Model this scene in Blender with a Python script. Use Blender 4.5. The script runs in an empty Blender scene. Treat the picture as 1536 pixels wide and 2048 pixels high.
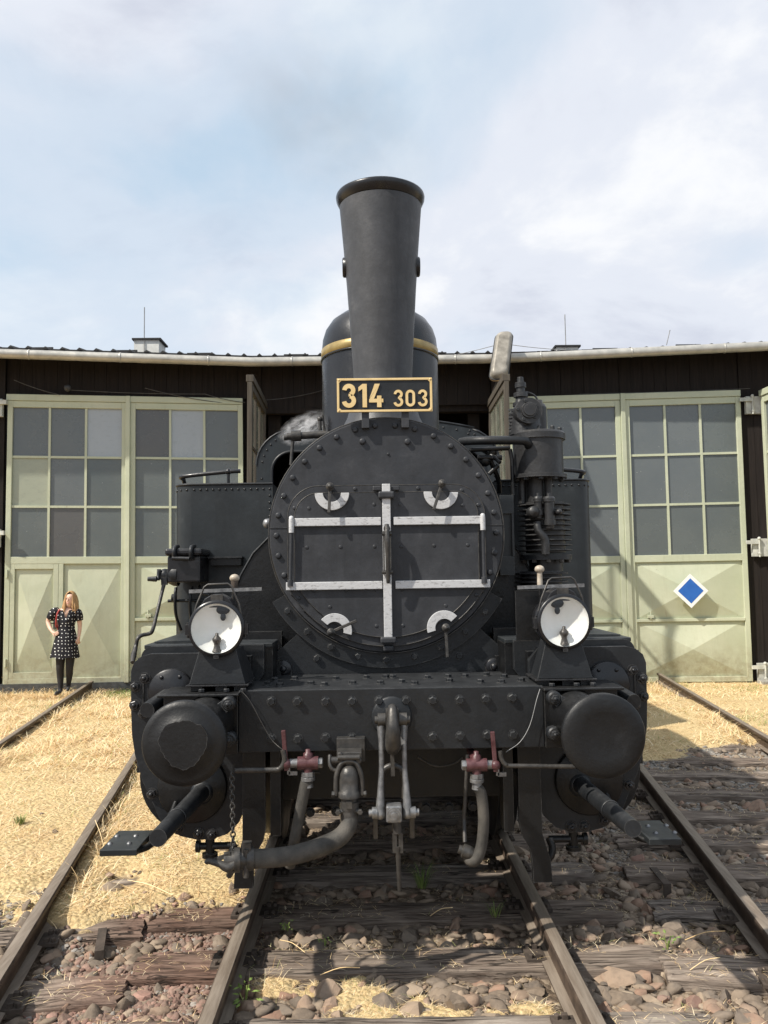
import bpy, math, random
import numpy as np
from mathutils import Vector, Matrix

rnd = random.Random(7)
R = math.radians
scene = bpy.context.scene
col = scene.collection

# ------------------------------------------------------------------ camera
cam_data = bpy.data.cameras.new('camera')
cam_data.sensor_fit = 'VERTICAL'
cam_data.sensor_height = 36.0
cam_data.lens = 36.0 * 1657.0 / 2048.0
cam_data.clip_start = 0.05
cam_data.clip_end = 2000
cam = bpy.data.objects.new('camera', cam_data)
col.objects.link(cam)
yaw, pitch, roll = R(0.941), R(4.256), R(0.834)
fwd = Vector((math.sin(yaw) * math.cos(pitch), math.cos(yaw) * math.cos(pitch), math.sin(pitch)))
rgt = Vector((math.cos(yaw), -math.sin(yaw), 0))
upv = rgt.cross(fwd)
r2 = rgt * math.cos(roll) - upv * math.sin(roll)
u2 = upv * math.cos(roll) + rgt * math.sin(roll)
cam.matrix_world = Matrix(((r2.x, u2.x, -fwd.x, -0.089), (r2.y, u2.y, -fwd.y, 0.0),
                           (r2.z, u2.z, -fwd.z, 1.7165), (0, 0, 0, 1)))
scene.camera = cam
scene.render.resolution_x, scene.render.resolution_y = 768, 1024

# ------------------------------------------------------------------ light and exposure
to_sun = Vector((-0.78, -0.44, 1.0)).normalized()
sun_data = bpy.data.lights.new('sun', 'SUN')
sun_data.energy = 4.3
sun_data.angle = R(0.9)
sun_data.color = (1.0, 0.94, 0.84)
sun = bpy.data.objects.new('sun', sun_data)
sun.rotation_euler = to_sun.to_track_quat('Z', 'Y').to_euler()
sun.location = (-8, -5, 14)
col.objects.link(sun)

scene.view_settings.view_transform = 'Standard'
scene.view_settings.look = 'None'
scene.view_settings.exposure = 0.42
scene.view_settings.gamma = 1.0
scene.view_settings.use_curve_mapping = False
if hasattr(scene, 'cycles'): scene.cycles.volume_bounces = 4

world = bpy.data.worlds.new('World')
scene.world = world
world.use_nodes = True
nt = world.node_tree
nt.nodes.clear()
def wn(t, **k):
    n = nt.nodes.new(t)
    for a, v in k.items():
        setattr(n, a, v)
    return n
def wmath(op, a, b=None, clamp=False):
    n = wn('ShaderNodeMath', operation=op, use_clamp=clamp)
    for i, v in enumerate((a, b)):
        if v is None: continue
        if isinstance(v, (int, float)): n.inputs[i].default_value = v
        else: nt.links.new(v, n.inputs[i])
    return n.outputs[0]
def wmix(f, a, b):
    n = wn('ShaderNodeMix', data_type='RGBA')
    for i, v in ((0, f), (6, a), (7, b)):
        if isinstance(v, (int, float)): n.inputs[i].default_value = v
        elif isinstance(v, tuple): n.inputs[i].default_value = v
        else: nt.links.new(v, n.inputs[i])
    return n.outputs[2]
def wramp(f, stops):
    n = wn('ShaderNodeValToRGB')
    cr = n.color_ramp
    cr.interpolation = 'EASE'
    while len(cr.elements) < len(stops): cr.elements.new(0.5)
    for e, (p, c) in zip(cr.elements, stops):
        e.position = p; e.color = c if len(c) == 4 else (*c, 1)
    nt.links.new(f, n.inputs[0])
    return n.outputs[0]
def wnoise(vec, scale, detail, rough, dist=0.0):
    n = wn('ShaderNodeTexNoise')
    n.inputs['Scale'].default_value = scale
    n.inputs['Detail'].default_value = detail
    n.inputs['Roughness'].default_value = rough
    n.inputs['Distortion'].default_value = dist
    nt.links.new(vec, n.inputs['Vector'])
    return n.outputs[0]
sky = wn('ShaderNodeTexSky', sky_type='NISHITA', sun_disc=False)
sky.sun_elevation = math.asin(to_sun.z)
sky.sun_rotation = math.atan2(to_sun.x, to_sun.y) % (2 * math.pi)
sky.air_density = 1.0; sky.dust_density = 1.5; sky.ozone_density = 1.0
tc = wn('ShaderNodeTexCoord')
sp = wn('ShaderNodeSeparateXYZ')
nt.links.new(tc.outputs['Generated'], sp.inputs[0])
den = wmath('ADD', wmath('MAXIMUM', sp.outputs[2], 0.0), 0.32)
cb = wn('ShaderNodeCombineXYZ')
nt.links.new(wmath('DIVIDE', sp.outputs[0], den), cb.inputs[0])
nt.links.new(wmath('DIVIDE', sp.outputs[1], den), cb.inputs[1])
cb.inputs[2].default_value = 18.2
big = wnoise(cb.outputs[0], 0.75, 3.0, 0.5, 0.1)
mid = wnoise(cb.outputs[0], 1.7, 8.0, 0.56, 0.25)
fine = wnoise(cb.outputs[0], 2.3, 9.0, 0.58, 0.3)
mask = wmath('ADD', wmath('MULTIPLY', big, 0.85), wmath('MULTIPLY', mid, 0.60))
cover = wramp(mask, [(0.56, (0, 0, 0)), (0.68, (0.5,) * 3), (0.81, (1, 1, 1))])
cloudc = wramp(fine, [(0.34, (4.9, 5.2, 6.0)), (0.49, (6.0, 6.3, 6.95)), (0.64, (7.3, 7.4, 7.6))])
hz = wmath('SUBTRACT', 1.0, wmath('MULTIPLY', sp.outputs[2], 2.2), True)
skyblue = wn('ShaderNodeVectorMath', operation='MULTIPLY')
nt.links.new(sky.outputs[0], skyblue.inputs[0])
skyblue.inputs[1].default_value = (1.0, 1.0, 1.0)
veil = wmix(0.72, skyblue.outputs[0], (4.9, 6.2, 7.35, 1))
veil2 = wmix(wmath('MULTIPLY', hz, 0.35), veil, (6.6, 7.1, 7.6, 1))
allc = wmix(cover, veil2, cloudc)
# below the horizon the world is just dull ground light
gnd = wmath('LESS_THAN', sp.outputs[2], -0.02)
allc = wmix(gnd, allc, (1.6, 1.4, 1.1, 1))
bg = wn('ShaderNodeBackground')
bg.inputs[1].default_value = 0.10
nt.links.new(allc, bg.inputs[0])
wo = wn('ShaderNodeOutputWorld')
nt.links.new(bg.outputs[0], wo.inputs[0])

# ------------------------------------------------------------------ materials
MATS = {}
class NB:
    def __init__(s, name):
        m = bpy.data.materials.new(name); m.use_nodes = True
        s.m, s.t = m, m.node_tree
        s.t.nodes.clear()
        s.out = s.n('ShaderNodeOutputMaterial')
        s.p = s.n('ShaderNodeBsdfPrincipled')
        s.t.links.new(s.p.outputs[0], s.out.inputs[0])
        MATS[name] = m
    def n(s, t, **k):
        n = s.t.nodes.new(t)
        for a, v in k.items(): setattr(n, a, v)
        return n
    def put(s, sock, v):
        if isinstance(v, bpy.types.NodeSocket): s.t.links.new(v, sock)
        elif isinstance(v, tuple) and len(v) == 3 and sock.type == 'RGBA': sock.default_value = (*v, 1)
        else: sock.default_value = v
    def coord(s, which='Object', scale=(1, 1, 1), loc=None):
        c = s.n('ShaderNodeTexCoord')
        mp = s.n('ShaderNodeMapping')
        mp.inputs['Scale'].default_value = scale
        src = c.outputs[which]
        if which == 'World':
            pass
        s.t.links.new(src, mp.inputs[0])
        return mp.outputs[0]
    def wpos(s, scale=(1, 1, 1)):
        g = s.n('ShaderNodeNewGeometry')
        mp = s.n('ShaderNodeMapping'); mp.inputs['Scale'].default_value = scale
        s.t.links.new(g.outputs['Position'], mp.inputs[0])
        return mp.outputs[0]
    def noise(s, vec, scale, detail=4, rough=0.55, dist=0.0):
        n = s.n('ShaderNodeTexNoise')
        n.inputs['Scale'].default_value = scale; n.inputs['Detail'].default_value = detail
        n.inputs['Roughness'].default_value = rough; n.inputs['Distortion'].default_value = dist
        s.t.links.new(vec, n.inputs['Vector'])
        return n.outputs[0]
    def vor(s, vec, scale, feature='F1', out='Distance'):
        n = s.n('ShaderNodeTexVoronoi', feature=feature)
        n.inputs['Scale'].default_value = scale
        s.t.links.new(vec, n.inputs['Vector'])
        return n.outputs[out]
    def ramp(s, f, stops, interp='LINEAR'):
        n = s.n('ShaderNodeValToRGB'); cr = n.color_ramp; cr.interpolation = interp
        while len(cr.elements) < len(stops): cr.elements.new(0.5)
        for e, (p, c) in zip(cr.elements, stops):
            e.position = p
            e.color = (c, c, c, 1) if isinstance(c, (int, float)) else (*c, 1)
        s.t.links.new(f, n.inputs[0])
        return n.outputs[0]
    def math(s, op, a, b=0.0, clamp=False):
        n = s.n('ShaderNodeMath', operation=op, use_clamp=clamp)
        s.put(n.inputs[0], a); s.put(n.inputs[1], b)
        return n.outputs[0]
    def mix(s, f, a, b, blend='MIX'):
        n = s.n('ShaderNodeMix', data_type='RGBA', blend_type=blend)
        s.put(n.inputs[0], f); s.put(n.inputs[6], a); s.put(n.inputs[7], b)
        return n.outputs[2]
    def bump(s, h, strength=0.3, dist=0.01, nrm=None):
        n = s.n('ShaderNodeBump')
        n.inputs['Strength'].default_value = strength; n.inputs['Distance'].default_value = dist
        s.t.links.new(h, n.inputs['Height'])
        if nrm is not None: s.t.links.new(nrm, n.inputs['Normal'])
        return n.outputs[0]
    def fin(s, color, rough=0.5, metal=0.0, normal=None, spec=0.5):
        s.put(s.p.inputs['Base Color'], color); s.put(s.p.inputs['Roughness'], rough)
        s.put(s.p.inputs['Metallic'], metal); s.put(s.p.inputs['Specular IOR Level'], spec)
        if normal is not None: s.t.links.new(normal, s.p.inputs['Normal'])
        return s.m

def loco_paint(name, c, dusty, rlo, rhi, spec=0.5, lump=0.12, dust=0.5):
    c = (c[0], c[1] * 1.02, c[2] * 1.10); dusty = (dusty[0], dusty[1] * 1.01, dusty[2] * 1.06)
    b = NB(name)
    w = b.wpos()
    n1 = b.noise(w, 3.0, 5, 0.6)
    streak = b.noise(b.wpos((7, 7, 0.7)), 1.0, 5, 0.65)
    grit = b.noise(w, 60, 3, 0.6)
    f = b.math('MULTIPLY', b.ramp(n1, [(0.35, 0.0), (0.75, 1.0)]), dust)
    f = b.math('MULTIPLY', f, b.ramp(streak, [(0.3, 0.35), (0.7, 1.0)]))
    g = b.n('ShaderNodeNewGeometry')
    sx = b.n('ShaderNodeSeparateXYZ'); b.t.links.new(g.outputs['Normal'], sx.inputs[0])
    upf = b.math('MULTIPLY', b.ramp(sx.outputs[2], [(0.55, 0.0), (0.95, 0.75)]), b.ramp(grit, [(0.35, 0.5), (0.65, 1.0)]))
    cc = b.mix(f, c, dusty)
    cc = b.mix(upf, cc, tuple(0.9 * t + 0.028 for t in dusty))
    cc = b.mix(b.ramp(b.noise(w, 38, 2, 0.5), [(0.74, 0.0), (0.80, 0.2)]), cc, (0.06, 0.057, 0.052))
    cc = b.mix(b.ramp(streak, [(0.52, 0.0), (0.66, 0.55)]), cc, tuple(0.45 * t for t in c))
    ro = b.ramp(b.math('ADD', b.math('MULTIPLY', n1, 0.5), b.math('ADD', b.math('MULTIPLY', grit, 0.25), b.math('MULTIPLY', streak, 0.25))), [(0.35, rlo - 0.08), (0.65, rhi - 0.05)])
    n5 = b.noise(w, 7.0, 6, 0.7)
    cc = b.mix(b.ramp(n5, [(0.40, 0.55), (0.62, 0.0)]), cc, tuple(0.5 * t for t in c))
    cc = b.mix(b.ramp(n5, [(0.60, 0.0), (0.80, 0.5)]), cc, tuple(1.5 * t + 0.008 for t in dusty))
    bv = b.n('ShaderNodeBevel', samples=4); bv.inputs['Radius'].default_value = 0.006
    dt = b.n('ShaderNodeVectorMath', operation='DOT_PRODUCT'); b.t.links.new(bv.outputs[0], dt.inputs[0]); b.t.links.new(g.outputs['Normal'], dt.inputs[1])
    wear_highlight = b.math('MULTIPLY', b.ramp(b.math('SUBTRACT', 1.0, dt.outputs['Value']), [(0.02, 0.0), (0.20, 1.0)]), b.ramp(b.noise(w, 30, 4, 0.65), [(0.35, 0.1), (0.62, 0.8)]))  # worn edges, with edge highlights painted into the paler colour
    cc = b.mix(wear_highlight, cc, (0.125, 0.122, 0.118))
    h = b.math('ADD', b.noise(w, 22, 5, 0.65), b.math('MULTIPLY', grit, 0.45))
    return b.fin(cc, ro, 0.0, b.bump(h, lump * 1.25, 0.013), spec)

loco_paint('black_paint', (0.0132, 0.0148, 0.0162), (0.026, 0.027, 0.0275), 0.42, 0.62, 0.42)
loco_paint('smokebox_paint', (0.036, 0.0375, 0.040), (0.058, 0.058, 0.059), 0.42, 0.70, 0.35, 0.09)
loco_paint('tank_paint', (0.0195, 0.0235, 0.0245), (0.033, 0.036, 0.036), 0.38, 0.55, 0.42, 0.06)
loco_paint('pump_iron', (0.024, 0.0235, 0.023), (0.050, 0.047, 0.043), 0.38, 0.58, 0.5, 0.2)
loco_paint('gloss_black', (0.010, 0.010, 0.0115), (0.022, 0.022, 0.0215), 0.28, 0.48, 0.5, 0.05, 0.35)
loco_paint('oily_black', (0.0045, 0.0047, 0.0050), (0.012, 0.0116, 0.011), 0.36, 0.58, 0.45, 0.13)
loco_paint('chimney_paint', (0.060, 0.0605, 0.0615), (0.088, 0.086, 0.082), 0.48, 0.62, 0.4, 0.09)
loco_paint('buffer_face', (0.0070, 0.0071, 0.0074), (0.0155, 0.0155, 0.0155), 0.42, 0.68, 0.4, 0.13)

def simple(name, c1, c2, scale, rough, metal=0.0, bump=0.1, bdist=0.005, spec=0.5, vec=(1, 1, 1), bscale=None, world=True):
    b = NB(name)
    v = b.wpos(vec) if world else b.coord('Object', vec)
    n1 = b.noise(v, scale, 6, 0.6)
    cc = b.mix(b.ramp(n1, [(0.32, 0.0), (0.68, 1.0)]), c1, c2)
    h = b.noise(v, bscale or scale * 4, 4, 0.6)
    ro = b.ramp(n1, [(0.3, rough * 0.85), (0.7, min(1, rough * 1.15))])
    return b.fin(cc, ro, metal, b.bump(h, bump, bdist), spec)

b = NB('silver_paint')            # aluminium paint, chipped and streaked
v = b.wpos((18, 18, 40)); n1 = b.noise(v, 2.0, 6, 0.7); n2 = b.noise(b.wpos((8, 8, 90)), 2, 4, 0.7)
cc = b.mix(b.ramp(n1, [(0.30, 0.0), (0.46, 1.0)]), (0.20, 0.19, 0.185), (0.55, 0.55, 0.555))
cc = b.mix(b.ramp(n2, [(0.60, 0.0), (0.72, 0.7)]), cc, (0.30, 0.29, 0.28))
b.fin(cc, 0.5, 0.15, b.bump(n1, 0.25, 0.004))
simple('worn_steel', (0.15, 0.15, 0.153), (0.31, 0.31, 0.31), 30, 0.42, 0.65, 0.2)
simple('dark_steel', (0.040, 0.039, 0.038), (0.095, 0.088, 0.080), 24, 0.42, 0.4, 0.25)
simple('brass', (0.66, 0.47, 0.20), (0.76, 0.58, 0.30), 12, 0.42, 0.0, 0.08)
simple('brass_band', (0.26, 0.185, 0.07), (0.40, 0.30, 0.12), 14, 0.38, 0.35, 0.06)
simple('ivory_knob', (0.26, 0.20, 0.14), (0.52, 0.46, 0.38), 26, 0.45, 0.0, 0.1)
simple('red_paint', (0.055, 0.015, 0.017), (0.115, 0.050, 0.054), 34, 0.42, 0.0, 0.25)
simple('hose_rubber', (0.032, 0.031, 0.029), (0.105, 0.095, 0.082), 11, 0.66, 0.0, 0.6, 0.004, 0.3, bscale=160)
simple('reflector', (0.80, 0.81, 0.76), (0.90, 0.90, 0.87), 9, 0.35, 0.0, 0.02)
simple('lamp_metal', (0.15, 0.135, 0.11), (0.38, 0.35, 0.30), 5, 0.5, 0.2, 0.05)
simple('lamp_shell', (0.52, 0.36, 0.22), (0.60, 0.48, 0.34), 6, 0.5, 0.0, 0.05)
simple('zinc', (0.36, 0.35, 0.32), (0.52, 0.50, 0.45), 6, 0.38, 0.35, 0.08)
simple('roof_felt', (0.014, 0.014, 0.016), (0.03, 0.03, 0.03), 7, 0.8, 0.0, 0.2)
simple('white_render', (0.56, 0.56, 0.53), (0.70, 0.70, 0.67), 7, 0.85, 0.0, 0.15)
simple('white_hinge', (0.42, 0.42, 0.38), (0.66, 0.66, 0.60), 9, 0.6, 0.0, 0.15)
simple('concrete', (0.20, 0.19, 0.17), (0.34, 0.33, 0.30), 9, 0.9, 0.0, 0.3)
simple('bitumen', (0.035, 0.038, 0.040), (0.085, 0.090, 0.092), 14, 0.65, 0.0, 0.3)
simple('cable_black', (0.02, 0.02, 0.02), (0.06, 0.06, 0.06), 9, 0.6)
simple('wall_wire', (0.05, 0.048, 0.045), (0.10, 0.095, 0.09), 9, 0.6)
simple('wire_grey', (0.20, 0.20, 0.20), (0.34, 0.34, 0.34), 9, 0.6)
simple('interior', (0.012, 0.011, 0.010), (0.03, 0.027, 0.024), 3, 0.9)
simple('white_enamel', (0.80, 0.81, 0.82), (0.88, 0.88, 0.88), 4, 0.3, 0.0, 0.0)
simple('blue_enamel', (0.020, 0.115, 0.44), (0.030, 0.150, 0.52), 5, 0.25, 0.0, 0.0)

# shed joinery
b = NB('door_paint')
w = b.wpos(); n1 = b.noise(w, 1.4, 6, 0.6); n2 = b.noise(b.wpos((14, 14, 1.0)), 1.0, 5, 0.65); n3 = b.noise(w, 45, 3, 0.6)
cc = b.mix(b.ramp(n1, [(0.35, 0.0), (0.7, 1.0)]), (0.465, 0.495, 0.360), (0.535, 0.553, 0.420))
cc = b.mix(b.ramp(n2, [(0.55, 0.0), (0.8, 0.35)]), cc, (0.34, 0.34, 0.22))
cc = b.mix(b.ramp(n3, [(0.72, 0.0), (0.76, 0.6)]), cc, (0.30, 0.24, 0.15))
wz = b.n('ShaderNodeSeparateXYZ'); b.t.links.new(w, wz.inputs[0])
splash = b.math('MULTIPLY', b.ramp(b.math('ADD', b.math('MULTIPLY', wz.outputs[2], 0.9), b.math('MULTIPLY', n1, 0.5)), [(0.25, 0.75), (0.75, 0.0)]), b.ramp(b.noise(w, 9, 6, 0.7), [(0.35, 0.1), (0.65, 1.0)]))
cc = b.mix(splash, cc, (0.27, 0.23, 0.15))
run = b.ramp(b.noise(b.wpos((10, 10, 0.45)), 1.0, 6, 0.7), [(0.62, 0.0), (0.74, 0.4)])
cc = b.mix(run, cc, (0.33, 0.25, 0.15))
peel = b.ramp(b.noise(w, 17, 6, 0.7), [(0.69, 0.0), (0.70, 0.8)])
cc = b.mix(peel, cc, (0.20, 0.16, 0.11))
b.fin(cc, b.ramp(n1, [(0.3, 0.4), (0.7, 0.65)]), 0.0, b.bump(b.math('ADD', b.noise(w, 3.5, 4, 0.6), b.math('MULTIPLY', peel, -0.15)), 0.28, 0.03), 0.4)
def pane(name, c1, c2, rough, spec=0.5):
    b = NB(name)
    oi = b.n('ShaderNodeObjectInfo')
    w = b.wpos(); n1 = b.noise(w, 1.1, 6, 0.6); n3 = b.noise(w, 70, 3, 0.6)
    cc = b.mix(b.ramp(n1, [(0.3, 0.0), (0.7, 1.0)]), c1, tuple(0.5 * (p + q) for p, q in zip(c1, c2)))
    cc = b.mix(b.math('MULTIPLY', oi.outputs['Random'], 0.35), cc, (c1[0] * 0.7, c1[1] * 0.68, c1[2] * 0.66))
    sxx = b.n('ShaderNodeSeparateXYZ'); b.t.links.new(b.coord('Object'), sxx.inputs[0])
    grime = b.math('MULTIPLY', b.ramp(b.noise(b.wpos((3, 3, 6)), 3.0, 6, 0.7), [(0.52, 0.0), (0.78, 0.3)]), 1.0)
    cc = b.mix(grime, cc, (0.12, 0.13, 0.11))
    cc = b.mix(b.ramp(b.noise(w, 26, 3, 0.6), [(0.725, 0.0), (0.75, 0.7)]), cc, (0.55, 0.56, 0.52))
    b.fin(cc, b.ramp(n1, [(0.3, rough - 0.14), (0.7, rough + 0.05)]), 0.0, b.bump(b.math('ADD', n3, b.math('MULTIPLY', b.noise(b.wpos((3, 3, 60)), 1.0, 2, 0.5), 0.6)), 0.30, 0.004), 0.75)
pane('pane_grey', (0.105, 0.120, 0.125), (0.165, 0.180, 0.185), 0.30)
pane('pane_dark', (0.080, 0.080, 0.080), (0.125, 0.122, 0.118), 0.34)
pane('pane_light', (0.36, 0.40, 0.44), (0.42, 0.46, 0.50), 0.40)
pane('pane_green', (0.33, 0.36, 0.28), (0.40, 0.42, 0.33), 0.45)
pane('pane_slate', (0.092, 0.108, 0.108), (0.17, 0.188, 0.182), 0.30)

b = NB('dark_timber')
oi = b.n('ShaderNodeObjectInfo')
gr = b.noise(b.wpos((26, 26, 1.4)), 1.0, 6, 0.65)
cc = b.mix(b.ramp(gr, [(0.3, 0.0), (0.7, 1.0)]), (0.009, 0.0072, 0.0065), (0.026, 0.020, 0.017))
cc = b.mix(b.math('MULTIPLY', oi.outputs['Random'], 0.5), cc, (0.018, 0.013, 0.011))
b.fin(cc, 0.8, 0.0, b.bump(gr, 0.4, 0.01), 0.25)

b = NB('sleeper_wood')
oi = b.n('ShaderNodeObjectInfo')
v = b.coord('Object', (1.6, 24, 24)); gr = b.noise(v, 1.6, 8, 0.68, 0.3)
big = b.noise(b.coord('Object', (2, 5, 5)), 1.5, 5, 0.6)
cc = b.ramp(gr, [(0.30, (0.045, 0.035, 0.029)), (0.44, (0.21, 0.180, 0.152)), (0.68, (0.40, 0.355, 0.305))])
cc = b.mix(b.ramp(big, [(0.4, 0.0), (0.75, 0.55)]), cc, (0.10, 0.070, 0.058))
tint = b.ramp(oi.outputs['Random'], [(0.0, (0.85, 0.84, 0.84)), (0.5, (1.05, 0.98, 0.93)), (1.0, (0.72, 0.66, 0.62))])
cc = b.mix(1.0, cc, tint, 'MULTIPLY')
# brake-dust red soaked into the wood left of the locomotive's rail
w = b.wpos(); wx = b.n('ShaderNodeSeparateXYZ'); b.t.links.new(w, wx.inputs[0])
red = b.math('MULTIPLY', b.ramp(b.math('ADD', wx.outputs[0], 2.0), [(0.35, 0.0), (0.62, 1.0)]), b.math('LESS_THAN', wx.outputs[0], -0.70))
red = b.math('MULTIPLY', b.math('MULTIPLY', red, b.math('LESS_THAN', wx.outputs[1], 5.1)), b.ramp(b.noise(w, 2.2, 4, 0.6), [(0.3, 0.45), (0.65, 1.0)]))
cc = b.mix(red, cc, b.mix(1.0, cc, (0.88, 0.68, 0.63), 'MULTIPLY'))
ck = b.noise(b.coord('Object', (0.9, 30, 30)), 1.3, 3, 0.55, 0.6)
crack = b.ramp(ck, [(0.475, 0.0), (0.495, 1.0), (0.505, 1.0), (0.525, 0.0)])
crack = b.math('MULTIPLY', crack, b.ramp(b.noise(b.coord('Object', (2, 6, 6)), 1.2, 3, 0.5), [(0.42, 0.0), (0.55, 1.0)]))
cc = b.mix(b.math('MULTIPLY', crack, 0.85), cc, (0.022, 0.018, 0.015))
b.fin(cc, 0.88, 0.0, b.bump(b.math('SUBTRACT', gr, b.math('MULTIPLY', crack, 0.8)), 0.9, 0.014), 0.25)
b = NB('rail_steel')
g = b.n('ShaderNodeNewGeometry'); sx = b.n('ShaderNodeSeparateXYZ'); b.t.links.new(g.outputs['Normal'], sx.inputs[0])
w = b.wpos(); n1 = b.noise(w, 9, 6, 0.65)
side = b.mix(b.ramp(n1, [(0.35, 0.0), (0.65, 1.0)]), (0.050, 0.036, 0.028), (0.115, 0.082, 0.060))
top = b.mix(b.ramp(b.noise(b.wpos((40, 3, 1)), 1.0, 6, 0.7), [(0.35, 0.0), (0.65, 1.0)]), (0.185, 0.145, 0.110), (0.30, 0.25, 0.20))
cc = b.mix(b.ramp(sx.outputs[2], [(0.75, 0.0), (0.95, 1.0)]), side, top)
b.fin(cc, 0.6, 0.25, b.bump(n1, 0.3, 0.004), 0.4)
b = NB('rusty_steel')
w = b.wpos(); n1 = b.noise(w, 12, 6, 0.65)
b.fin(b.mix(b.ramp(n1, [(0.35, 0.0), (0.65, 1.0)]), (0.10, 0.050, 0.030), (0.20, 0.105, 0.062)), 0.75, 0.1, b.bump(n1, 0.3, 0.004), 0.3)

def stone_mat(name, stops, island):
    b = NB(name)
    if island: rn = b.n('ShaderNodeNewGeometry').outputs['Random Per Island']
    else: rn = b.n('ShaderNodeObjectInfo').outputs['Random']
    w = b.wpos(); n1 = b.noise(w, 40, 5, 0.65)
    cc = b.ramp(rn, stops)
    cc = b.mix(b.ramp(n1, [(0.3, 0.0), (0.75, 0.6)]), cc, (0.29, 0.225, 0.165))
    cc = b.mix(b.ramp(b.noise(w, 14, 4, 0.6), [(0.5, 0.0), (0.75, 0.6)]), cc, (0.105, 0.083, 0.066))
    b.fin(cc, 0.88, 0.0, b.bump(n1, 0.5, 0.01), 0.3)
ST = [(0.0, (0.095, 0.080, 0.068)), (0.25, (0.23, 0.185, 0.145)), (0.45, (0.14, 0.108, 0.082)), (0.68, (0.33, 0.255, 0.185)), (0.85, (0.29, 0.165, 0.115)), (1.0, (0.40, 0.325, 0.24))]
SP = [(0.0, (0.17, 0.165, 0.155)), (0.4, (0.27, 0.26, 0.245)), (0.75, (0.36, 0.345, 0.32)), (1.0, (0.30, 0.26, 0.22))]
stone_mat('pale_gravel', SP, True)
SR = [(0.0, (0.12, 0.074, 0.062)), (0.35, (0.25, 0.135, 0.108)), (0.7, (0.19, 0.135, 0.112)), (1.0, (0.40, 0.225, 0.18))]
stone_mat('stone', ST, False); stone_mat('gravel', ST, True)
stone_mat('red_stone', SR, False); stone_mat('red_gravel', SR, True)

b = NB('straw')
rn = b.n('ShaderNodeNewGeometry').outputs['Random Per Island']
cc = b.ramp(rn, [(0.0, (0.44, 0.27, 0.12)), (0.2, (0.78, 0.55, 0.28)), (0.6, (0.93, 0.73, 0.43)), (0.90, (0.96, 0.84, 0.60)), (0.94, (0.30, 0.33, 0.10)), (1.0, (0.36, 0.38, 0.14))])
pt = b.noise(b.wpos(), 1.1, 5, 0.62); cc = b.mix(b.ramp(pt, [(0.50, 0.0), (0.66, 0.5)]), cc, (0.62, 0.40, 0.20))
cc = b.mix(b.ramp(b.noise(b.wpos(), 2.3, 4, 0.6), [(0.62, 0.0), (0.74, 0.35)]), cc, (0.42, 0.40, 0.18))
b.fin(cc, 0.7, 0.0, None, 0.25)
b = NB('green_leaf')
rn = b.n('ShaderNodeNewGeometry').outputs['Random Per Island']
cc = b.ramp(rn, [(0.0, (0.09, 0.15, 0.030)), (0.5, (0.16, 0.24, 0.05)), (1.0, (0.28, 0.33, 0.10))])
b.fin(cc, 0.55, 0.0, None, 0.4)

b = NB('soil')
at = b.n('ShaderNodeAttribute', attribute_name='straw_cover')
ar = b.n('ShaderNodeAttribute', attribute_name='red_cover')
w = b.wpos(); n1 = b.noise(w, 6, 8, 0.7); n2 = b.noise(w, 50, 5, 0.7); n3 = b.noise(w, 1.3, 4, 0.6)
strawc = b.ramp(n2, [(0.25, (0.30, 0.21, 0.11)), (0.5, (0.58, 0.44, 0.23)), (0.75, (0.78, 0.63, 0.38))])
strawc = b.mix(b.ramp(n3, [(0.5, 0.0), (0.68, 0.5)]), strawc, (0.50, 0.32, 0.17))
pv = b.vor(w, 34, 'F1', 'Color')
pd = b.vor(w, 34, 'F1', 'Distance')
psx = b.n('ShaderNodeSeparateXYZ'); b.t.links.new(pv, psx.inputs[0])
grav = b.ramp(psx.outputs[0], [(0.0, (0.11, 0.082, 0.060)), (0.5, (0.19, 0.145, 0.105)), (0.8, (0.29, 0.23, 0.17)), (1.0, (0.40, 0.33, 0.25))])
redg = b.ramp(psx.outputs[0], [(0.0, (0.11, 0.065, 0.055)), (0.5, (0.19, 0.115, 0.095)), (1.0, (0.31, 0.20, 0.17))])
grav = b.mix(ar.outputs['Fac'], grav, redg)
grav = b.mix(b.ramp(n1, [(0.45, 0.0), (0.7, 0.6)]), grav, (0.165, 0.115, 0.078))
wxx = b.n('ShaderNodeSeparateXYZ'); b.t.links.new(w, wxx.inputs[0])
rightg = b.math('MULTIPLY', b.ramp(b.math('SUBTRACT', wxx.outputs[0], 1.2), [(0.0, 0.0), (0.6, 1.0)]), b.ramp(b.math('MULTIPLY', wxx.outputs[1], 0.1), [(0.46, 0.0), (0.60, 0.75)]))
grav = b.mix(rightg, grav, b.ramp(psx.outputs[0], [(0.0, (0.15, 0.145, 0.135)), (1.0, (0.34, 0.325, 0.30))]))
mk = b.ramp(b.math('ADD', at.outputs['Fac'], b.math('MULTIPLY', b.math('SUBTRACT', n1, 0.5), 0.7)), [(0.42, 0.0), (0.58, 1.0)])
cc = b.mix(mk, grav, strawc)
hh = b.math('SUBTRACT', b.math('MULTIPLY', n2, 0.6), b.math('MULTIPLY', pd, 0.8))
b.fin(cc, 0.95, 0.0, b.bump(hh, 0.9, 0.02), 0.15)

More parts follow.
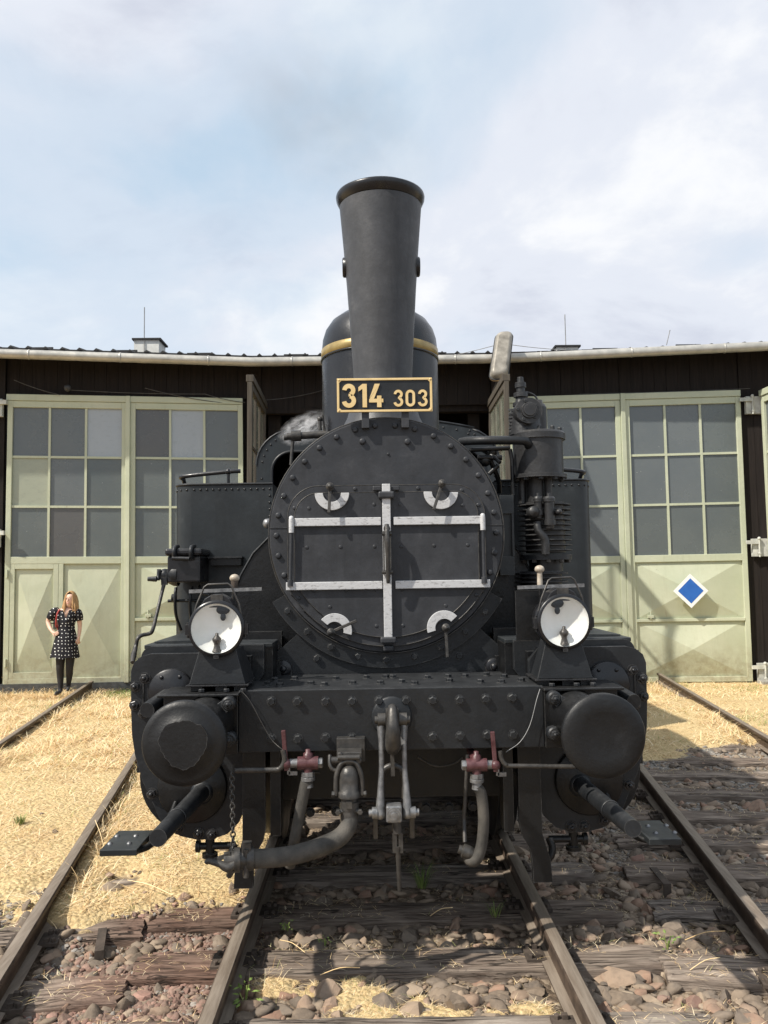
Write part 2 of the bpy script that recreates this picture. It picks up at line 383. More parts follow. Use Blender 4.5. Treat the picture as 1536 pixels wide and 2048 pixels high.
b = NB('skin'); w = b.wpos()
b.fin((0.72, 0.47, 0.36), 0.5, 0.0, None, 0.4)
b = NB('hair')
b.fin(b.mix(b.ramp(b.noise(b.coord('Object', (90, 90, 6)), 1, 4, 0.6), [(0.3, 0.0), (0.7, 1.0)]), (0.30, 0.16, 0.065), (0.56, 0.36, 0.18)), 0.5, 0.0, None, 0.4)
simple('tights', (0.010, 0.010, 0.012), (0.022, 0.021, 0.024), 9, 0.75)
simple('shoe', (0.03, 0.03, 0.035), (0.08, 0.08, 0.085), 9, 0.6)
simple('bag_red', (0.30, 0.03, 0.03), (0.42, 0.06, 0.05), 30, 0.6)
simple('lip', (0.55, 0.22, 0.20), (0.55, 0.22, 0.20), 9, 0.5)
simple('eye_dark', (0.10, 0.07, 0.06), (0.10, 0.07, 0.06), 9, 0.4)
b = NB('polka_dress')              # printed dots, black ground
v = b.coord('Object'); s3 = b.n('ShaderNodeSeparateXYZ'); b.t.links.new(v, s3.inputs[0])
vd = b.n('ShaderNodeTexVoronoi', voronoi_dimensions='2D'); vd.inputs['Scale'].default_value = 1 / 0.056; vd.inputs['Randomness'].default_value = 0.38
cv = b.n('ShaderNodeCombineXYZ'); b.t.links.new(b.math('ADD', s3.outputs[0], b.math('MULTIPLY', s3.outputs[1], 0.6)), cv.inputs[0]); b.t.links.new(s3.outputs[2], cv.inputs[1])
b.t.links.new(cv.outputs[0], vd.inputs['Vector'])
dots = b.math('LESS_THAN', vd.outputs['Distance'], 0.14)
b.fin(b.mix(dots, (0.012, 0.012, 0.016), (0.80, 0.80, 0.78)), 0.75, 0.0, None, 0.3)

def thin_glass(name):
    b = NB(name)
    tr = b.n('ShaderNodeBsdfTransparent'); gl = b.n('ShaderNodeBsdfGlossy'); gl.inputs['Roughness'].default_value = 0.03
    fr = b.n('ShaderNodeFresnel'); fr.inputs[0].default_value = 1.45
    mx = b.n('ShaderNodeMixShader')
    b.t.links.new(fr.outputs[0], mx.inputs[0]); b.t.links.new(tr.outputs[0], mx.inputs[1]); b.t.links.new(gl.outputs[0], mx.inputs[2])
    b.t.links.new(mx.outputs[0], b.out.inputs[0])
b = NB('leaf_timber')
gr = b.noise(b.wpos((26, 26, 1.4)), 1.0, 6, 0.65)
b.fin(b.mix(b.ramp(gr, [(0.3, 0.0), (0.7, 1.0)]), (0.055, 0.047, 0.038), (0.11, 0.095, 0.075)), 0.75, 0.0, b.bump(gr, 0.3, 0.01), 0.25)
b = NB('plate_iron')
w = b.wpos(); n1 = b.noise(w, 14, 6, 0.65)
b.fin(b.mix(b.ramp(n1, [(0.35, 0.0), (0.65, 1.0)]), (0.050, 0.040, 0.033), (0.105, 0.082, 0.066)), 0.8, 0.0, b.bump(n1, 0.4, 0.004), 0.25)
thin_glass('lens_glass')
b = NB('leaf_glass')               # dusty clear pane: mostly see-through, sun passes
tr = b.n('ShaderNodeBsdfTransparent'); df = b.n('ShaderNodeBsdfDiffuse'); df.inputs[0].default_value = (0.42, 0.45, 0.36, 1); mx = b.n('ShaderNodeMixShader')
b.put(mx.inputs[0], b.ramp(b.noise(b.wpos(), 4, 5, 0.6), [(0.3, 0.06), (0.7, 0.20)]))
b.t.links.new(tr.outputs[0], mx.inputs[1]); b.t.links.new(df.outputs[0], mx.inputs[2]); b.t.links.new(mx.outputs[0], b.out.inputs[0])
def volume(name, color, dens, scale, thr, aniso=0.3, detail=5):
    b = NB(name)
    v = b.n('ShaderNodeVolumePrincipled')
    v.inputs['Color'].default_value = (*color, 1); v.inputs['Anisotropy'].default_value = aniso
    tcn = b.n('ShaderNodeTexCoord')
    gr = b.n('ShaderNodeTexGradient', gradient_type='SPHERICAL')
    b.t.links.new(tcn.outputs['Object'], gr.inputs[0])
    nz = b.noise(tcn.outputs['Object'], scale, detail, 0.6, 0.8)
    e = b.math('MULTIPLY', b.ramp(gr.outputs['Fac'], [(0.02, 0.0), (0.6, 1.0)]), b.ramp(nz, [(thr, 0.0), (thr + 0.3, 1.0)]))
    b.t.links.new(b.math('MULTIPLY', e, dens), v.inputs['Density'])
    b.t.links.new(v.outputs[0], b.out.inputs['Volume'])
    b.t.nodes.remove(b.p)
volume('steam_vapour', (0.98, 0.98, 1.0), 30.0, 3.0, 0.48, 0.0)
volume('smoke_vapour', (0.30, 0.30, 0.32), 0.55, 1.8, 0.38, 0.2)

# ------------------------------------------------------------------ mesh helpers
class MB:
    def __init__(s):
        s.v, s.f, s.s = [], [], []
    def add(s, vs, fs, smooth=False):
        o = len(s.v)
        s.v += [tuple(p) for p in vs]
        s.f += [tuple(i + o for i in f) for f in fs]
        s.s += [smooth] * len(fs)
        return s
    def box(s, lo, hi):
        x0, y0, z0 = (min(a, b) for a, b in zip(lo, hi)); x1, y1, z1 = (max(a, b) for a, b in zip(lo, hi))
        return s.add([(x0, y0, z0), (x1, y0, z0), (x1, y1, z0), (x0, y1, z0), (x0, y0, z1), (x1, y0, z1), (x1, y1, z1), (x0, y1, z1)],
                     [(0, 3, 2, 1), (4, 5, 6, 7), (0, 1, 5, 4), (1, 2, 6, 5), (2, 3, 7, 6), (3, 0, 4, 7)])
    def beam(s, p0, p1, w, h, up=(0, 0, 1)):
        a, b_ = Vector(p0), Vector(p1); d = (b_ - a).normalized(); u = Vector(up)
        r = d.cross(u)
        if r.length < 1e-4: r = d.cross(Vector((1, 0, 0)))
        r.normalize(); u = r.cross(d)
        vs = []
        for p in (a, b_):
            for i, j in ((-1, -1), (1, -1), (1, 1), (-1, 1)): vs.append(p + r * (i * w / 2) + u * (j * h / 2))
        return s.add(vs, [(0, 3, 2, 1), (4, 5, 6, 7), (0, 1, 5, 4), (1, 2, 6, 5), (2, 3, 7, 6), (3, 0, 4, 7)])
    def _frame(s, d):
        d = Vector(d).normalized()
        a = Vector((0, 0, 1)) if abs(d.z) < 0.9 else Vector((1, 0, 0))
        r = d.cross(a).normalized(); return d, r, r.cross(d)
    def lathe(s, o, d, prof, n=24, smooth=True, arc=None):
        d, r, u = s._frame(d); o = Vector(o); vs = []
        for (rad, t) in prof:
            for k in range(n):
                a = 2 * math.pi * k / n
                vs.append(o + d * t + (r * math.cos(a) + u * math.sin(a)) * rad)
        fs = []
        for i in range(len(prof) - 1):
            for k in range(n):
                k2 = (k + 1) % n
                fs.append((i * n + k, i * n + k2, (i + 1) * n + k2, (i + 1) * n + k))
        return s.add(vs, fs, smooth)
    def disc(s, o, d, rad, n=24, flip=False):
        d, r, u = s._frame(d); o = Vector(o)
        vs = [o + (r * math.cos(2 * math.pi * k / n) + u * math.sin(2 * math.pi * k / n)) * rad for k in range(n)]
        f = tuple(range(n))
        return s.add(vs, [f[::-1] if flip else f])
    def cyl(s, p0, p1, r0, r1=None, n=20, caps=True, smooth=True):
        r1 = r0 if r1 is None else r1
        d = Vector(p1) - Vector(p0)
        s.lathe(p0, d, [(r0, 0), (r1, d.length)], n, smooth)
        if caps:
            s.disc(p0, d, r0, n, True); s.disc(p1, d, r1, n)
        return s
    def turned(s, o, d, prof, n=24):            # crisp steps: every ring pair has its own vertices
        for (a, b_) in zip(prof[:-1], prof[1:]): s.lathe(o, d, [a, b_], n)
        dd = Vector(d).normalized()
        if prof[0][0] > 1e-4: s.disc(Vector(o) + dd * prof[0][1], d, prof[0][0], n, True)
        if prof[-1][0] > 1e-4: s.disc(Vector(o) + dd * prof[-1][1], d, prof[-1][0], n)
        return s
    def sphere(s, c, rad, n=14, m=8, sc=(1, 1, 1)):
        vs, fs = [], []
        c = Vector(c)
        for i in range(1, m):
            t = math.pi * i / m
            for k in range(n):
                a = 2 * math.pi * k / n
                vs.append(c + Vector((math.sin(t) * math.cos(a) * sc[0], math.sin(t) * math.sin(a) * sc[1], math.cos(t) * sc[2])) * rad)
        for i in range(m - 2):
            for k in range(n):
                k2 = (k + 1) % n
                fs.append((i * n + k, (i + 1) * n + k, (i + 1) * n + k2, i * n + k2))
        t_ = len(vs); vs += [c + Vector((0, 0, rad * sc[2])), c - Vector((0, 0, rad * sc[2]))]
        for k in range(n):
            k2 = (k + 1) % n
            fs.append((t_, k, k2)); fs.append((t_ + 1, (m - 2) * n + k2, (m - 2) * n + k))
        return s.add(vs, fs, True)
    def tube(s, path, rad, n=10, closed=False, sub=0):
        P = [Vector(p) for p in path]
        if sub:                                   # Catmull-Rom through the points
            Q = []; m = len(P)
            for i in range(m if closed else m - 1):
                p0 = P[(i - 1) % m] if (closed or i > 0) else P[0] * 2 - P[1]
                p1, p2 = P[i], P[(i + 1) % m]
                p3 = P[(i + 2) % m] if (closed or i + 2 < m) else P[-1] * 2 - P[-2]
                for k in range(sub):
                    t = k / sub
                    Q.append(0.5 * ((2 * p1) + (p2 - p0) * t + (2 * p0 - 5 * p1 + 4 * p2 - p3) * t * t + (3 * p1 - p0 - 3 * p2 + p3) * t ** 3))
            if not closed: Q.append(P[-1])
            if not isinstance(rad, (int, float)):
                rr = []
                L = len(rad)
                for i in range(len(Q)):
                    x = i / (len(Q) - 1) * (L - 1); j = min(int(x), L - 2); rr.append(rad[j] + (rad[j + 1] - rad[j]) * (x - j))
                rad = rr
            P = Q
        N = len(P)
        rad = [rad] * N if isinstance(rad, (int, float)) else rad
        T = []
        for i in range(N):
            a = P[(i - 1) % N] if (closed or i > 0) else P[i]
            c = P[(i + 1) % N] if (closed or i < N - 1) else P[i]
            T.append((c - a).normalized())
        d, r, u = s._frame(T[0]); vs = []
        for i in range(N):
            r = (r - T[i] * r.dot(T[i])).normalized(); u = r.cross(T[i])
            for k in range(n):
                a = 2 * math.pi * k / n
                vs.append(P[i] + (r * math.cos(a) + u * math.sin(a)) * rad[i])
        fs = []
        for i in range(N if closed else N - 1):
            j = (i + 1) % N
            for k in range(n):
                k2 = (k + 1) % n
                fs.append((i * n + k, j * n + k, j * n + k2, i * n + k2))
        s.add(vs, fs, True)
        if not closed:
            s.add([vs[k] for k in range(n)], [tuple(range(n))]); s.add([vs[(N - 1) * n + k] for k in range(n)], [tuple(range(n))[::-1]])
        return s
    def prism(s, out, y0, y1, smooth=False):      # outline in x,z extruded along y
        a = sum(out[i][0] * out[(i + 1) % len(out)][1] - out[(i + 1) % len(out)][0] * out[i][1] for i in range(len(out)))
        if a < 0: out = out[::-1]
        n = len(out)
        vs = [(x, y0, z) for x, z in out] + [(x, y1, z) for x, z in out]
        s.add(vs, [tuple(range(n)), tuple(range(2 * n - 1, n - 1, -1))])
        side = [(x, y0, z) for x, z in out] + [(x, y1, z) for x, z in out]
        return s.add(side, [(i, i + n, (i + 1) % n + n, (i + 1) % n) for i in range(n)], smooth)
    def prism_axis(s, out, o, ex, ey, ez, h):     # outline in ex,ey plane, extruded along ez
        a = sum(out[i][0] * out[(i + 1) % len(out)][1] - out[(i + 1) % len(out)][0] * out[i][1] for i in range(len(out)))
        if a < 0: out = out[::-1]
        o, ex, ey, ez = Vector(o), Vector(ex), Vector(ey), Vector(ez); n = len(out)
        lo = [o + ex * x + ey * y for x, y in out]; hi = [p + ez * h for p in lo]
        return s.add(lo + hi, [tuple(range(n))[::-1], tuple(range(n, 2 * n))] + [(i, (i + 1) % n, (i + 1) % n + n, i + n) for i in range(n)])
    def sector(s, c, r0, r1, a0, a1, y0, y1, n=28):   # flat ring piece in x,z (angles in degrees)
        out = []
        full = abs(a1 - a0) >= 359.9
        vs, fs = [], []
        m = n if full else n + 1
        for k in range(m):
            a = R(a0 + (a1 - a0) * k / n)
            for (rr, y) in ((r0, y0), (r1, y0), (r1, y1), (r0, y1)): vs.append((c[0] + rr * math.cos(a), y, c[1] + rr * math.sin(a)))
        for k in range(n):
            j = ((k + 1) % m) * 4; i = k * 4
            for q in range(4): fs.append((i + q, i + (q + 1) % 4, j + (q + 1) % 4, j + q))
        if not full: fs += [(0, 3, 2, 1), (n * 4, n * 4 + 1, n * 4 + 2, n * 4 + 3)]
        return s.add(vs, fs)
    def hexbolt(s, p, d, r, h, washer=0.0, turn=0.0):
        d_, rr, u = s._frame(d); p = Vector(p)
        if washer: s.cyl(p, p + d_ * washer, r * 1.25, n=12)
        b0 = p + d_ * washer
        lo = [b0 + (rr * math.cos(turn + k * math.pi / 3) + u * math.sin(turn + k * math.pi / 3)) * r for k in range(6)]
        hi = [q + d_ * h * 0.82 for q in lo]
        tp = [b0 + (q - d_ * h * 0.82 - b0) * 0.82 + d_ * h for q in hi]
        s.add(lo + hi + tp, [(i, (i + 1) % 6, (i + 1) % 6 + 6, i + 6) for i in range(6)] + [(i + 6, (i + 1) % 6 + 6, (i + 1) % 6 + 12, i + 12) for i in range(6)] + [tuple(range(12, 18))])
        return s
    def stud(s, p, d, r):                         # nut with a round stud end
        s.hexbolt(p, d, r, r * 0.75, r * 0.18, rnd.random())
        d_ = Vector(d).normalized(); q = Vector(p) + d_ * r * 0.9
        s.lathe(q, d_, [(r * 0.5, 0), (r * 0.46, r * 0.35), (r * 0.25, r * 0.5), (0.0005, r * 0.55)], 8)
        return s
    def rivet(s, p, d, r, n=8):
        return s.lathe(p, d, [(r, 0), (r * 0.85, r * 0.35), (r * 0.5, r * 0.6), (r * 0.02, r * 0.7)], n)

ORIGIN = {}
def empty(name, loc, label=None, cat=None, group=None, kind=None):
    o = bpy.data.objects.new(name, None)
    o.empty_display_size = 0.2
    col.objects.link(o); o.location = loc; ORIGIN[o.name] = Vector(loc)
    tag(o, label, cat, group, kind)
    return o
def tag(o, label=None, cat=None, group=None, kind=None):
    for k, v in (('label', label), ('category', cat), ('group', group), ('kind', kind)):
        if v: o[k] = v
    return o
def mesh_of(name, mb, mat, o=(0, 0, 0)):
    me = bpy.data.meshes.new(name)
    o = Vector(o)
    me.from_pydata([tuple(Vector(p) - o) for p in mb.v], [], mb.f)
    me.polygons.foreach_set('use_smooth', mb.s)
    me.materials.append(MATS[mat])
    me.validate(); me.update()
    return me
def obj(name, mb, mat, parent=None, o=None, bevel=None, label=None, cat=None, group=None, kind=None, weld=False):
    if o is None:
        xs = np.array([tuple(p) for p in mb.v]); o = (xs.min(0) + xs.max(0)) / 2
    o = Vector(tuple(float(t) for t in o))
    ob = bpy.data.objects.new(name, mesh_of(name, mb, mat, o))
    col.objects.link(ob)
    if parent is not None:
        ob.parent = parent; ob.location = o - ORIGIN[parent.name]
    else: ob.location = o
    ORIGIN[ob.name] = o
    if bevel:
        m = ob.modifiers.new('bevel', 'BEVEL'); m.width = bevel; m.segments = 2; m.limit_method = 'ANGLE'; m.angle_limit = R(40)
    tag(ob, label, cat, group, kind)
    return ob
def link(name, me, parent, loc, rot=None, scale=None):
    ob = bpy.data.objects.new(name, me); col.objects.link(ob)
    loc = Vector(loc)
    if parent is not None: ob.parent = parent; ob.location = loc - ORIGIN[parent.name]
    else: ob.location = loc
    ORIGIN[ob.name] = loc
    if rot is not None: ob.rotation_euler = rot
    if scale is not None: ob.scale = scale
    return ob
def arc(cx, cz, r, a0, a1, n=10):
    return [(cx + r * math.cos(R(a0 + (a1 - a0) * k / n)), cz + r * math.sin(R(a0 + (a1 - a0) * k / n))) for k in range(n + 1)]

# ------------------------------------------------------------------ ground
_lat = np.random.RandomState(11).rand(256, 256)
def vnoise(x, y):
    xi = np.floor(x).astype(int); yi = np.floor(y).astype(int); fx = x - xi; fy = y - yi
    fx = fx * fx * (3 - 2 * fx); fy = fy * fy * (3 - 2 * fy)
    g = lambda a, b_: _lat[a % 256, b_ % 256]
    return (g(xi, yi) * (1 - fx) + g(xi + 1, yi) * fx) * (1 - fy) + (g(xi, yi + 1) * (1 - fx) + g(xi + 1, yi + 1) * fx) * fy
def fbm(x, y, o=4):
    t = 0; a = 0.5
    for i in range(o):
        t = t + a * vnoise(x + 17.3 * i, y + 9.1 * i); x = x * 2.03; y = y * 2.03; a *= 0.5
    return t / (1 - 0.5 ** o)
def sst(a, b_, x):
    t = np.clip((x - a) / (b_ - a), 0, 1); return t * t * (3 - 2 * t)
LEFT_C, LEFT_M = -1.225, -0.148          # left track, right rail inner edge: x = C + M*y
RIGHT_C, RIGHT_M = 1.263, 0.1396         # right track, left rail inner edge
def straw_cover(x, y):
    n = fbm(x * 1.1 + 40, y * 1.1, 4) - 0.5
    lb = LEFT_C + LEFT_M * y
    left_strip = sst(4.62, 5.15, y + n * 1.5) * sst(-0.62, -0.95, x)
    left_far = sst(3.9, 4.6, y + n * 1.6) * sst(0.0, 0.5, lb - x)
    right_far = sst(7.7, 8.9, y + n * 2.2 - (x - 2.5) * 0.15) * sst(1.3, 2.2, x)
    m2 = fbm(x * 2.3 + 9, y * 2.3 + 3, 4)
    front = sst(4.42, 4.2, y) * sst(0.43, 0.57, m2 + 0.5 * (fbm(x * 11, y * 11, 3) - 0.5) + 0.10 * np.exp(-((x - 0.32) ** 2) / 0.06 - ((y - 3.72) ** 2) / 0.05) + 0.08 * np.exp(-((x + 0.15) ** 2) / 0.05 - ((y - 4.3) ** 2) / 0.02)) * sst(0.74, 0.6, np.abs(x))
    return np.clip(np.maximum.reduce([left_strip, left_far, right_far, front * 0.95]), 0, 1)
def red_cover(x, y):
    return sst(0.35, 0.6, fbm(x * 1.3 + 5, y * 1.3 + 77, 3)) * sst(5.1, 4.4, y) * sst(-0.6, -0.85, x) * sst(-1.9, -1.2, x)
def ground_z(x, y):
    s = straw_cover(x, y)
    base = -0.186 + 0.008 * sst(1.6, 2.4, x) * sst(4.5, 6.5, y)
    z = base + 0.045 * (fbm(x * 5, y * 5, 3) - 0.5)
    zs = -0.085 + 0.04 * (fbm(x * 2.2, y * 2.2, 4) - 0.5) + 0.01 * (fbm(x * 9, y * 9, 2) - 0.5)
    zs = zs - 0.095 * sst(11.0, 13.6, y)
    front = sst(4.6, 4.2, y) * sst(0.8, 0.7, np.abs(x))
    zs = zs * (1 - front) + (-0.158 + 0.03 * (fbm(x * 5, y * 5, 3) - 0.5)) * front
    return z * (1 - s) + zs * s

def grid_mesh(name, xs, ys, mat, kind):
    X, Y = np.meshgrid(xs, ys); Z = ground_z(X, Y)
    nx, ny = len(xs), len(ys)
    co = np.stack([X.ravel(), Y.ravel(), Z.ravel()], 1).astype(np.float32)
    i = (np.arange(ny - 1)[:, None] * nx + np.arange(nx - 1)[None]).ravel()
    q = np.stack([i, i + 1, i + nx + 1, i + nx], 1)
    me = bpy.data.meshes.new(name)
    me.vertices.add(len(co)); me.vertices.foreach_set('co', co.ravel())
    me.loops.add(q.size); me.loops.foreach_set('vertex_index', q.ravel().astype(np.int32))
    me.polygons.add(len(q)); me.polygons.foreach_set('loop_start', np.arange(0, q.size, 4, dtype=np.int32))
    me.polygons.foreach_set('use_smooth', np.ones(len(q), bool))
    for nm, fn in (('straw_cover', straw_cover), ('red_cover', red_cover)):
        a = me.attributes.new(nm, 'FLOAT', 'POINT'); a.data.foreach_set('value', fn(X, Y).ravel().astype(np.float32))
    me.materials.append(MATS[mat]); me.update(); me.validate()
    ob = bpy.data.objects.new(name, me); col.objects.link(ob); ob['kind'] = kind
    ORIGIN[ob.name] = Vector((0, 0, 0))
    return ob
# one sheet out to the horizon: fine near the track, coarse further out
xs = np.concatenate([np.linspace(-300, -14, 14)[:-1], np.linspace(-14, -7, 20)[:-1], np.linspace(-7, -3.2, 55)[:-1], np.linspace(-3.2, 3.2, 190), np.linspace(3.2, 7, 55)[1:], np.linspace(7, 14, 20)[1:], np.linspace(14, 300, 14)[1:]])
ys = np.concatenate([np.linspace(-300, -6, 14)[:-1], np.linspace(-6, 2.6, 30)[:-1], np.linspace(2.6, 7.0, 150)[:-1], np.linspace(7.0, 14.0, 90)[:-1], np.linspace(14.0, 60, 30)[:-1], np.linspace(60, 300, 12)])
ground = grid_mesh('ground', xs, ys, 'soil', 'structure')

# ------------------------------------------------------------------ tracks
RAIL_PROFILE = [(-0.055, -0.140), (0.055, -0.140), (0.055, -0.131), (0.012, -0.118), (0.008, -0.105), (0.008, -0.045), (0.016, -0.036), (0.033, -0.030), (0.0345, -0.008), (0.028, -0.001), (0.010, 0.0015),
                (-0.010, 0.0015), (-0.028, -0.001), (-0.0345, -0.008), (-0.033, -0.030), (-0.016, -0.036), (-0.008, -0.045), (-0.008, -0.105), (-0.012, -0.118), (-0.055, -0.131)]
def rail_mb(p0, p1, step=0.5):
    a, b_ = Vector(p0), Vector(p1); d = (b_ - a); L = d.length; d.normalize(); r = Vector((d.y, -d.x, 0))
    mb = MB(); n = len(RAIL_PROFILE); m = max(2, int(L / step)); vs = []
    for i in range(m + 1):
        p = a + d * (L * i / m)
        for x, z in RAIL_PROFILE: vs.append(p + r * x + Vector((0, 0, z)))
    fs = []
    for i in range(m):
        for k in range(n):
            k2 = (k + 1) % n; fs.append((i * n + k, i * n + k2, (i + 1) * n + k2, (i + 1) * n + k))
    fs += [tuple(range(n))[::-1], tuple(range(m * n, m * n + n))]
    return mb.add(vs, fs)
def sleeper_mesh(seed, length=2.5, w=0.255, h=0.15):
    rr = random.Random(seed); mb = MB()
    nx, nw = 22, 11
    cracks = [(rr.randint(1, nw - 2), rr.uniform(0.006, 0.020), rr.uniform(0, 1), rr.uniform(0.25, 1.0)) for _ in range(6)]
    en = [[rr.uniform(-0.03, 0.02) for _ in range(nw)] for _ in range(2)]
    vs = []
    for i in range(nx + 1):
        t = i / nx
        for k in range(nw):
            u = k / (nw - 1) - 0.5
            x = (t - 0.5) * length
            if i == 0: x += en[0][k]
            if i == nx: x -= en[1][k]
            z = -0.012 * (abs(u) * 2) ** 4 + rr.uniform(-0.003, 0.003) - 0.010 * max(0, (abs(t - 0.5) - 0.46) / 0.04)
            for (ck, cd, c0, cl) in cracks:
                if ck == k and c0 < t < c0 + cl: z -= cd
                if ck == k and t < c0 + cl - 1: z -= cd
            y = u * w + rr.uniform(-0.004, 0.004)
            if k in (0, nw - 1): y += rr.uniform(-0.010, 0.006) * (1 if k else -1)
            vs.append((x, y, z))
    top = len(vs)
    for i in range(nx + 1):
        for k in (0, nw - 1):
            x, y, z = vs[i * nw + k]; vs.append((x, y * 1.02, -h))
    fs = []
    for i in range(nx):
        for k in range(nw - 1): fs.append((i * nw + k, (i + 1) * nw + k, (i + 1) * nw + k + 1, i * nw + k + 1))
        fs.append((i * nw, top + i * 2, top + (i + 1) * 2, (i + 1) * nw))
        fs.append((i * nw + nw - 1, (i + 1) * nw + nw - 1, top + (i + 1) * 2 + 1, top + i * 2 + 1))
    fs.append(tuple(range(nw)) + (top + 1, top))
    fs.append(tuple(nx * nw + k for k in range(nw))[::-1] + (top + nx * 2, top + nx * 2 + 1))
    mb.add(vs, fs)
    return mb
SLEEPERS = {m: [mesh_of('sleeper', sleeper_mesh(30 + i), m) for i in range(5)] for m in ('sleeper_wood',)}
plate_mb = MB().box((-0.125, -0.075, -0.004), (0.125, 0.075, 0.011))
for sx in (-1, 1):
    for sy in (-0.05, 0.05):
        plate_mb.box((sx * 0.068 - 0.012, sy - 0.012, 0.011), (sx * 0.068 + 0.012, sy + 0.012, 0.030))
        plate_mb.hexbolt((sx * 0.100, sy, 0.011), (0, 0, 1), 0.013, 0.018)
PLATE = mesh_of('base_plate', plate_mb, 'plate_iron')
strap_mb = MB().box((-0.022, -0.140, -0.10), (0.022, -0.131, 0.006)).box((-0.022, -0.131, 0.0), (0.022, 0.132, 0.006)).box((-0.022, 0.132, -0.10), (0.022, 0.140, 0.006))
STRAP = mesh_of('steel_strap', strap_mb, 'plate_iron')
def track(label, cx, m, ys_, y_end, half=0.752, length=2.5, red=(), near=8.0, strap=None, zs=-0.136, rails=(1, 1), y0=1.5):
    t = empty('railway_track', (cx + m * 6, 6, 0), label, None, None, 'structure')
    ang = -math.atan(m); q = 1 / math.cos(ang)
    for s, on in zip((-1, 1), rails):
        if on: obj('rail', rail_mb((cx + m * y0 + s * half * q, y0, 0), (cx + m * y_end + s * half * q, y_end, 0)), 'rail_steel', t)
    for i, y in enumerate(ys_):
        mat = 'sleeper_wood'
        dx = rnd.uniform(-0.05, 0.05)
        o = link('sleeper', SLEEPERS[mat][rnd.randrange(5)], t, (cx + m * y + dx, y + m * dx, zs + rnd.uniform(-0.006, 0.008)), (0, 0, ang + rnd.uniform(-0.012, 0.012) + (math.pi if rnd.random() < 0.5 else 0)), (length / 2.5, rnd.uniform(0.95, 1.1), 1))
        if y < near:
            for s, on in zip((-1, 1), rails):
                if on: link('base_plate', PLATE, t, (cx + m * y + s * half * q, y, -0.134), (0, 0, ang))
        if strap and i in strap:
            link('steel_strap', STRAP, t, (cx + m * y + strap[i], y + rnd.uniform(-0.01, 0.01), zs + 0.004), (0, 0, ang + 0.1))
    return t
loco_track = track('rails and sleepers under the locomotive', 0.0, 0.0, [2.35, 2.95, 3.50, 4.145, 4.73, 5.33, 5.93, 6.53, 7.13, 7.73, 8.33, 9.0, 9.6, 10.2, 10.8, 11.4, 12.0, 12.6, 13.2, 13.8, 14.4], 30.0, length=2.56, red=(2, 3, 4))
left_track = track('rails of the left track running to the left shed door', LEFT_C - 0.7175, LEFT_M, [2.55, 3.17, 3.78, 4.42, 5.03, 5.66, 6.28, 6.9, 7.5], 14.1, length=2.5, strap={3: 1.10})
right_track = track('rails of the right track running to the right shed door', RIGHT_C + 0.7175, RIGHT_M, [2.6, 3.22, 3.84, 4.52, 5.12, 5.72, 6.33, 6.95, 7.6, 8.2, 8.8, 9.4], 13.9, length=2.45, strap={4: -1.07}, zs=-0.128)

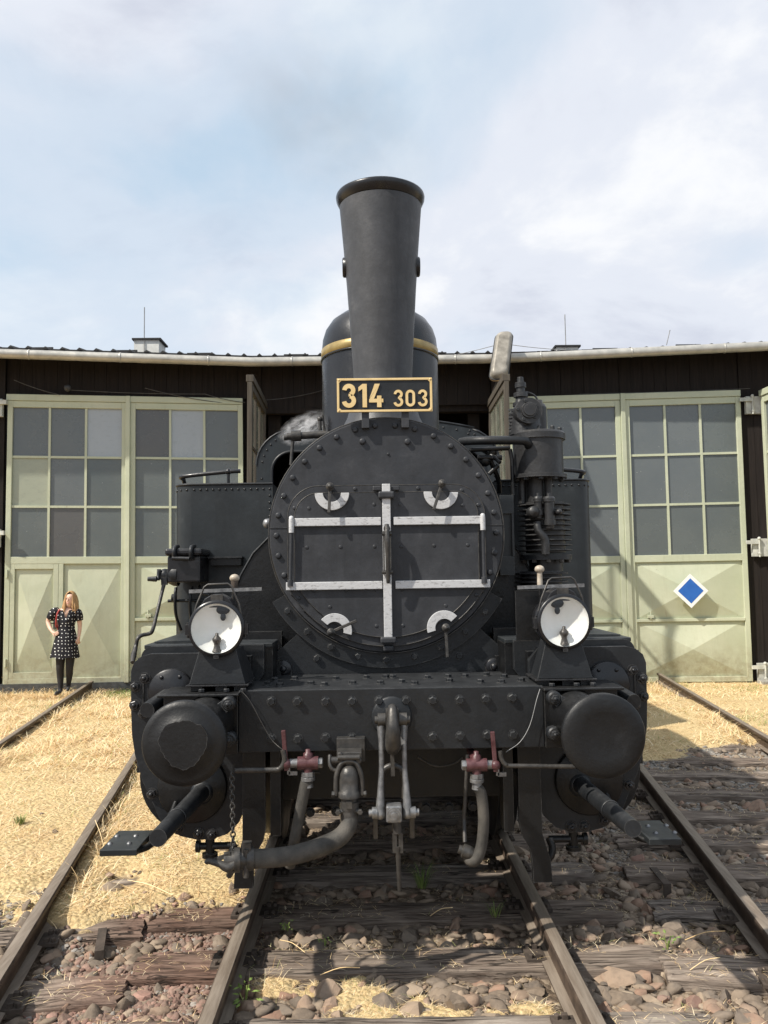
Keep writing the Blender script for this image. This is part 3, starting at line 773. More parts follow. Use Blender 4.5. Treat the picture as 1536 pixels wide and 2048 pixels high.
# ------------------------------------------------------------------ engine shed
shed = empty('roundhouse', (0, 15, 0), 'long dark timber engine shed with pale green glazed doors behind the locomotive', 'engine shed')
LBL, LBM, LBR = (-6.210, 14.00, -0.02), (-4.262, 14.27, -0.05), (-2.300, 14.55, -0.08)
def lerp(a, b_, t): return tuple(a[i] + (b_[i] - a[i]) * t for i in range(3))
def leaf(corners, frame_mat='door_paint', cross=None, wicket=False, panes=None, outline_mid=0.434, lower_rail=None, gate_label=None, flip=False):
    BL, BR, TR, TL = [Vector(c) for c in corners]
    Wd = ((BR - BL).length + (TR - TL).length) / 2; Hd = ((TL - BL).length + (TR - BR).length) / 2
    nrm = (BR - BL).cross(TL - BL).normalized()
    if nrm.y > 0: nrm = -nrm
    if flip: nrm = -nrm
    def M(x, z, d=0.0):
        u, v = x / Wd, z / Hd
        return (BL * (1 - u) + BR * u) * (1 - v) + (TL * (1 - u) + TR * u) * v + nrm * d
    def slab(mb, x0, x1, z0, z1, d0, d1):
        vs = [M(x, z, d) for d in (d0, d1) for (x, z) in ((x0, z0), (x1, z0), (x1, z1), (x0, z1))]
        return mb.add(vs, [(0, 3, 2, 1), (4, 5, 6, 7), (0, 1, 5, 4), (1, 2, 6, 5), (2, 3, 7, 6), (3, 0, 4, 7)])
    zm = Hd * outline_mid; zt = Hd
    st = 0.085
    f = MB()
    slab(f, 0, st, 0, Hd, -0.03, 0.045); slab(f, Wd - st, Wd, 0, Hd, -0.03, 0.045)
    slab(f, st, Wd - st, Hd - 0.11, Hd, -0.03, 0.043); slab(f, st, Wd - st, 0, 0.09, -0.03, 0.043)
    slab(f, st, Wd - st, zm - 0.075, zm + 0.045, -0.03, 0.043)
    slab(f, -0.02, Wd + 0.0, Hd + 0.003, Hd + 0.11, -0.05, 0.065)
    fo = obj('door_leaf', f, frame_mat, shed, bevel=0.006)
    # glazed upper half, three by three
    z0, z1 = zm + 0.045, Hd - 0.11; cw = (Wd - 2 * st) / 3; ch = (z1 - z0) / 3; mw = 0.019
    g = MB()
    for i in (1, 2): slab(g, st + i * cw - mw, st + i * cw + mw, z0, z1, -0.012, 0.026)
    for k in (1, 2):
        for i in range(3):
            a = st + i * cw + (mw if i else 0); b_ = st + (i + 1) * cw - (mw if i < 2 else 0)
            slab(g, a, b_, z0 + k * ch - mw, z0 + k * ch + mw, -0.012, 0.024)
    obj('glazing_bar', g, frame_mat, fo)
    for k in range(3):
        for i in range(3):
            p = MB(); a = 0.003
            slab(p, st + i * cw + (mw if i else 0) - a, st + (i + 1) * cw - (mw if i < 2 else 0) + a, z0 + k * ch + (mw if k else 0) - a, z0 + (k + 1) * ch - (mw if k < 2 else 0) + a, -0.008, 0.000)
            obj('pane', p, panes[2 - k][i] if panes else rnd.choice(['pane_grey', 'pane_slate', 'pane_dark', 'pane_slate']), fo)
    # sheet steel lower panels, pressed to a shallow pyramid
    def sheet(x0, x1, za, zb, dep):
        mb = MB()
        c = [M(x0, za, 0.0), M(x1, za, 0.0), M(x1, zb, 0.0), M(x0, zb, 0.0)]; ap = M((x0 + x1) / 2, (za + zb) / 2, dep)
        mb.add(c + [ap], [(0, 1, 4), (1, 2, 4), (2, 3, 4), (3, 0, 4)])
        mb.add([M(x0, za, -0.02), M(x1, za, -0.02), M(x1, zb, -0.02), M(x0, zb, -0.02)], [(0, 3, 2, 1)])
        obj('sheet_panel', mb, frame_mat, fo)
    lo, hi = 0.09, zm - 0.075
    if wicket:
        xa = Wd * 0.46
        bars = MB()
        for (a, b_, c, d) in ((st, st + 0.075, lo, hi), (xa - 0.125, xa - 0.045, lo, hi), (st + 0.075, xa - 0.125, hi - 0.085, hi), (st + 0.075, xa - 0.125, lo, lo + 0.10)):
            slab(bars, a, b_, c, d, 0.0, 0.040)
        slab(bars, xa - 0.040, xa + 0.035, lo, hi, 0.0, 0.042)
        obj('wicket_frame', bars, 'door_paint', fo, bevel=0.004)
        sheet(st + 0.075, xa - 0.125, lo + 0.10, hi - 0.085, 0.085)
        sheet(xa + 0.035, Wd - st, lo, hi, 0.09)
        hd = MB()
        slab(hd, xa - 0.115, xa - 0.065, Hd * 0.19, Hd * 0.225, 0.040, 0.055)
        hd.tube([M(xa - 0.09, Hd * 0.21, 0.05), M(xa - 0.09, Hd * 0.21, 0.10), M(xa - 0.20, Hd * 0.21, 0.10)], 0.010, 8)
        obj('door_handle', hd, 'dark_steel', fo)
        for zz in (Hd * 0.06, Hd * 0.37):
            pz = M(st * 0.5, zz, 0.055); pz2 = M(st * 0.5, zz + 0.13, 0.055)
            obj('hinge', MB().cyl(pz, pz2, 0.018, n=10), 'door_paint', fo)
    else:
        zr = Hd * (lower_rail or 0.215)
        bars = MB(); slab(bars, st, Wd - st, zr - 0.025, zr + 0.025, 0.0, 0.052)
        bars.cyl(M(Wd * 0.16, zr + 0.02, 0.06), M(Wd * 0.16, zr + 0.16, 0.06), 0.014, n=8); slab(bars, Wd * 0.135, Wd * 0.185, zr + 0.04, zr + 0.09, 0.0, 0.075)
        obj('lower_rail', bars, frame_mat, fo, bevel=0.004)
        sheet(st, Wd - st, lo, zr - 0.025, 0.115); sheet(st, Wd - st, zr + 0.025, hi, 0.115)
    return fo, M, Wd, Hd
def shift(c, dz): return (c[0], c[1], c[2] + dz)
LTL, LTM, LTR = (-6.215, 14.00, 4.735), (-4.300, 14.27, 4.735), (-2.330, 14.55, 4.735)
PG, PD, PL, PN, PS = 'pane_grey', 'pane_dark', 'pane_light', 'pane_green', 'pane_slate'
leaf((LBL, lerp(LBL, LBR, 0.497), lerp(LTL, LTR, 0.497), LTL), wicket=True, panes=[[PG, PG, PL], [PN, PG, PS], [PS, PD, PS]])
leaf((lerp(LBL, LBR, 0.512), LBR, LTR, lerp(LTL, LTR, 0.512)), lower_rail=0.22, panes=[[PD, PL, PG], [PS, PG, PG], [PS, PS, PG]])
RBL, RBR = (2.330, 14.35, -0.20), (6.275, 13.97, -0.17)
RTL, RTR = (2.325, 14.35, 4.660), (6.285, 13.97, 4.660)
leaf((RBL, lerp(RBL, RBR, 0.490), lerp(RTL, RTR, 0.490), RTL), lower_rail=0.215, panes=[[PG, PG, PG], [PS, PG, PG], [PS, PS, PG]])
sign_leaf = leaf((lerp(RBL, RBR, 0.508), RBR, RTR, lerp(RTL, RTR, 0.508)), lower_rail=0.215, panes=[[PG, PG, PS], [PG, PG, PS], [PS, PS, PS]])
for (bl, br, tl, tr, t) in ((LBL, LBR, LTL, LTR, 0.5045), (RBL, RBR, RTL, RTR, 0.499)):   # cover strip where two leaves meet
    a, b_ = Vector(lerp(bl, br, t)), Vector(lerp(tl, tr, t))
    mb = MB().beam(a + Vector((0, -0.06, 0)), b_ + Vector((0, -0.06, 0.11)), 0.075, 0.055, (0, -1, 0))
    obj('cover_strip', mb, 'door_paint', shed, bevel=0.005)
# two leaves of the middle bay, swung out towards the turntable
leaf(((-2.00, 14.52, -0.10), (-1.945, 12.48, -0.10), (-1.905, 12.46, 4.66), (-1.955, 14.52, 4.66)), 'leaf_timber', panes=[['leaf_glass'] * 3] * 3, lower_rail=0.215, flip=True)
leaf(((2.03, 14.34, -0.12), (1.985, 12.34, -0.12), (1.99, 12.34, 4.60), (2.035, 14.34, 4.60)), 'leaf_timber', panes=[['leaf_glass'] * 3] * 3, lower_rail=0.215, flip=False)
# leaf of the next bay on the right, also open
leaf(((6.60, 13.78, -0.17), (6.66, 11.78, -0.17), (6.66, 11.78, 4.62), (6.60, 13.78, 4.62)), lower_rail=0.215, flip=False)
# dark plank wall above and between the doors
plank_mb = MB().box((-0.098, -0.015, 0), (0.098, 0.015, 1))
PLANK = mesh_of('plank', plank_mb, 'dark_timber')
def planks(p0, p1, z0, z1, w=0.2):
    a, b_ = Vector(p0), Vector(p1); d = b_ - a; L = d.length; n = max(1, round(L / w)); ang = math.atan2(d.y, d.x)
    for i in range(n):
        p = a + d * ((i + 0.5) / n); zz = z0(i / n) if callable(z0) else z0
        link('plank', PLANK, shed, (p.x, p.y + rnd.uniform(-0.006, 0.006), zz), (0, 0, ang), (L / n / 0.2, 1, z1 - zz))
planks((-11.5, 13.30), (-6.28, 14.03), -0.1, 5.60)
planks((-6.28, 14.09), (-2.02, 14.66), 4.86, 5.60)
planks((-2.02, 14.70), (2.08, 14.56), 4.70, 5.60)
planks((2.08, 14.44), (6.30, 14.05), 4.79, 5.60)
planks((6.30, 14.03), (6.74, 13.98), -0.25, 5.60, 0.22)
planks((6.74, 13.98), (11.0, 13.0), 4.79, 5.60)
obj('door_post', MB().box((-2.27, 14.60, -0.15), (-2.03, 14.82, 4.85)), 'dark_timber', shed); obj('door_post', MB().box((2.07, 14.46, -0.2), (2.30, 14.70, 4.78)), 'dark_timber', shed)
lint = MB().box((-2.03, 14.66, 4.60), (2.07, 14.86, 4.72))
obj('lintel', lint, 'dark_timber', shed)
obj('inner_post', MB().box((-1.92, 14.9, -0.1), (-1.70, 15.1, 4.6)), 'dark_timber', shed); obj('inner_post', MB().box((1.72, 14.9, -0.1), (1.92, 15.1, 4.6)), 'dark_timber', shed)
shell = MB()
shell.box((-13, 32, -0.3), (13, 32.2, 8.0)); shell.box((-13.2, 13.2, -0.3), (-13, 32, 8.0)); shell.box((13, 12.6, -0.3), (13.2, 32, 8.0))
shell.add([(-11.5, 13.42, -0.3), (-6.3, 14.14, -0.3), (-6.3, 14.14, 5.5), (-11.5, 13.42, 5.5)], [(0, 1, 2, 3)])
shell.add([(-6.25, 14.16, -0.3), (-2.25, 14.72, -0.3), (-2.25, 14.72, 5.5), (-6.25, 14.16, 5.5)], [(0, 1, 2, 3)])
shell.add([(2.25, 14.56, -0.3), (6.7, 14.14, -0.3), (6.7, 14.14, 5.5), (2.25, 14.56, 5.5)], [(0, 1, 2, 3)])
shell.box((-13.0, 13.16, -0.3), (-11.5, 13.3, 5.6)); shell.box((10.9, 12.7, -0.3), (13.0, 12.9, 5.6))
obj('inner_wall', shell, 'interior', shed)
# eaves line, roof, gutter
EAVE = [(-11.8, 12.62, 5.44), (-6.40, 13.42, 5.39), (-2.1, 14.05, 5.36), (2.1, 13.93, 5.34), (6.60, 13.40, 5.37), (11.4, 12.45, 5.43)]
rf = MB()
for a, b_ in zip(EAVE[:-1], EAVE[1:]):
    a2, b2 = (a[0] * 1.03, 33.0, a[2] + 2.9), (b_[0] * 1.03, 33.0, b_[2] + 2.9)
    lo = [(a[0], a[1] + 0.06, a[2] + 0.06), (b_[0], b_[1] + 0.06, b_[2] + 0.06), b2, a2]
    hi = [(p[0], p[1], p[2] + (0.085 if a[0] < -1 else 0.05)) for p in lo]
    rf.add(lo + hi, [(0, 3, 2, 1), (4, 5, 6, 7), (0, 1, 5, 4), (2, 3, 7, 6)])
roof = obj('roof', rf, 'roof_felt', shed)
rib = MB(); guard = MB()
for a, b_ in zip(EAVE[:-1], EAVE[1:]):
    L = Vector(b_) - Vector(a); n = int(L.length / 0.26)
    for i in range(n):
        p = Vector(a) + L * ((i + 0.5) / n); q = Vector((p.x * 1.03, 33.0, p.z + 2.9)); p2 = p + (q - p) * 0.25
        p = p + Vector((0, 0.05, 0.143 if a[0] < -1 else 0.108)); p2 = p2 + Vector((0, 0, 0.145 if a[0] < -1 else 0.110)); s = Vector((0.028, 0, 0)); h = Vector((0, 0, 0.040 if a[0] < -1 else 0.020))
        rib.add([p - s * 1.6, p + s * 1.6, p + h, p2 - s * 1.6, p2 + s * 1.6, p2 + h], [(0, 1, 2), (3, 5, 4), (0, 2, 5, 3), (1, 4, 5, 2)])
        if i % 5 == 2:
            c = p + Vector((rnd.uniform(-.1, .1), 0.55, 0.14)); guard.beam(c - Vector((0.22, 0, 0)), c + Vector((0.22, 0.0, 0)), 0.02, 0.05); guard.beam(c + Vector((0.15, 0, 0)), c + Vector((0.15, 0.05, -0.09)), 0.02, 0.02)
obj('roof_rib', rib, 'roof_felt', roof, kind='stuff'); obj('snow_guard', guard, 'roof_felt', roof, kind='stuff')
gut = MB()
for a, b_ in zip(EAVE[:-1], EAVE[1:]): pass
gut.tube([(p[0], p[1], p[2] + 0.02) for p in EAVE], 0.078, 14)
gutter = obj('gutter', gut, 'zinc', shed)
for a, b_ in zip(EAVE[:-1], EAVE[1:]):
    L = Vector(b_) - Vector(a); n = max(1, int(L.length / 1.15))
    for i in range(n):
        p = Vector(a) + L * ((i + 0.5) / n) + Vector((0, 0, 0.02))
        obj('gutter_bracket', MB().lathe(p - L.normalized() * 0.014, L, [(0.081, 0), (0.085, 0.003), (0.085, 0.025), (0.081, 0.028)], 14), 'zinc', gutter)
def roof_stack(px0, px1, y, z, w, d, h):
    mb = MB().box((px0, y, z), (px0 + w, y + d, z + h)); o = obj('chimney', mb, 'white_render', roof)
    obj('chimney_cap', MB().box((px0 - 0.04, y - 0.04, z + h), (px0 + w + 0.05, y + d + 0.05, z + h + 0.04)), 'roof_felt', o)
    rod = MB().cyl((px0 + w * 0.42, y - 0.02, z + h * 0.3), (px0 + w * 0.42, y - 0.02, z + h + 0.75), 0.011, n=6)
    obj('lightning_rod', rod, 'wire_grey', o)
roof_stack(-5.388, 0, 18.5, 6.05, 0.56, 0.6, 7.071 - 6.05)
roof_stack(4.202, 0, 18.5, 6.05, 0.50, 0.6, 6.811 - 6.05)
obj('lightning_rod', MB().cyl((6.175, 17.000, 6.420), (6.262, 17.000, 6.740), 0.009, n=6), 'wire_grey', roof)
# dark kick boards under the doors, hinge blocks, plinth
for (a, b_, za, zb, dz) in (((-6.3, 13.93), (-2.05, 14.52), -0.02, -0.06, 0.24), ((2.1, 14.30), (6.5, 13.88), -0.215, -0.185, 0.22)):
    kb = MB().add([(a[0], a[1], za - dz), (b_[0], b_[1], zb - dz), (b_[0], b_[1], zb), (a[0], a[1], za), (a[0], a[1] + 0.1, za), (b_[0], b_[1] + 0.1, zb)], [(0, 1, 2, 3), (3, 2, 5, 4)])
    obj('kick_board', kb, 'bitumen', shed)
for z in (4.503, 2.066, -0.020):
    hb = MB().box((6.36, 13.90, z - 0.15), (6.72, 13.97, z + 0.15)); o = obj('hinge_block', hb, 'white_hinge', shed)
    hp = MB()
    for x in (6.46, 6.64):
        hp.cyl((x, 13.87, z - 0.16), (x, 13.87, z + 0.13), 0.016, n=8); hp.sphere((x, 13.87, z + 0.15), 0.03, 8, 6); hp.hexbolt((x, 13.88, z - 0.1), (0, -1, 0), 0.026, 0.03)
    hp.box((6.24, 13.86, z + 0.06), (6.46, 13.89, z + 0.12))
    obj('hinge_bolt', hp, 'white_hinge', o)
for z in (4.60, 2.40):
    hb = MB().box((-6.50, 13.88, z - 0.15), (-6.27, 13.95, z + 0.15)); o = obj('hinge_block', hb, 'white_hinge', shed)
    hp = MB().cyl((-6.36, 13.85, z - 0.2), (-6.36, 13.85, z + 0.14), 0.018, n=8).box((-6.37, 13.83, z + 0.05), (-6.18, 13.90, z + 0.12))
    obj('hinge_bolt', hp, 'white_hinge', o)
obj('plinth', MB().box((6.30, 13.62, -0.35), (6.95, 13.86, -0.13)), 'concrete', shed, bevel=0.015)
def sag(a, b_, s, n=10):
    a, b_ = Vector(a), Vector(b_)
    return [a + (b_ - a) * (i / n) - Vector((0, 0, s * 4 * (i / n) * (1 - i / n))) for i in range(n + 1)]
for (a, b_, s) in (((-6.094, 13.920, 5.078), (-5.354, 14.020, 4.834), 0.02), ((-5.196, 14.050, 4.925), (-2.956, 14.350, 4.897), 0.02), ((-2.956, 14.350, 4.897), (-2.277, 14.480, 4.766), 0.02), ((-3.961, 14.200, 4.980), (-2.624, 14.450, 4.754), 0.03), ((-1.934, 14.550, 4.821), (-0.889, 14.600, 5.001), 0.03), ((3.605, 14.250, 4.802), (6.441, 13.900, 4.789), 0.01)):
    obj('wall_cable', MB().tube(sag(a, b_, s), 0.006, 6), 'wall_wire', shed)
obj('cable_junction', MB().sphere((-5.221, 14.000, 4.949), 0.06, 10, 8), 'cable_black', shed)
obj('overhead_wire', MB().tube(sag((1.134, 13.900, 5.376), (2.038, 13.900, 5.575), 0.01) + sag((2.382, 13.900, 5.589), (3.305, 14.000, 5.520), 0.01), 0.006, 5), 'wire_grey', shed)

# blue diamond sign fixed to the right-hand door
fo, SM, sw, sh_ = sign_leaf
sc = Vector((5.267, 13.990, 1.354)); sn = Vector((-0.096, -0.995, 0)); se = Vector((0.995, -0.096, 0)); sz = Vector((0, 0, 1))
hs = 34.0 / 1657 * 14.0
sc = sc - Vector((0, 0.105, 0))
sign = obj('diamond_sign', MB().prism_axis([(-hs, 0), (0, -hs), (hs, 0), (0, hs)], sc, se, sz, sn, 0.006), 'white_enamel', None, o=sc, label='blue diamond sign with a white border on the pale green shed door', cat='sign')
h2 = hs * 0.73
obj('sign_face', MB().prism_axis([(-h2, 0), (0, -h2), (h2, 0), (0, h2)], sc + sn * 0.0065, se, sz, sn, 0.002), 'blue_enamel', sign)

# lamp head bracketed to the shed wall
la, lb_ = Vector((2.023, 13.250, 4.856)), Vector((2.224, 13.750, 5.747))
ld = (lb_ - la).normalized(); LL = (lb_ - la).length
lamp = empty('street_lamp', la, 'grey elongated lamp head tilted up above the shed gutter', 'lamp')
lx = Vector((1, 0, 0.06)).normalized(); ln = lx.cross(ld).normalized()
if ln.y > 0: ln = -ln
def capsule(w0, w1, h, r, n=8):
    pts = []
    for cx_, cy_, a0 in ((w1 - r, h - r, 0), (-(w1 - r), h - r, 90), (-(w0 - r), r, 180), (w0 - r, r, 270)):
        pts += arc(cx_, cy_, r, a0, a0 + 90, n)
    return pts
def pillow(mb, w0, w1, h, r, o, dep, rings=5):
    out = capsule(w0, w1, h, r); n = len(out); vs = []; cx_, cy_ = 0, h / 2
    for k in range(rings + 1):
        a = k / rings * math.pi / 2; s = 0.62 + 0.38 * math.cos(a); d = math.sin(a) * dep
        if k == rings: s = 0.60
        for x, y in out: vs.append(o + lx * ((x - cx_) * s) + ld * ((y - cy_) * (0.8 + 0.2 * math.cos(a)) + cy_) + ln * d)
    fs = [(i * n + k, i * n + (k + 1) % n, (i + 1) * n + (k + 1) % n, (i + 1) * n + k) for i in range(rings) for k in range(n)]
    mb.add(vs, fs, True); mb.add(vs[-n:], [tuple(range(n))])
pm = MB(); pillow(pm, 0.15, 0.145, LL, 0.11, la, 0.11); obj('lamp_bowl', pm, 'lamp_metal', lamp)
pm = MB(); pm.prism_axis(capsule(0.165, 0.160, LL + 0.04, 0.12), la - ld * 0.02 - ln * 0.015, lx, ld, ln, 0.012); obj('lamp_gasket', pm, 'cable_black', lamp)
ln = -ln; pm = MB(); pillow(pm, 0.16, 0.155, LL + 0.05, 0.115, la - ld * 0.01 + ln * 0.02, 0.10); obj('lamp_cover', pm, 'lamp_shell', lamp)
pm = MB(); mp_ = la + ld * 0.1
pm.tube([mp_ - Vector((0, 0, 0.05)) , mp_ + Vector((0.02, 0.45, -0.10)), mp_ + Vector((0.03, 1.25, -0.16))], 0.03, 10); obj('lamp_arm', pm, 'dark_steel', lamp)

# ------------------------------------------------------------------ locomotive
loco = empty('steam_locomotive', (0, 6.5, 0), 'black steam locomotive seen head on with a brass numbered plate under its chimney', 'locomotive')
FRONT = Vector((0, -1, 0))
def bolt_mesh(kind, r, h):
    mb = MB()
    if kind == 'hex': mb.hexbolt((0, 0, 0), FRONT, r, h, 0.003)
    elif kind == 'round': mb.lathe((0, 0, 0), FRONT, [(r * 1.15, 0), (r, h * 0.5), (r * 0.96, h), (r * 0.55, h * 1.12), (0.0006, h * 1.15)], 10)
    elif kind == 'stud': mb.stud((0, 0, 0), FRONT, r)
    return mb
BOLT = {}
def bolts(parent, pts, kind, r, h, mat='black_paint', name='bolt'):
    key = (kind, r, h, mat)
    if key not in BOLT: BOLT[key] = mesh_of(name, bolt_mesh(kind, r, h), mat)
    for p in pts: link(name, BOLT[key], parent, p, (0, rnd.uniform(0, 1.0), 0))

# --- smokebox
SC = (0.0, 1.938)                                # boiler axis (x, z)
SY, SRAD = 4.65, 0.664
sb = MB()
sb.lathe((SC[0], SY, SC[1]), (0, 1, 0), [(SRAD - 0.012, 0.0), (SRAD, 0.012), (SRAD, 0.040)], 96)
sb.disc((SC[0], SY, SC[1]), (0, 1, 0), SRAD - 0.012, 96, True)
sb.lathe((SC[0], SY, SC[1]), (0, 1, 0), [(SRAD, 0.040), (0.625, 0.041)], 96)
sb.lathe((SC[0], SY + 0.04, SC[1]), (0, 1, 0), [(0.625, 0), (0.625, 1.35), (0.60, 1.36), (0.60, 3.95)], 72)
smokebox = obj('smokebox', sb, 'smokebox_paint', loco)
pts = []
for k in range(34):
    a = R(90 + 5.3 + 10.59 * k)
    pts.append((SC[0] + 0.617 * math.cos(a), SY, SC[1] + 0.617 * math.sin(a)))
bolts(smokebox, [p for p in pts if p[2] > 1.50], 'round', 0.0155, 0.013, 'smokebox_paint')
bolts(smokebox, [(-0.129,4.650,2.464), (0.126,4.650,2.459)], 'round', 0.017, 0.016, 'smokebox_paint')
bolts(smokebox, [(0.015,4.650,2.391)], 'round', 0.007, 0.006, 'smokebox_paint')
for s in (-1, 1):
    obj('seam_strip', MB().box((s * 0.545, SY - 0.004, SC[1] + 0.042), (s * 0.655, SY + 0.002, SC[1] + 0.045)), 'smokebox_paint', smokebox)
# door frame and door leaves
def door_outline(hw, top, rc, rb, inset=0.0):
    zc = SC[1]; out = []
    out += arc(hw - rc, top - rc, rc, 90, 0, 10)
    a0 = -math.degrees(math.acos(min(1, hw / rb)))
    out += arc(0, zc, rb, a0, -180 - a0, 36)
    out += arc(-(hw - rc), top - rc, rc, 180, 90, 10)
    return out
dfr = MB().prism(door_outline(0.552, 2.213, 0.175, 0.622), SY - 0.022, SY + 0.01)
door_frame = obj('door_surround', dfr, 'smokebox_paint', smokebox, bevel=0.004)
dl = MB().prism(door_outline(0.512, 2.172, 0.135, 0.572), SY - 0.036, SY - 0.010)
sdoor = obj('smokebox_door', dl, 'smokebox_paint', loco, bevel=0.005)
DY = SY - 0.036
for out_, y_, par in ((door_outline(0.552, 2.213, 0.175, 0.622), SY - 0.021, door_frame), (door_outline(0.512, 2.172, 0.135, 0.572), SY - 0.035, sdoor)):
    obj('edge_highlight', MB().tube([(x, y_, z) for x, z in out_], 0.0028, 5, True), 'dark_steel', par)  # paler bead added along each outline to draw its edge highlight
obj('edge_highlight', MB().tube([(SC[0] + 0.6625 * math.cos(2 * math.pi * k / 120), SY + 0.003, SC[1] + 0.6625 * math.sin(2 * math.pi * k / 120)) for k in range(120)], 0.0030, 5, True), 'dark_steel', smokebox)  # same added highlight bead round the smokebox rim
bolts(sdoor, [(-0.445,4.620,1.868), (-0.258,4.620,1.868), (-0.069,4.620,1.868), (0.079,4.620,1.866), (0.263,4.620,1.869), (0.451,4.620,1.869), (-0.408,4.620,1.626), (-0.230,4.620,1.626), (-0.064,4.620,1.627), (0.081,4.620,1.627), (0.248,4.620,1.630), (0.415,4.620,1.631), (-0.320,4.620,1.537), (-0.064,4.620,1.428), (0.083,4.620,1.429), (0.321,4.620,1.535), (-0.432,4.620,2.086), (-0.068,4.620,2.103), (0.077,4.620,2.101), (0.427,4.620,2.091)], 'round', 0.0105, 0.008, 'smokebox_paint')
bolts(door_frame, [(-0.514,4.636,2.091), (0.517,4.636,2.094), (-0.174,4.636,2.193), (0.180,4.636,2.192), (0.425,4.636,2.177), (-0.492,4.636,1.588), (0.494,4.636,1.590), (-0.329,4.636,2.100)], 'round', 0.0115, 0.012, 'smokebox_paint')
seam = MB().box((-0.005, DY - 0.004, 1.39), (0.005, DY + 0.002, 2.165))
obj('door_seam', seam, 'oily_black', sdoor)
# silver straps
def strap_bar(name, x0, x1, z0, z1, t=0.012, zo=0.0):
    return obj(name, MB().box((x0, DY - 0.010 - t, z0), (x1, DY - 0.010 + 0.012, z1)), 'silver_paint', sdoor, bevel=0.003)
strap_bar('hinge_strap', -0.511, -0.031, 1.985, 2.030)
strap_bar('hinge_strap', 0.039, 0.543, 1.985, 2.030)
strap_bar('hinge_strap', -0.560, -0.028, 1.632, 1.676)
strap_bar('hinge_strap', 0.044, 0.569, 1.632, 1.676)
vb = MB().box((-0.023, DY - 0.032, 1.345), (0.023, DY - 0.014, 2.215)); locking_bar = obj('locking_bar', vb, 'silver_paint', sdoor, bevel=0.003)
for zc, w, h, d in ((2.152, 0.090, 0.040, 0.05), (1.352, 0.088, 0.036, 0.05), (1.306, 0.058, 0.032, 0.03)):
    obj('bar_keeper', MB().box((-w / 2, DY - d, zc - h / 2), (w / 2, DY + 0.01, zc + h / 2)), 'smokebox_paint', sdoor, bevel=0.010)
for zc in (2.192,):
    obj('keeper_bolt', MB().box((-0.075, DY - 0.02, zc - 0.014), (-0.028, DY + 0.005, zc + 0.014)), 'smokebox_paint', sdoor, bevel=0.006); obj('keeper_bolt', MB().box((0.028, DY - 0.02, zc - 0.014), (0.075, DY + 0.005, zc + 0.014)), 'smokebox_paint', sdoor, bevel=0.006)
hv = MB()
hv.tube([(0.0, DY - 0.075, 1.985), (0.0, DY - 0.095, 1.90), (0.002, DY - 0.085, 1.80), (0.003, DY - 0.07, 1.70), (0.003, DY - 0.06, 1.665)], [0.013, 0.015, 0.012, 0.013, 0.010], 10, sub=4)
hv.cyl((0, DY - 0.08, 1.965), (0, DY - 0.03, 1.965), 0.018, n=12)
hv.cyl((-0.026, DY - 0.055, 1.935), (0.026, DY - 0.055, 1.935), 0.011, n=10); hv.cyl((-0.030, DY - 0.05, 1.724), (0.030, DY - 0.05, 1.724), 0.011, n=10)
hv.beam((-0.018, DY - 0.05, 1.95), (-0.018, DY - 0.05, 1.71), 0.008, 0.016, (0, -1, 0)); hv.beam((0.018, DY - 0.05, 1.95), (0.018, DY - 0.05, 1.71), 0.008, 0.016, (0, -1, 0))
obj('door_handle', hv, 'dark_steel', sdoor)
for (xt, xb, zt, s) in ((-0.528, -0.536, 2.02, -1), (0.535, 0.536, 2.02, 1)):
    hm = MB(); hm.cyl((xt, DY - 0.022, zt - 0.07), (xb, DY - 0.022, 1.66), 0.0095, n=12); hm.cyl((xb, DY - 0.022, 1.690), (xb, DY - 0.022, 1.655), 0.016, n=12)
    obj('hinge_pin', hm, 'smokebox_paint', sdoor)
    cap = MB(); cap.cyl((xt, DY - 0.022, zt - 0.070), (xt, DY - 0.022, zt + 0.005), 0.0145, n=14); cap.lathe((xt, DY - 0.022, zt + 0.005), (0, 0, 1), [(0.013, 0), (0.013, 0.012), (0.007, 0.018), (0.0005, 0.02)], 12)
    obj('hinge_knuckle', cap, 'silver_paint', sdoor)
# quadrants with their clamps
QY = DY - 0.002
def quadrant(c, a0, a1, piv, tip, ro=0.096, ri=0.050):
    q = obj('clamp_quadrant', MB().sector((c[0], c[2]), ri, ro, a0, a1, QY - 0.016, QY + 0.006, 26), 'silver_paint', sdoor, bevel=0.002)
    lv = MB()
    pv, tp = Vector(piv), Vector(tip)
    lv.cyl(pv + Vector((0, 0.05, 0)), pv + Vector((0, -0.055, 0)), 0.016, n=12)
    lv.lathe(pv + Vector((0, -0.05, 0)), FRONT, [(0.023, 0), (0.023, 0.012), (0.012, 0.02), (0.010, 0.028), (0.0005, 0.03)], 14)
    d = tp - pv
    lv.beam(pv + Vector((0, -0.042, 0)), tp + Vector((0, -0.050, 0)), 0.017, 0.011, (0, -1, 0))
    obj('clamp_lever', lv, 'dark_steel', sdoor, bevel=0.003)
quadrant((-0.302, 4.600, 2.169), 180, 360, (-0.310, 4.600, 2.200), (-0.317, 4.600, 2.055))
quadrant((0.306, 4.600, 2.167), 178, 358, (0.309, 4.600, 2.209), (0.260, 4.600, 2.064))
quadrant((-0.295, 4.600, 1.406), -14, 140, (-0.312, 4.600, 1.403), (-0.171, 4.600, 1.464))
quadrant((0.311, 4.600, 1.413), 42, 196, (0.314, 4.600, 1.418), (0.320, 4.600, 1.257))
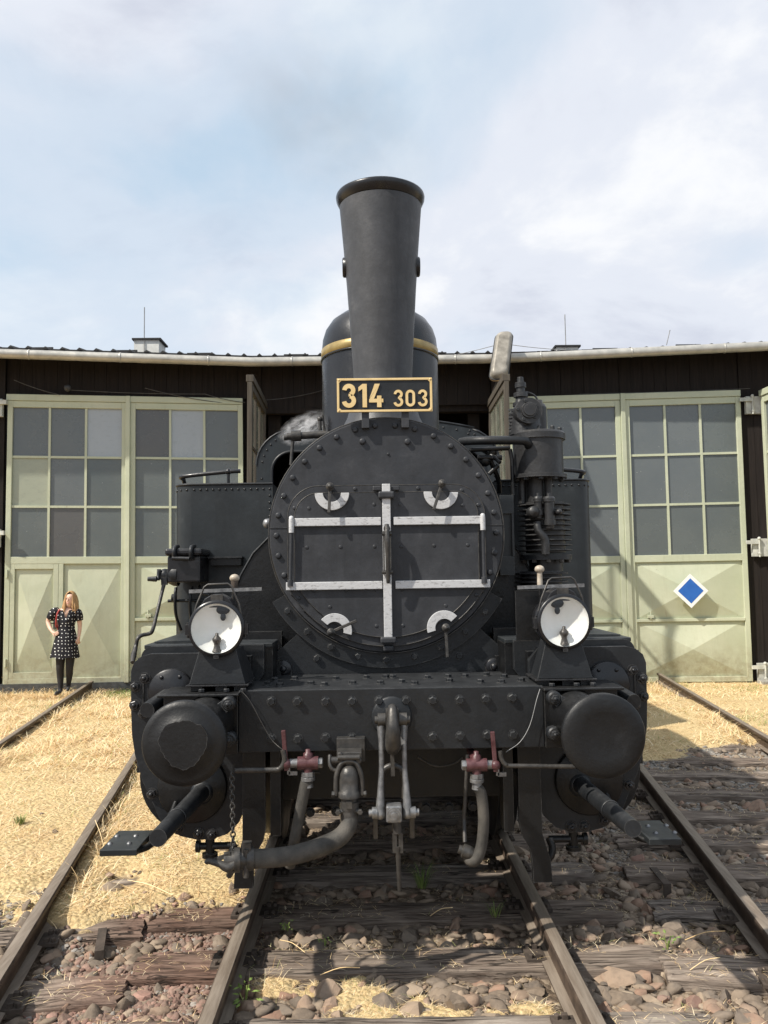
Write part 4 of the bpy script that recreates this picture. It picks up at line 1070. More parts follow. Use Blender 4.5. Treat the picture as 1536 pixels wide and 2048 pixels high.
# saddle in front of and under the smokebox
sad = MB()
sad.prism([(-0.636,1.277), (-0.637,1.139), (0.639,1.135), (0.643,1.287), (0.477,1.441), (0.406,1.408), (-0.465,1.422)], 4.70, 4.76)
saddle = obj('saddle_plate', sad, 'black_paint', loco, bevel=0.006)
fl = MB().sector(SC, 0.60, 0.745, -150, -30, 4.672, 4.70, 40)
flange = obj('saddle_flange', fl, 'black_paint', saddle)
bolts(flange, [(SC[0] + 0.70 * math.cos(R(a)), 4.672, SC[1] + 0.70 * math.sin(R(a))) for a in range(-143, -30, 13)], 'hex', 0.018, 0.018)
for (px, py) in ((567, 1338), (988, 1333)):
    c = Vector((-0.585, 4.680, 1.195)) if px == 567 else Vector((0.591, 4.680, 1.189))
    dd = MB().lathe(c, FRONT, [(0.047, -0.02), (0.047, 0.006), (0.044, 0.010), (0.020, 0.011)], 24); dd.sphere(c + Vector((0, -0.012, 0)), 0.021, 12, 8, (1, 0.8, 1))
    dd.box((c.x - 0.047, c.y - 0.005, c.z - 0.06), (c.x + 0.047, c.y + 0.02, c.z))
    obj('saddle_boss', dd, 'gloss_black', saddle)
bolts(saddle, [(-0.400,4.700,1.250), (-0.463,4.700,1.413), (0.398,4.700,1.249), (0.464,4.700,1.398)], 'hex', 0.018, 0.018)
skirt = MB()
for s in (-1, 1):
    out = [(s * 0.52, 1.30), (s * 0.52, 2.05), (s * 0.655, 2.02), (s * 0.695, 1.955), (s * 0.80, 1.85), (s * 0.875, 1.72), (s * 0.93, 1.58), (s * 0.955, 1.44), (s * 0.96, 1.30)]
    sk = MB().prism(out, 5.02, 5.80, True)
    o = obj('smokebox_skirt', sk, 'oily_black', loco)
    ed = MB().tube([(x, 5.02, z) for x, z in out[2:]], 0.008, 6)
    obj('edge_bead', ed, 'black_paint', o)

# --- chimney
ch = MB()
CY = 5.10
ch.lathe((0, CY, 0), (0, 0, 1), [(0.30, 2.50), (0.265, 2.60), (0.225, 2.68), (0.198, 2.78), (0.184, 2.90), (0.184, 2.96), (0.198, 3.20), (0.217, 3.50), (0.238, 3.78), (0.259, 4.03)], 64)
ch.lathe((0, CY, 0), (0, 0, 1), [(0.245, 4.12), (0.20, 3.6), (0.17, 3.0)], 48)
chimney = obj('chimney', ch, 'chimney_paint', loco)
rm = MB()
prof = [(0.257, 4.035), (0.268, 4.050), (0.279, 4.074), (0.2815, 4.092), (0.279, 4.101), (0.262, 4.106), (0.243, 4.10)]
rm.lathe((0, CY, 0), (0, 0, 1), prof, 64)
obj('chimney_rim', rm, 'gloss_black', chimney)
for s in (-1, 1):
    lg = MB().lathe((s * 0.222, CY, 3.645), (s, 0, 0), [(0.062, -0.02), (0.062, 0.016), (0.055, 0.022), (0.0005, 0.023)], 20)
    obj('chimney_lug', lg, 'gloss_black', chimney)
cl = MB().box((-0.085, 4.93, 2.560), (0.085, 4.96, 2.70)); obj('chimney_bracket', cl, 'zinc', chimney)

# --- number plate
NY = 4.60; NX0, NX1, NZ0, NZ1 = -0.268, 0.268, 2.622, 2.815
npl = obj('number_plate', MB().prism([(x, z) for x, z in arc(NX1 - .012, NZ1 - .012, .012, 0, 90, 4) + arc(NX0 + .012, NZ1 - .012, .012, 90, 180, 4) + arc(NX0 + .012, NZ0 + .012, .012, 180, 270, 4) + arc(NX1 - .012, NZ0 + .012, .012, 270, 360, 4)], NY, NY + 0.008), 'black_paint', loco)
fr = MB()
t = 0.013
fr.box((NX0, NY - 0.007, NZ1 - t), (NX1, NY, NZ1)); fr.box((NX0, NY - 0.007, NZ0), (NX1, NY, NZ0 + t)); fr.box((NX0, NY - 0.007, NZ0 + t), (NX0 + t, NY, NZ1 - t)); fr.box((NX1 - t, NY - 0.007, NZ0 + t), (NX1, NY, NZ1 - t))
for sx, sz in ((0, 0), (0, 1), (1, 0), (1, 1)):
    x = NX1 if sx else NX0; z = NZ1 if sz else NZ0; a = -1 if sx else 1; c = -1 if sz else 1
    fr.prism([(x + a * t, z + c * t), (x + a * (t + 0.012), z + c * t), (x + a * t, z + c * (t + 0.012))], NY - 0.0065, NY)
obj('plate_border', fr, 'brass', npl, bevel=0.002)
for sx, sz in ((0, 0), (0, 1), (1, 0), (1, 1)):
    x = NX1 - 0.011 if sx else NX0 + 0.011; z = NZ1 - 0.010 if sz else NZ0 + 0.010
    obj('screw', MB().lathe((x, NY - 0.007, z), FRONT, [(0.0058, 0), (0.005, 0.002), (0.0004, 0.0028)], 10), 'brass', npl)
def stroke(mb, path, w, ox, oz, sx, sz, y0, y1, closed=False):
    P = [Vector((ox + p[0] * sx, oz + p[1] * sz)) for p in path]; N = len(P); l, r_ = [], []
    for i in range(N):
        a = P[(i - 1) % N] if (closed or i) else P[i]; c = P[(i + 1) % N] if (closed or i < N - 1) else P[i]
        d = (c - a).normalized(); nn = Vector((-d.y, d.x)) * w / 2
        l.append(P[i] + nn); r_.append(P[i] - nn)
    vs, fs = [], []
    for i in range(N):
        for q, y in ((l[i], y0), (r_[i], y0), (r_[i], y1), (l[i], y1)): vs.append((q.x, y, q.y))
    for i in range(N if closed else N - 1):
        a = i * 4; c = ((i + 1) % N) * 4
        for k in range(4): fs.append((a + k, a + (k + 1) % 4, c + (k + 1) % 4, c + k))
    if not closed: fs += [(0, 3, 2, 1), (N * 4 - 4, N * 4 - 3, N * 4 - 2, N * 4 - 1)]
    mb.add(vs, fs)
def digit(ch_, x, z, h, w):
    mb = MB(); s = h; y0, y1 = NY - 0.008, NY + 0.001; bw = w * h
    if ch_ == '3':
        up = arc(0.285, 0.735, 0.185, 178, -70, 18); lo = arc(0.285, 0.285, 0.205, 76, -172, 20)
        stroke(mb, up, bw, x, z, s, s, y0, y1); stroke(mb, lo, bw, x, z, s, s, y0, y1)
        mb.box((x + 0.27 * s, y0 + 0.0004, z + 0.47 * s), (x + 0.40 * s, y1, z + 0.585 * s))
    elif ch_ == '1':
        mb.box((x + 0.17 * s, y0, z), (x + 0.17 * s + bw, y1, z + s))
        mb.prism([(x + 0.17 * s, z + s), (x + 0.17 * s, z + 0.79 * s), (x, z + 0.68 * s), (x, z + 0.86 * s)], y0 + 0.0004, y1)
    elif ch_ == '4':
        mb.prism([(x + 0.24 * s, z + s), (x + 0.46 * s, z + s), (x + 0.205 * s, z + 0.355 * s), (x, z + 0.355 * s), (x, z + 0.33 * s)], y0, y1)
        mb.box((x, y0 + 0.0004, z + 0.205 * s), (x + 0.60 * s, y1, z + 0.360 * s))
        mb.box((x + 0.335 * s, y0 - 0.0004, z), (x + 0.335 * s + bw, y1, z + 0.49 * s))
    elif ch_ == '0':
        r0 = 0.20; path = arc(0.285, 0.715, r0, 0, 180, 12) + arc(0.285, 0.285, r0, 180, 360, 12)
        stroke(mb, path, bw, x, z, s, s, y0, y1, True)
    obj('digit', mb, 'brass', npl)
BZ = NZ0 + 0.027
k = 0.000476
digit('3', NX0 + (268 - 207) * k, BZ, 0.133, 0.185); digit('1', NX0 + (460 - 207) * k, BZ, 0.133, 0.185); digit('4', NX0 + (585 - 207) * k, BZ, 0.133, 0.185)
digit('3', NX0 + (872 - 207) * k, BZ + 0.001, 0.097, 0.150); digit('0', NX0 + (1014 - 207) * k, BZ + 0.001, 0.097, 0.150); digit('3', NX0 + (1160 - 207) * k, BZ + 0.001, 0.097, 0.150)
for x in (-0.110, 0.114):
    ps = MB().box((x - 0.021, NY + 0.008, 2.535), (x + 0.021, NY + 0.016, 2.79)).box((x - 0.021, NY + 0.016, 2.535), (x + 0.021, NY + 0.05, 2.60))
    obj('plate_bracket', ps, 'smokebox_paint', npl, bevel=0.002)

# --- dome
DMY = 6.4
dm = MB()
dm.lathe((0, DMY, 0), (0, 0, 1), [(0.56, 2.45), (0.49, 2.52), (0.455, 2.62), (0.452, 3.44), (0.450, 3.48), (0.444, 3.54), (0.422, 3.61), (0.375, 3.68), (0.30, 3.735), (0.20, 3.768), (0.10, 3.785), (0.001, 3.79)], 64)
dome = obj('steam_dome', dm, 'gloss_black', loco)
bd = MB().lathe((0, DMY, 0), (0, 0, 1), [(0.452, 3.385), (0.458, 3.388), (0.458, 3.452), (0.450, 3.456)], 64)
obj('dome_band', bd, 'brass_band', dome)
obj('dome_ring', MB().lathe((0, DMY, 0), (0, 0, 1), [(0.452, 3.370), (0.462, 3.372), (0.462, 3.384), (0.452, 3.386)], 64), 'gloss_black', dome)

# --- side tanks
def rounded_plan(s):
    out = [(s * 0.727, 8.5), (s * 0.727, 5.4)]
    out += [(s * (1.255 + 0.12 * math.sin(R(a))), 5.52 - 0.12 * math.cos(R(a))) for a in range(0, 91, 10)]
    return out + [(s * 1.375, 8.5)]
RIV = []
for s in (-1, 1):
    pl = rounded_plan(s); n = len(pl); mb = MB()
    z0, z1 = 1.24, 2.315
    vs = [(x, y, z0) for x, y in pl] + [(x, y, z1) for x, y in pl]
    mb.add(vs, [(i, i + 1, i + 1 + n, i + n) for i in range(1, n - 1)][1:-1], True)
    for i in (0, 1, n - 2, n - 1):
        j = (i + 1) % n; mb.add([vs[i], vs[j], vs[j + n], vs[i + n]], [(0, 1, 2, 3)])
    mb.add([(x, y, z1) for x, y in pl], [tuple(range(n))]); mb.add([(x, y, z0) for x, y in pl], [tuple(range(n))])
    tank = obj('side_tank', mb, 'tank_paint', loco)
    rim = MB()
    path = [(x, y - 0.002, z1) for x, y in pl[1:]]
    rim.tube(path, 0.008, 6); obj('tank_lip', rim, 'black_paint', tank)
    rv = MB()
    xx = [0.745 + 0.0410 * i for i in range(13)]
    for x in xx: rv.rivet((s * x, 5.40, z1 - 0.035), FRONT, 0.0085)
    for a in (15, 38, 62, 85): rv.rivet((s * (1.255 + 0.12 * math.sin(R(a))), 5.52 - 0.12 * math.cos(R(a)), z1 - 0.035), (s * math.sin(R(a)), -math.cos(R(a)), 0), 0.0085)
    for i in range(1, 8): rv.rivet((s * 0.745, 5.40, z1 - 0.035 - 0.0445 * i), FRONT, 0.0085)
    for x in xx: rv.rivet((s * x, 5.42, z1), (0, 0, 1), 0.0085)
    for i in range(8): rv.rivet((s * (1.375 - 0.05 * i), 5.40 if i > 2 else 5.5, z0 + 0.04), FRONT, 0.009)
    obj('rivets', rv, 'gloss_black', tank, kind='stuff')
    hr = MB()
    xo = s * 1.34; xi = s * 1.02
    hr.tube([(xo, 5.62, z1), (xo, 5.55, z1 + 0.05), (xo - s * 0.02, 5.47, z1 + 0.062), (xi, 5.43, z1 + 0.085), (xi + (0.08 if s < 0 else -0.08), 5.43, z1 + 0.088)], 0.014, 10, sub=4)
    hr.cyl((xi, 5.43, z1), (xi, 5.43, z1 + 0.085), 0.010, n=8); hr.sphere((xi, 5.43, z1 + 0.085), 0.021, 10, 8)
    obj('handrail', hr, 'gloss_black', tank)
# --- cab
def cab_outline(hw, zb, sh, crown):
    out = [(-hw, zb), (-hw, sh)]
    out += [(-hw + 0.42 - 0.42 * math.cos(R(a)), sh + 0.38 * math.sin(R(a))) for a in range(10, 71, 10)]
    out += [(x, crown - (crown - (sh + 0.37)) * (abs(x) / (hw - 0.26)) ** 2) for x in np.linspace(-(hw - 0.26), hw - 0.26, 15)]
    out += [(hw - 0.42 + 0.42 * math.cos(R(a)), sh + 0.38 * math.sin(R(a))) for a in range(70, 9, -10)]
    out += [(hw, sh), (hw, zb)]
    return out
co = cab_outline(1.27, 1.25, 2.86, 3.345)
wins = [[(sx * 0.55, 2.45), (sx * 0.55, 2.99)] + [(sx * (0.90 + 0.2 * math.sin(R(a))), 2.79 + 0.2 * math.cos(R(a))) for a in range(0, 91, 15)] + [(sx * 1.10, 2.45)] for sx in (-1, 1)]
cabm = bpy.data.curves.new('cab_front', 'CURVE'); cabm.dimensions = '2D'; cabm.fill_mode = 'BOTH'; cabm.extrude = 0.012
for o_ in [co] + wins:
    sp_ = cabm.splines.new('POLY'); sp_.points.add(len(o_) - 1); sp_.use_cyclic_u = True
    for p_, (x, z) in zip(sp_.points, o_): p_.co = (x, z, 0, 1)
tmp = bpy.data.objects.new('cab_curve', cabm); col.objects.link(tmp)
me = bpy.data.meshes.new_from_object(tmp.evaluated_get(bpy.context.evaluated_depsgraph_get()))
bpy.data.objects.remove(tmp); bpy.data.curves.remove(cabm)
me.name = 'cab'; me.transform(Matrix.Rotation(math.pi / 2, 4, 'X')); me.materials.clear(); me.materials.append(MATS['tank_paint'])
cab = link('cab', me, loco, (0, 8.6, 0))
for s in (-1, 1):
    rim = [(sx_ * s * -1, 8.585, z) for sx_, z in [(-0.55, 3.0)] + [(-(0.90 + 0.21 * math.sin(R(a))), 2.79 + 0.21 * math.cos(R(a))) for a in range(0, 91, 10)] + [(-1.11, 2.45)]]
    obj('window_rim', MB().tube(rim, 0.016, 8), 'black_paint', cab)
cb_ = MB()
n = len(co)
cb_.add([(x, 8.62, z) for x, z in co] + [(x, 10.6, z) for x, z in co], [(i, (i + 1) % n, (i + 1) % n + n, i + n) for i in range(n)], True)
cb_.add([(x, 10.6, z) for x, z in co], [tuple(range(n))])
obj('cab_shell', cb_, 'oily_black', cab)
rv = MB()
for i, (x, z) in enumerate(co):
    if z > 2.0 and 1 < i < n - 2: rv.rivet((x * 0.955, 8.588, z - 0.05 + (0.02 if abs(x) > 1 else 0)), FRONT, 0.012)
for z in (2.34, 2.46, 2.59, 2.72):
    for s in (-1, 1): rv.rivet((s * 1.215, 8.588, z), FRONT, 0.012)
obj('rivets', rv, 'gloss_black', cab, kind='stuff')
obj('cab_edge', MB().tube([(x, 8.59, z) for x, z in co[1:-1]], 0.013, 6), 'black_paint', cab)
# boiler lagging between smokebox and cab is the tail of the smokebox barrel; whistle pipe on its left shoulder
wp = MB()
wp.cyl((-0.707, 6.200, 2.759), (-0.386, 6.200, 2.774), 0.028, n=14); wp.cyl((-0.677, 6.200, 2.762), (-0.605, 6.200, 2.765), 0.042, n=14); wp.cyl((-0.733, 6.200, 2.751), (-0.677, 6.200, 2.755), 0.022, n=10)
wp.cyl((-0.666, 6.200, 2.732), (-0.682, 6.200, 2.542), 0.013, n=10); wp.cyl((-0.461, 6.200, 2.805), (-0.461, 6.200, 2.882), 0.014, n=8); wp.sphere((-0.461, 6.200, 2.889), 0.022, 8, 6); wp.tube([(-0.424, 6.200, 2.774), (-0.435, 6.200, 2.862), (-0.442, 6.200, 2.920)], 0.010, 6)
obj('whistle_pipe', wp, 'dark_steel', loco)

# --- frame, running plate
fp = MB()
for s in (-1, 1):
    out = [(s * 0.66, 1.20), (s * 0.66, 1.352)] + [(s * (1.245 + 0.06 * math.sin(R(a))), 1.292 + 0.06 * math.cos(R(a))) for a in range(0, 91, 15)] + [(s * 1.305, 1.20), (s * 1.32, 0.9), (s * 0.9, 0.9)]
    p = MB().prism(out, 4.42, 4.46); o = obj('cylinder_backplate', p, 'black_paint', loco, bevel=0.006)
    if s > 0: bolts(o, [(1.060,4.420,1.279), (1.131,4.420,1.254), (1.198,4.420,1.276), (1.300,4.420,1.277)], 'round', 0.014, 0.012)
    else: bolts(o, [(-1.276,4.420,1.246), (-1.258,4.420,1.300), (-1.166,4.420,1.301)], 'round', 0.010, 0.008)
    rp = MB().box((s * 0.62, 4.46, 1.335), (s * 1.30, 9.5, 1.357)); obj('running_plate', rp, 'tank_paint', loco, bevel=0.004)
    ds = MB().prism([(s * 1.27, 1.359), (s * 1.27, 1.367), (s * 0.9, 1.375), (s * 0.9, 1.359)], 4.55, 5.35); obj('apron_plate', ds, 'tank_paint', loco)
    bx = MB().box((s * 0.62, 4.47, 1.16), (s * 1.26, 5.9, 1.335)).box((s * 0.60, 4.72, 1.30), (s * 0.92, 4.78, 1.40)); obj('frame_box', bx, 'oily_black', loco)
fr_ = MB()
for s in (-1, 1):
    fr_ = MB().box((s * 0.60, 4.66, 0.55), (s * 0.64, 11.0, 1.25)); obj('main_frame', fr_, 'oily_black', loco)
cp = MB().box((-0.62, 4.62, 0.50), (0.62, 4.66, 0.80)); cross_plate = obj('cross_plate', cp, 'oily_black', loco)
bolts(cross_plate, [(0.192,4.620,0.445), (0.318,4.620,0.442), (0.449,4.620,0.445), (-0.439,4.620,0.430), (-0.298,4.620,0.433)], 'hex', 0.022, 0.022)
obj('stay_plate', MB().box((-0.63, 5.2, 0.62), (0.63, 5.24, 1.25)), 'oily_black', loco)

ap = MB().box((-0.56, 6.3, 0.36), (0.56, 8.6, 1.1)); obj('under_light_block', ap, 'oily_black', loco, bevel=0.02)  # unseen box added to darken the ballast under the engine
ug = MB().box((-0.60, 5.24, 0.70), (0.60, 6.3, 1.2)); obj('front_light_block', ug, 'oily_black', loco)  # unseen filler, added to stop light between the frames
tb_ = MB().box((-1.25, 8.6, 0.55), (1.25, 10.6, 1.25)); obj('rear_light_block', tb_, 'oily_black', loco)  # unseen block added to shut out light below the cab
# --- buffer beam
BY = 4.05
bb = MB().box((-0.735, BY, 0.872), (0.735, BY + 0.02, 1.165)).box((-0.735, BY + 0.02, 1.147), (0.735, 4.66, 1.165)).box((-0.735, BY + 0.03, 0.872), (0.735, BY + 0.09, 0.884))
beam = obj('buffer_beam', bb, 'black_paint', loco, bevel=0.004)
bolts(beam, [(-0.577,4.050,1.114), (-0.452,4.050,1.111), (-0.317,4.050,1.109), (-0.190,4.050,1.107), (-0.060,4.050,1.107), (0.070,4.050,1.105), (0.198,4.050,1.105), (0.329,4.050,1.105), (0.455,4.050,1.108), (0.583,4.050,1.111), (-0.578,4.050,0.936), (-0.451,4.050,0.934), (-0.319,4.050,0.936), (-0.192,4.050,0.934), (0.195,4.050,0.932), (0.328,4.050,0.932), (0.458,4.050,0.935), (0.583,4.050,0.935)], 'hex', 0.0195, 0.020)
dk = [(x, 4.20 + rnd.uniform(-0.04, 0.05), 1.165) for x in (-0.62, -0.55, -0.40, -0.33, -0.19, -0.05, 0.06, 0.12, 0.30, 0.45, 0.55, 0.66)] + [(x, 4.42 + rnd.uniform(-0.05, 0.05), 1.165) for x in (-0.60, -0.5, -0.28, -0.12, -0.02, 0.02, 0.20, 0.31, 0.40, 0.52, 0.6)]
DECK = mesh_of('deck_bolt', MB().hexbolt((0, 0, 0), (0, 0, 1), 0.019, 0.017, 0.003), 'black_paint')
for p in dk: link('deck_bolt', DECK, beam, p, (0, 0, rnd.random()))
# --- cylinders with their front covers
def mirror(pts): return [(-x, z) for x, z in pts]
CO = [(-1.323,1.239), (-1.308,1.282), (-1.270,1.312), (-1.226,1.324), (-0.767,1.324), (-0.716,1.260), (-0.718,0.683), (-0.738,0.560), (-0.774,0.474), (-0.831,0.419), (-0.907,0.395), (-0.982,0.392), (-1.070,0.413), (-1.133,0.456), (-1.176,0.504), (-1.207,0.578), (-1.260,0.686), (-1.299,0.818), (-1.315,0.918), (-1.321,1.043)]
for s in (-1, 1):
    out = CO if s < 0 else mirror(CO)
    cyl_ = obj('cylinder', MB().prism(out, 4.30, 4.34), 'black_paint', loco, bevel=0.006)
    cx_ = s * 0.985
    body = MB().cyl((cx_, 4.34, 0.70), (cx_, 5.3, 0.70), 0.30, n=40); body.box((s * 0.72, 4.34, 0.72), (s * 1.30, 5.3, 1.30)); obj('cylinder_block', body, 'oily_black', cyl_)
    lc = MB().lathe((cx_ + s * 0.02, 4.30, 0.655), FRONT, [(0.175, 0), (0.175, 0.018), (0.168, 0.026), (0.12, 0.028), (0.11, 0.040), (0.0005, 0.042)], 48); cover = obj('cylinder_cover', lc, 'oily_black', cyl_)
    vc = MB().lathe((s * 1.115, 4.30, 1.135), FRONT, [(0.115, 0), (0.115, 0.020), (0.108, 0.028), (0.0005, 0.030)], 36); obj('valve_cover', vc, 'gloss_black', cyl_)
    vr = MB().cyl((s * 1.135, 4.28, 1.115), (s * 1.165, 4.02, 1.085), 0.036, n=18); obj('valve_rod', vr, 'black_paint', cyl_)
    bolts(cyl_, [(s * -x, y, z) for x, y, z in [(-1.251,4.300,1.203), (-1.160,4.300,1.207), (-1.068,4.300,1.208), (-1.299,4.300,1.161), (-1.301,4.300,1.068), (-1.258,4.300,1.027), (-1.212,4.300,0.625), (-1.078,4.300,0.450), (-0.977,4.300,0.424), (-0.909,4.300,0.420)]], 'stud', 0.0235, 0.02, 'gloss_black')
    rec = MB().box((s * 1.255, 4.292, 1.075), (s * 1.262, 4.30, 1.185)).box((s * 1.13, 4.292, 1.180), (s * 1.255, 4.30, 1.187)); obj('cover_step', rec, 'oily_black', cyl_)
    # tail rod tube, drain cocks
    tr = MB(); p0, p1 = Vector((s * 0.955, 4.30, 0.635)), Vector((s * 0.965, 3.45, 0.665))
    tr.cyl(p0, p1, 0.043, 0.0355, n=22); tr.lathe(p0, p1 - p0, [(0.060, 0.0), (0.060, 0.04), (0.043, 0.05)], 20)
    m_ = p0 + (p1 - p0) * 0.62; tr.lathe(m_, p1 - p0, [(0.0405, 0), (0.043, 0.002), (0.043, 0.02), (0.0405, 0.022)], 22)
    obj('tail_rod_tube', tr, 'black_paint', cyl_)
    dc = MB()
    dc.cyl((s * 0.925, 4.33, 0.40), (s * 0.925, 4.33, 0.30), 0.024, n=12); dc.cyl((s * 0.985, 4.33, 0.352), (s * 0.80, 4.33, 0.352), 0.018, n=10); dc.cyl((s * 0.925, 4.33, 0.318), (s * 0.925, 4.33, 0.298), 0.040, n=12)
    dc.cyl((s * 0.995, 4.33, 0.352), (s * 0.975, 4.33, 0.352), 0.030, n=10)
    dc.tube([(s * 0.80, 4.33, 0.36), (s * 0.815, 4.32, 0.31), (s * 0.795, 4.31, 0.265), (s * 0.76, 4.32, 0.30), (s * 0.70, 4.36, 0.42), (s * 0.68, 4.40, 0.50)], 0.019, 8, sub=3)
    obj('drain_cock', dc, 'oily_black', cyl_)
    # footstep
    st_ = MB().box((s * (1.345 if s < 0 else 1.325), 3.90, 0.450), (s * 1.175, 4.19, 0.478)); step = obj('foot_step', st_, 'tank_paint', loco, bevel=0.003)
    for dx, dy in ((0.06, 0.09), (0.15, 0.09), (0.06, 0.20), (0.15, 0.20)): obj('step_rivet', MB().rivet((s * (1.175 + dx), 3.90 + dy, 0.478), (0, 0, 1), 0.013, 10), 'worn_steel', step)
    sbk = MB().tube([(s * 1.20, 3.96, 0.45), (s * 1.14, 4.05, 0.46), (s * 1.09, 4.22, 0.55), (s * 1.08, 4.36, 0.66)], 0.016, 8, sub=3); sbk.beam((s * 1.19, 4.14, 0.44), (s * 1.02, 4.34, 0.52), 0.045, 0.02); sbk.hexbolt((s * 1.28, 4.03, 0.450), (0, 0, -1), 0.013, 0.02)
    obj('step_bracket', sbk, 'oily_black', step)
# --- buffers
for s in (-1, 1):
    x = s * 0.875; zc = 1.026
    bf = MB()
    face = [(0.0005, -0.006 if s < 0 else 0.0), (0.10, -0.006 if s < 0 else 0.001), (0.104, 0.0), (0.150, 0.004), (0.171, 0.010), (0.1765, 0.018), (0.1765, 0.034), (0.165, 0.044), (0.075, 0.075), (0.062, 0.10), (0.062, 0.35)]
    bf.lathe((x, 3.497, zc), (0, 1, 0), face, 64)
    buf = obj('buffer', bf, 'buffer_face', loco)
    if s < 0:
        rr = random.Random(5); out = []
        for k in range(40):
            a = 2 * math.pi * k / 40; r_ = 0.098 + 0.006 * math.sin(3 * a) + rr.uniform(-0.004, 0.004); out.append((x + r_ * math.cos(a), zc + 0.004 + r_ * math.sin(a)))
        obj('worn_disc', MB().prism(out, 3.487, 3.494), 'buffer_face', buf, bevel=0.002)
    cs = MB().lathe((x, 3.72, zc), (0, 1, 0), [(0.064, 0), (0.092, 0.01), (0.098, 0.10), (0.115, 0.22), (0.125, 0.30), (0.125, 0.33)], 32)
    obj('buffer_case', cs, 'oily_black', buf)
    mp = MB().box((s * 0.735, BY - 0.02, 0.872), (s * 1.09, BY + 0.09, 1.145)).box((s * 0.725, 3.98, 1.147), (s * 1.11, 4.35, 1.160))
    mpo = obj('buffer_mount', mp, 'oily_black', loco, bevel=0.004)
    lg = MB()
    for (ax, az, bx, bz) in ((0.765, 1.12, 0.862, 1.058), (0.760, 0.955, 0.862, 1.00)):
        a, b_ = Vector((s * ax, 3.955, az)), Vector((s * bx, 3.935, bz))
        lg = MB().beam(a, b_, 0.058, 0.035, (0, -1, 0)); lg.lathe(a + Vector((0, 0.02, 0)), FRONT, [(0.034, 0), (0.034, 0.04), (0.026, 0.046)], 16); lg.stud(a + Vector((0, -0.022, 0)), FRONT, 0.020)
        lg.cyl(a + Vector((0, 0.08, 0)), a, 0.022, n=12)
        obj('buffer_leg', lg, 'black_paint', mpo, bevel=0.003)
    obj('mount_boss', MB().lathe((s * 0.90, BY - 0.02, 1.105), FRONT, [(0.028, 0), (0.028, 0.012), (0.018, 0.014), (0.0005, 0.014)], 16), 'black_paint', mpo)
# --- draw hook and screw coupling
hp = MB().lathe((0.0, BY, 1.028), FRONT, [(0.098, 0), (0.098, 0.008), (0.090, 0.014), (0.0005, 0.015)], 40); hook = obj('hook_plate', hp, 'black_paint', loco)
hk = MB()
hk.tube([(0, BY, 1.03), (0, BY - 0.10, 1.035), (0, BY - 0.16, 1.07), (0, BY - 0.19, 1.10), (0, BY - 0.215, 1.045), (0, BY - 0.215, 0.99), (0, BY - 0.18, 0.93), (0, BY - 0.11, 0.90), (0, BY - 0.07, 0.915)], [0.030, 0.032, 0.030, 0.019, 0.026, 0.034, 0.036, 0.028, 0.014], 14, sub=5)
obj('draw_hook', hk, 'dark_steel', hook)
for s in (-1, 1):
    hub = MB().cyl((s * 0.032, BY - 0.12, 1.035), (s * 0.068, BY - 0.12, 1.035), 0.032, n=18); hub.cyl((s * 0.068, BY - 0.12, 1.035), (s * 0.082, BY - 0.12, 1.035), 0.018, n=12)
    hub.box((s * 0.020, BY - 0.17, 0.985), (s * 0.029, BY - 0.02, 1.075))
    ln_ = MB(); n_ = 14; P = []
    ln_.tube([(s * 0.052, BY - 0.125, 1.010), (s * 0.052, BY - 0.14, 0.93), (s * 0.054, BY - 0.15, 0.82), (s * 0.060, BY - 0.16, 0.70), (s * 0.062, BY - 0.165, 0.625)], [0.0205, 0.0135, 0.0115, 0.0165, 0.023], 12, sub=5)
    ln_.sphere((s * 0.062, BY - 0.165, 0.620), 0.024, 12, 8, (1, 1, 1.1))
    obj('coupling_eye', hub, 'dark_steel', hook); obj('coupling_link', ln_, 'worn_steel', hook)
    tn = MB().cyl((s * 0.075, BY - 0.165, 0.625), (s * 0.10, BY - 0.165, 0.625), 0.026, n=14); tn.cyl((s * 0.10, BY - 0.165, 0.625), (s * 0.115, BY - 0.165, 0.625), 0.016, n=10)
    obj('trunnion_end', tn, 'worn_steel', hook)
    lk = MB().beam((s * 0.085, BY - 0.12, 0.625), (s * 0.085, BY - 0.10, 0.50), 0.02, 0.05, (0, -1, 0)); obj('rear_link', lk, 'dark_steel', hook)
tb = MB().box((-0.036, BY - 0.20, 0.588), (0.036, BY - 0.13, 0.664)); trun = obj('trunnion_block', tb, 'worn_steel', hook, bevel=0.008)
obj('trunnion_nut', MB().turned((0, BY - 0.20, 0.625), FRONT, [(0.033, 0), (0.033, 0.012), (0.025, 0.012), (0.025, 0.018), (0.015, 0.018), (0.015, 0.030)], 24), 'worn_steel', trun)
sh = MB().tube([(-0.055, BY - 0.06, 0.66), (-0.055, BY - 0.06, 0.74), (-0.045, BY - 0.06, 0.79), (0.0, BY - 0.06, 0.812), (0.045, BY - 0.06, 0.79), (0.055, BY - 0.06, 0.74), (0.055, BY - 0.06, 0.66)], 0.015, 10, sub=4)
obj('coupling_shackle', sh, 'dark_steel', hook)
obj('hook_strap', MB().beam((-0.003, BY - 0.085, 0.90), (0.0, BY - 0.085, 0.77), 0.018, 0.012, (0, -1, 0)), 'dark_steel', hook)
scw = MB(); scw.cyl((0.012, BY - 0.15, 0.59), (0.016, BY - 0.15, 0.53), 0.022, n=12); scw.beam((0.002, BY - 0.15, 0.53), (0.002, BY - 0.15, 0.44), 0.010, 0.02); scw.beam((0.030, BY - 0.15, 0.53), (0.030, BY - 0.15, 0.44), 0.010, 0.02); scw.cyl((0.016, BY - 0.15, 0.47), (0.022, BY - 0.12, 0.26), 0.0125, 0.010, n=10)
obj('coupling_screw', scw, 'dark_steel', hook)

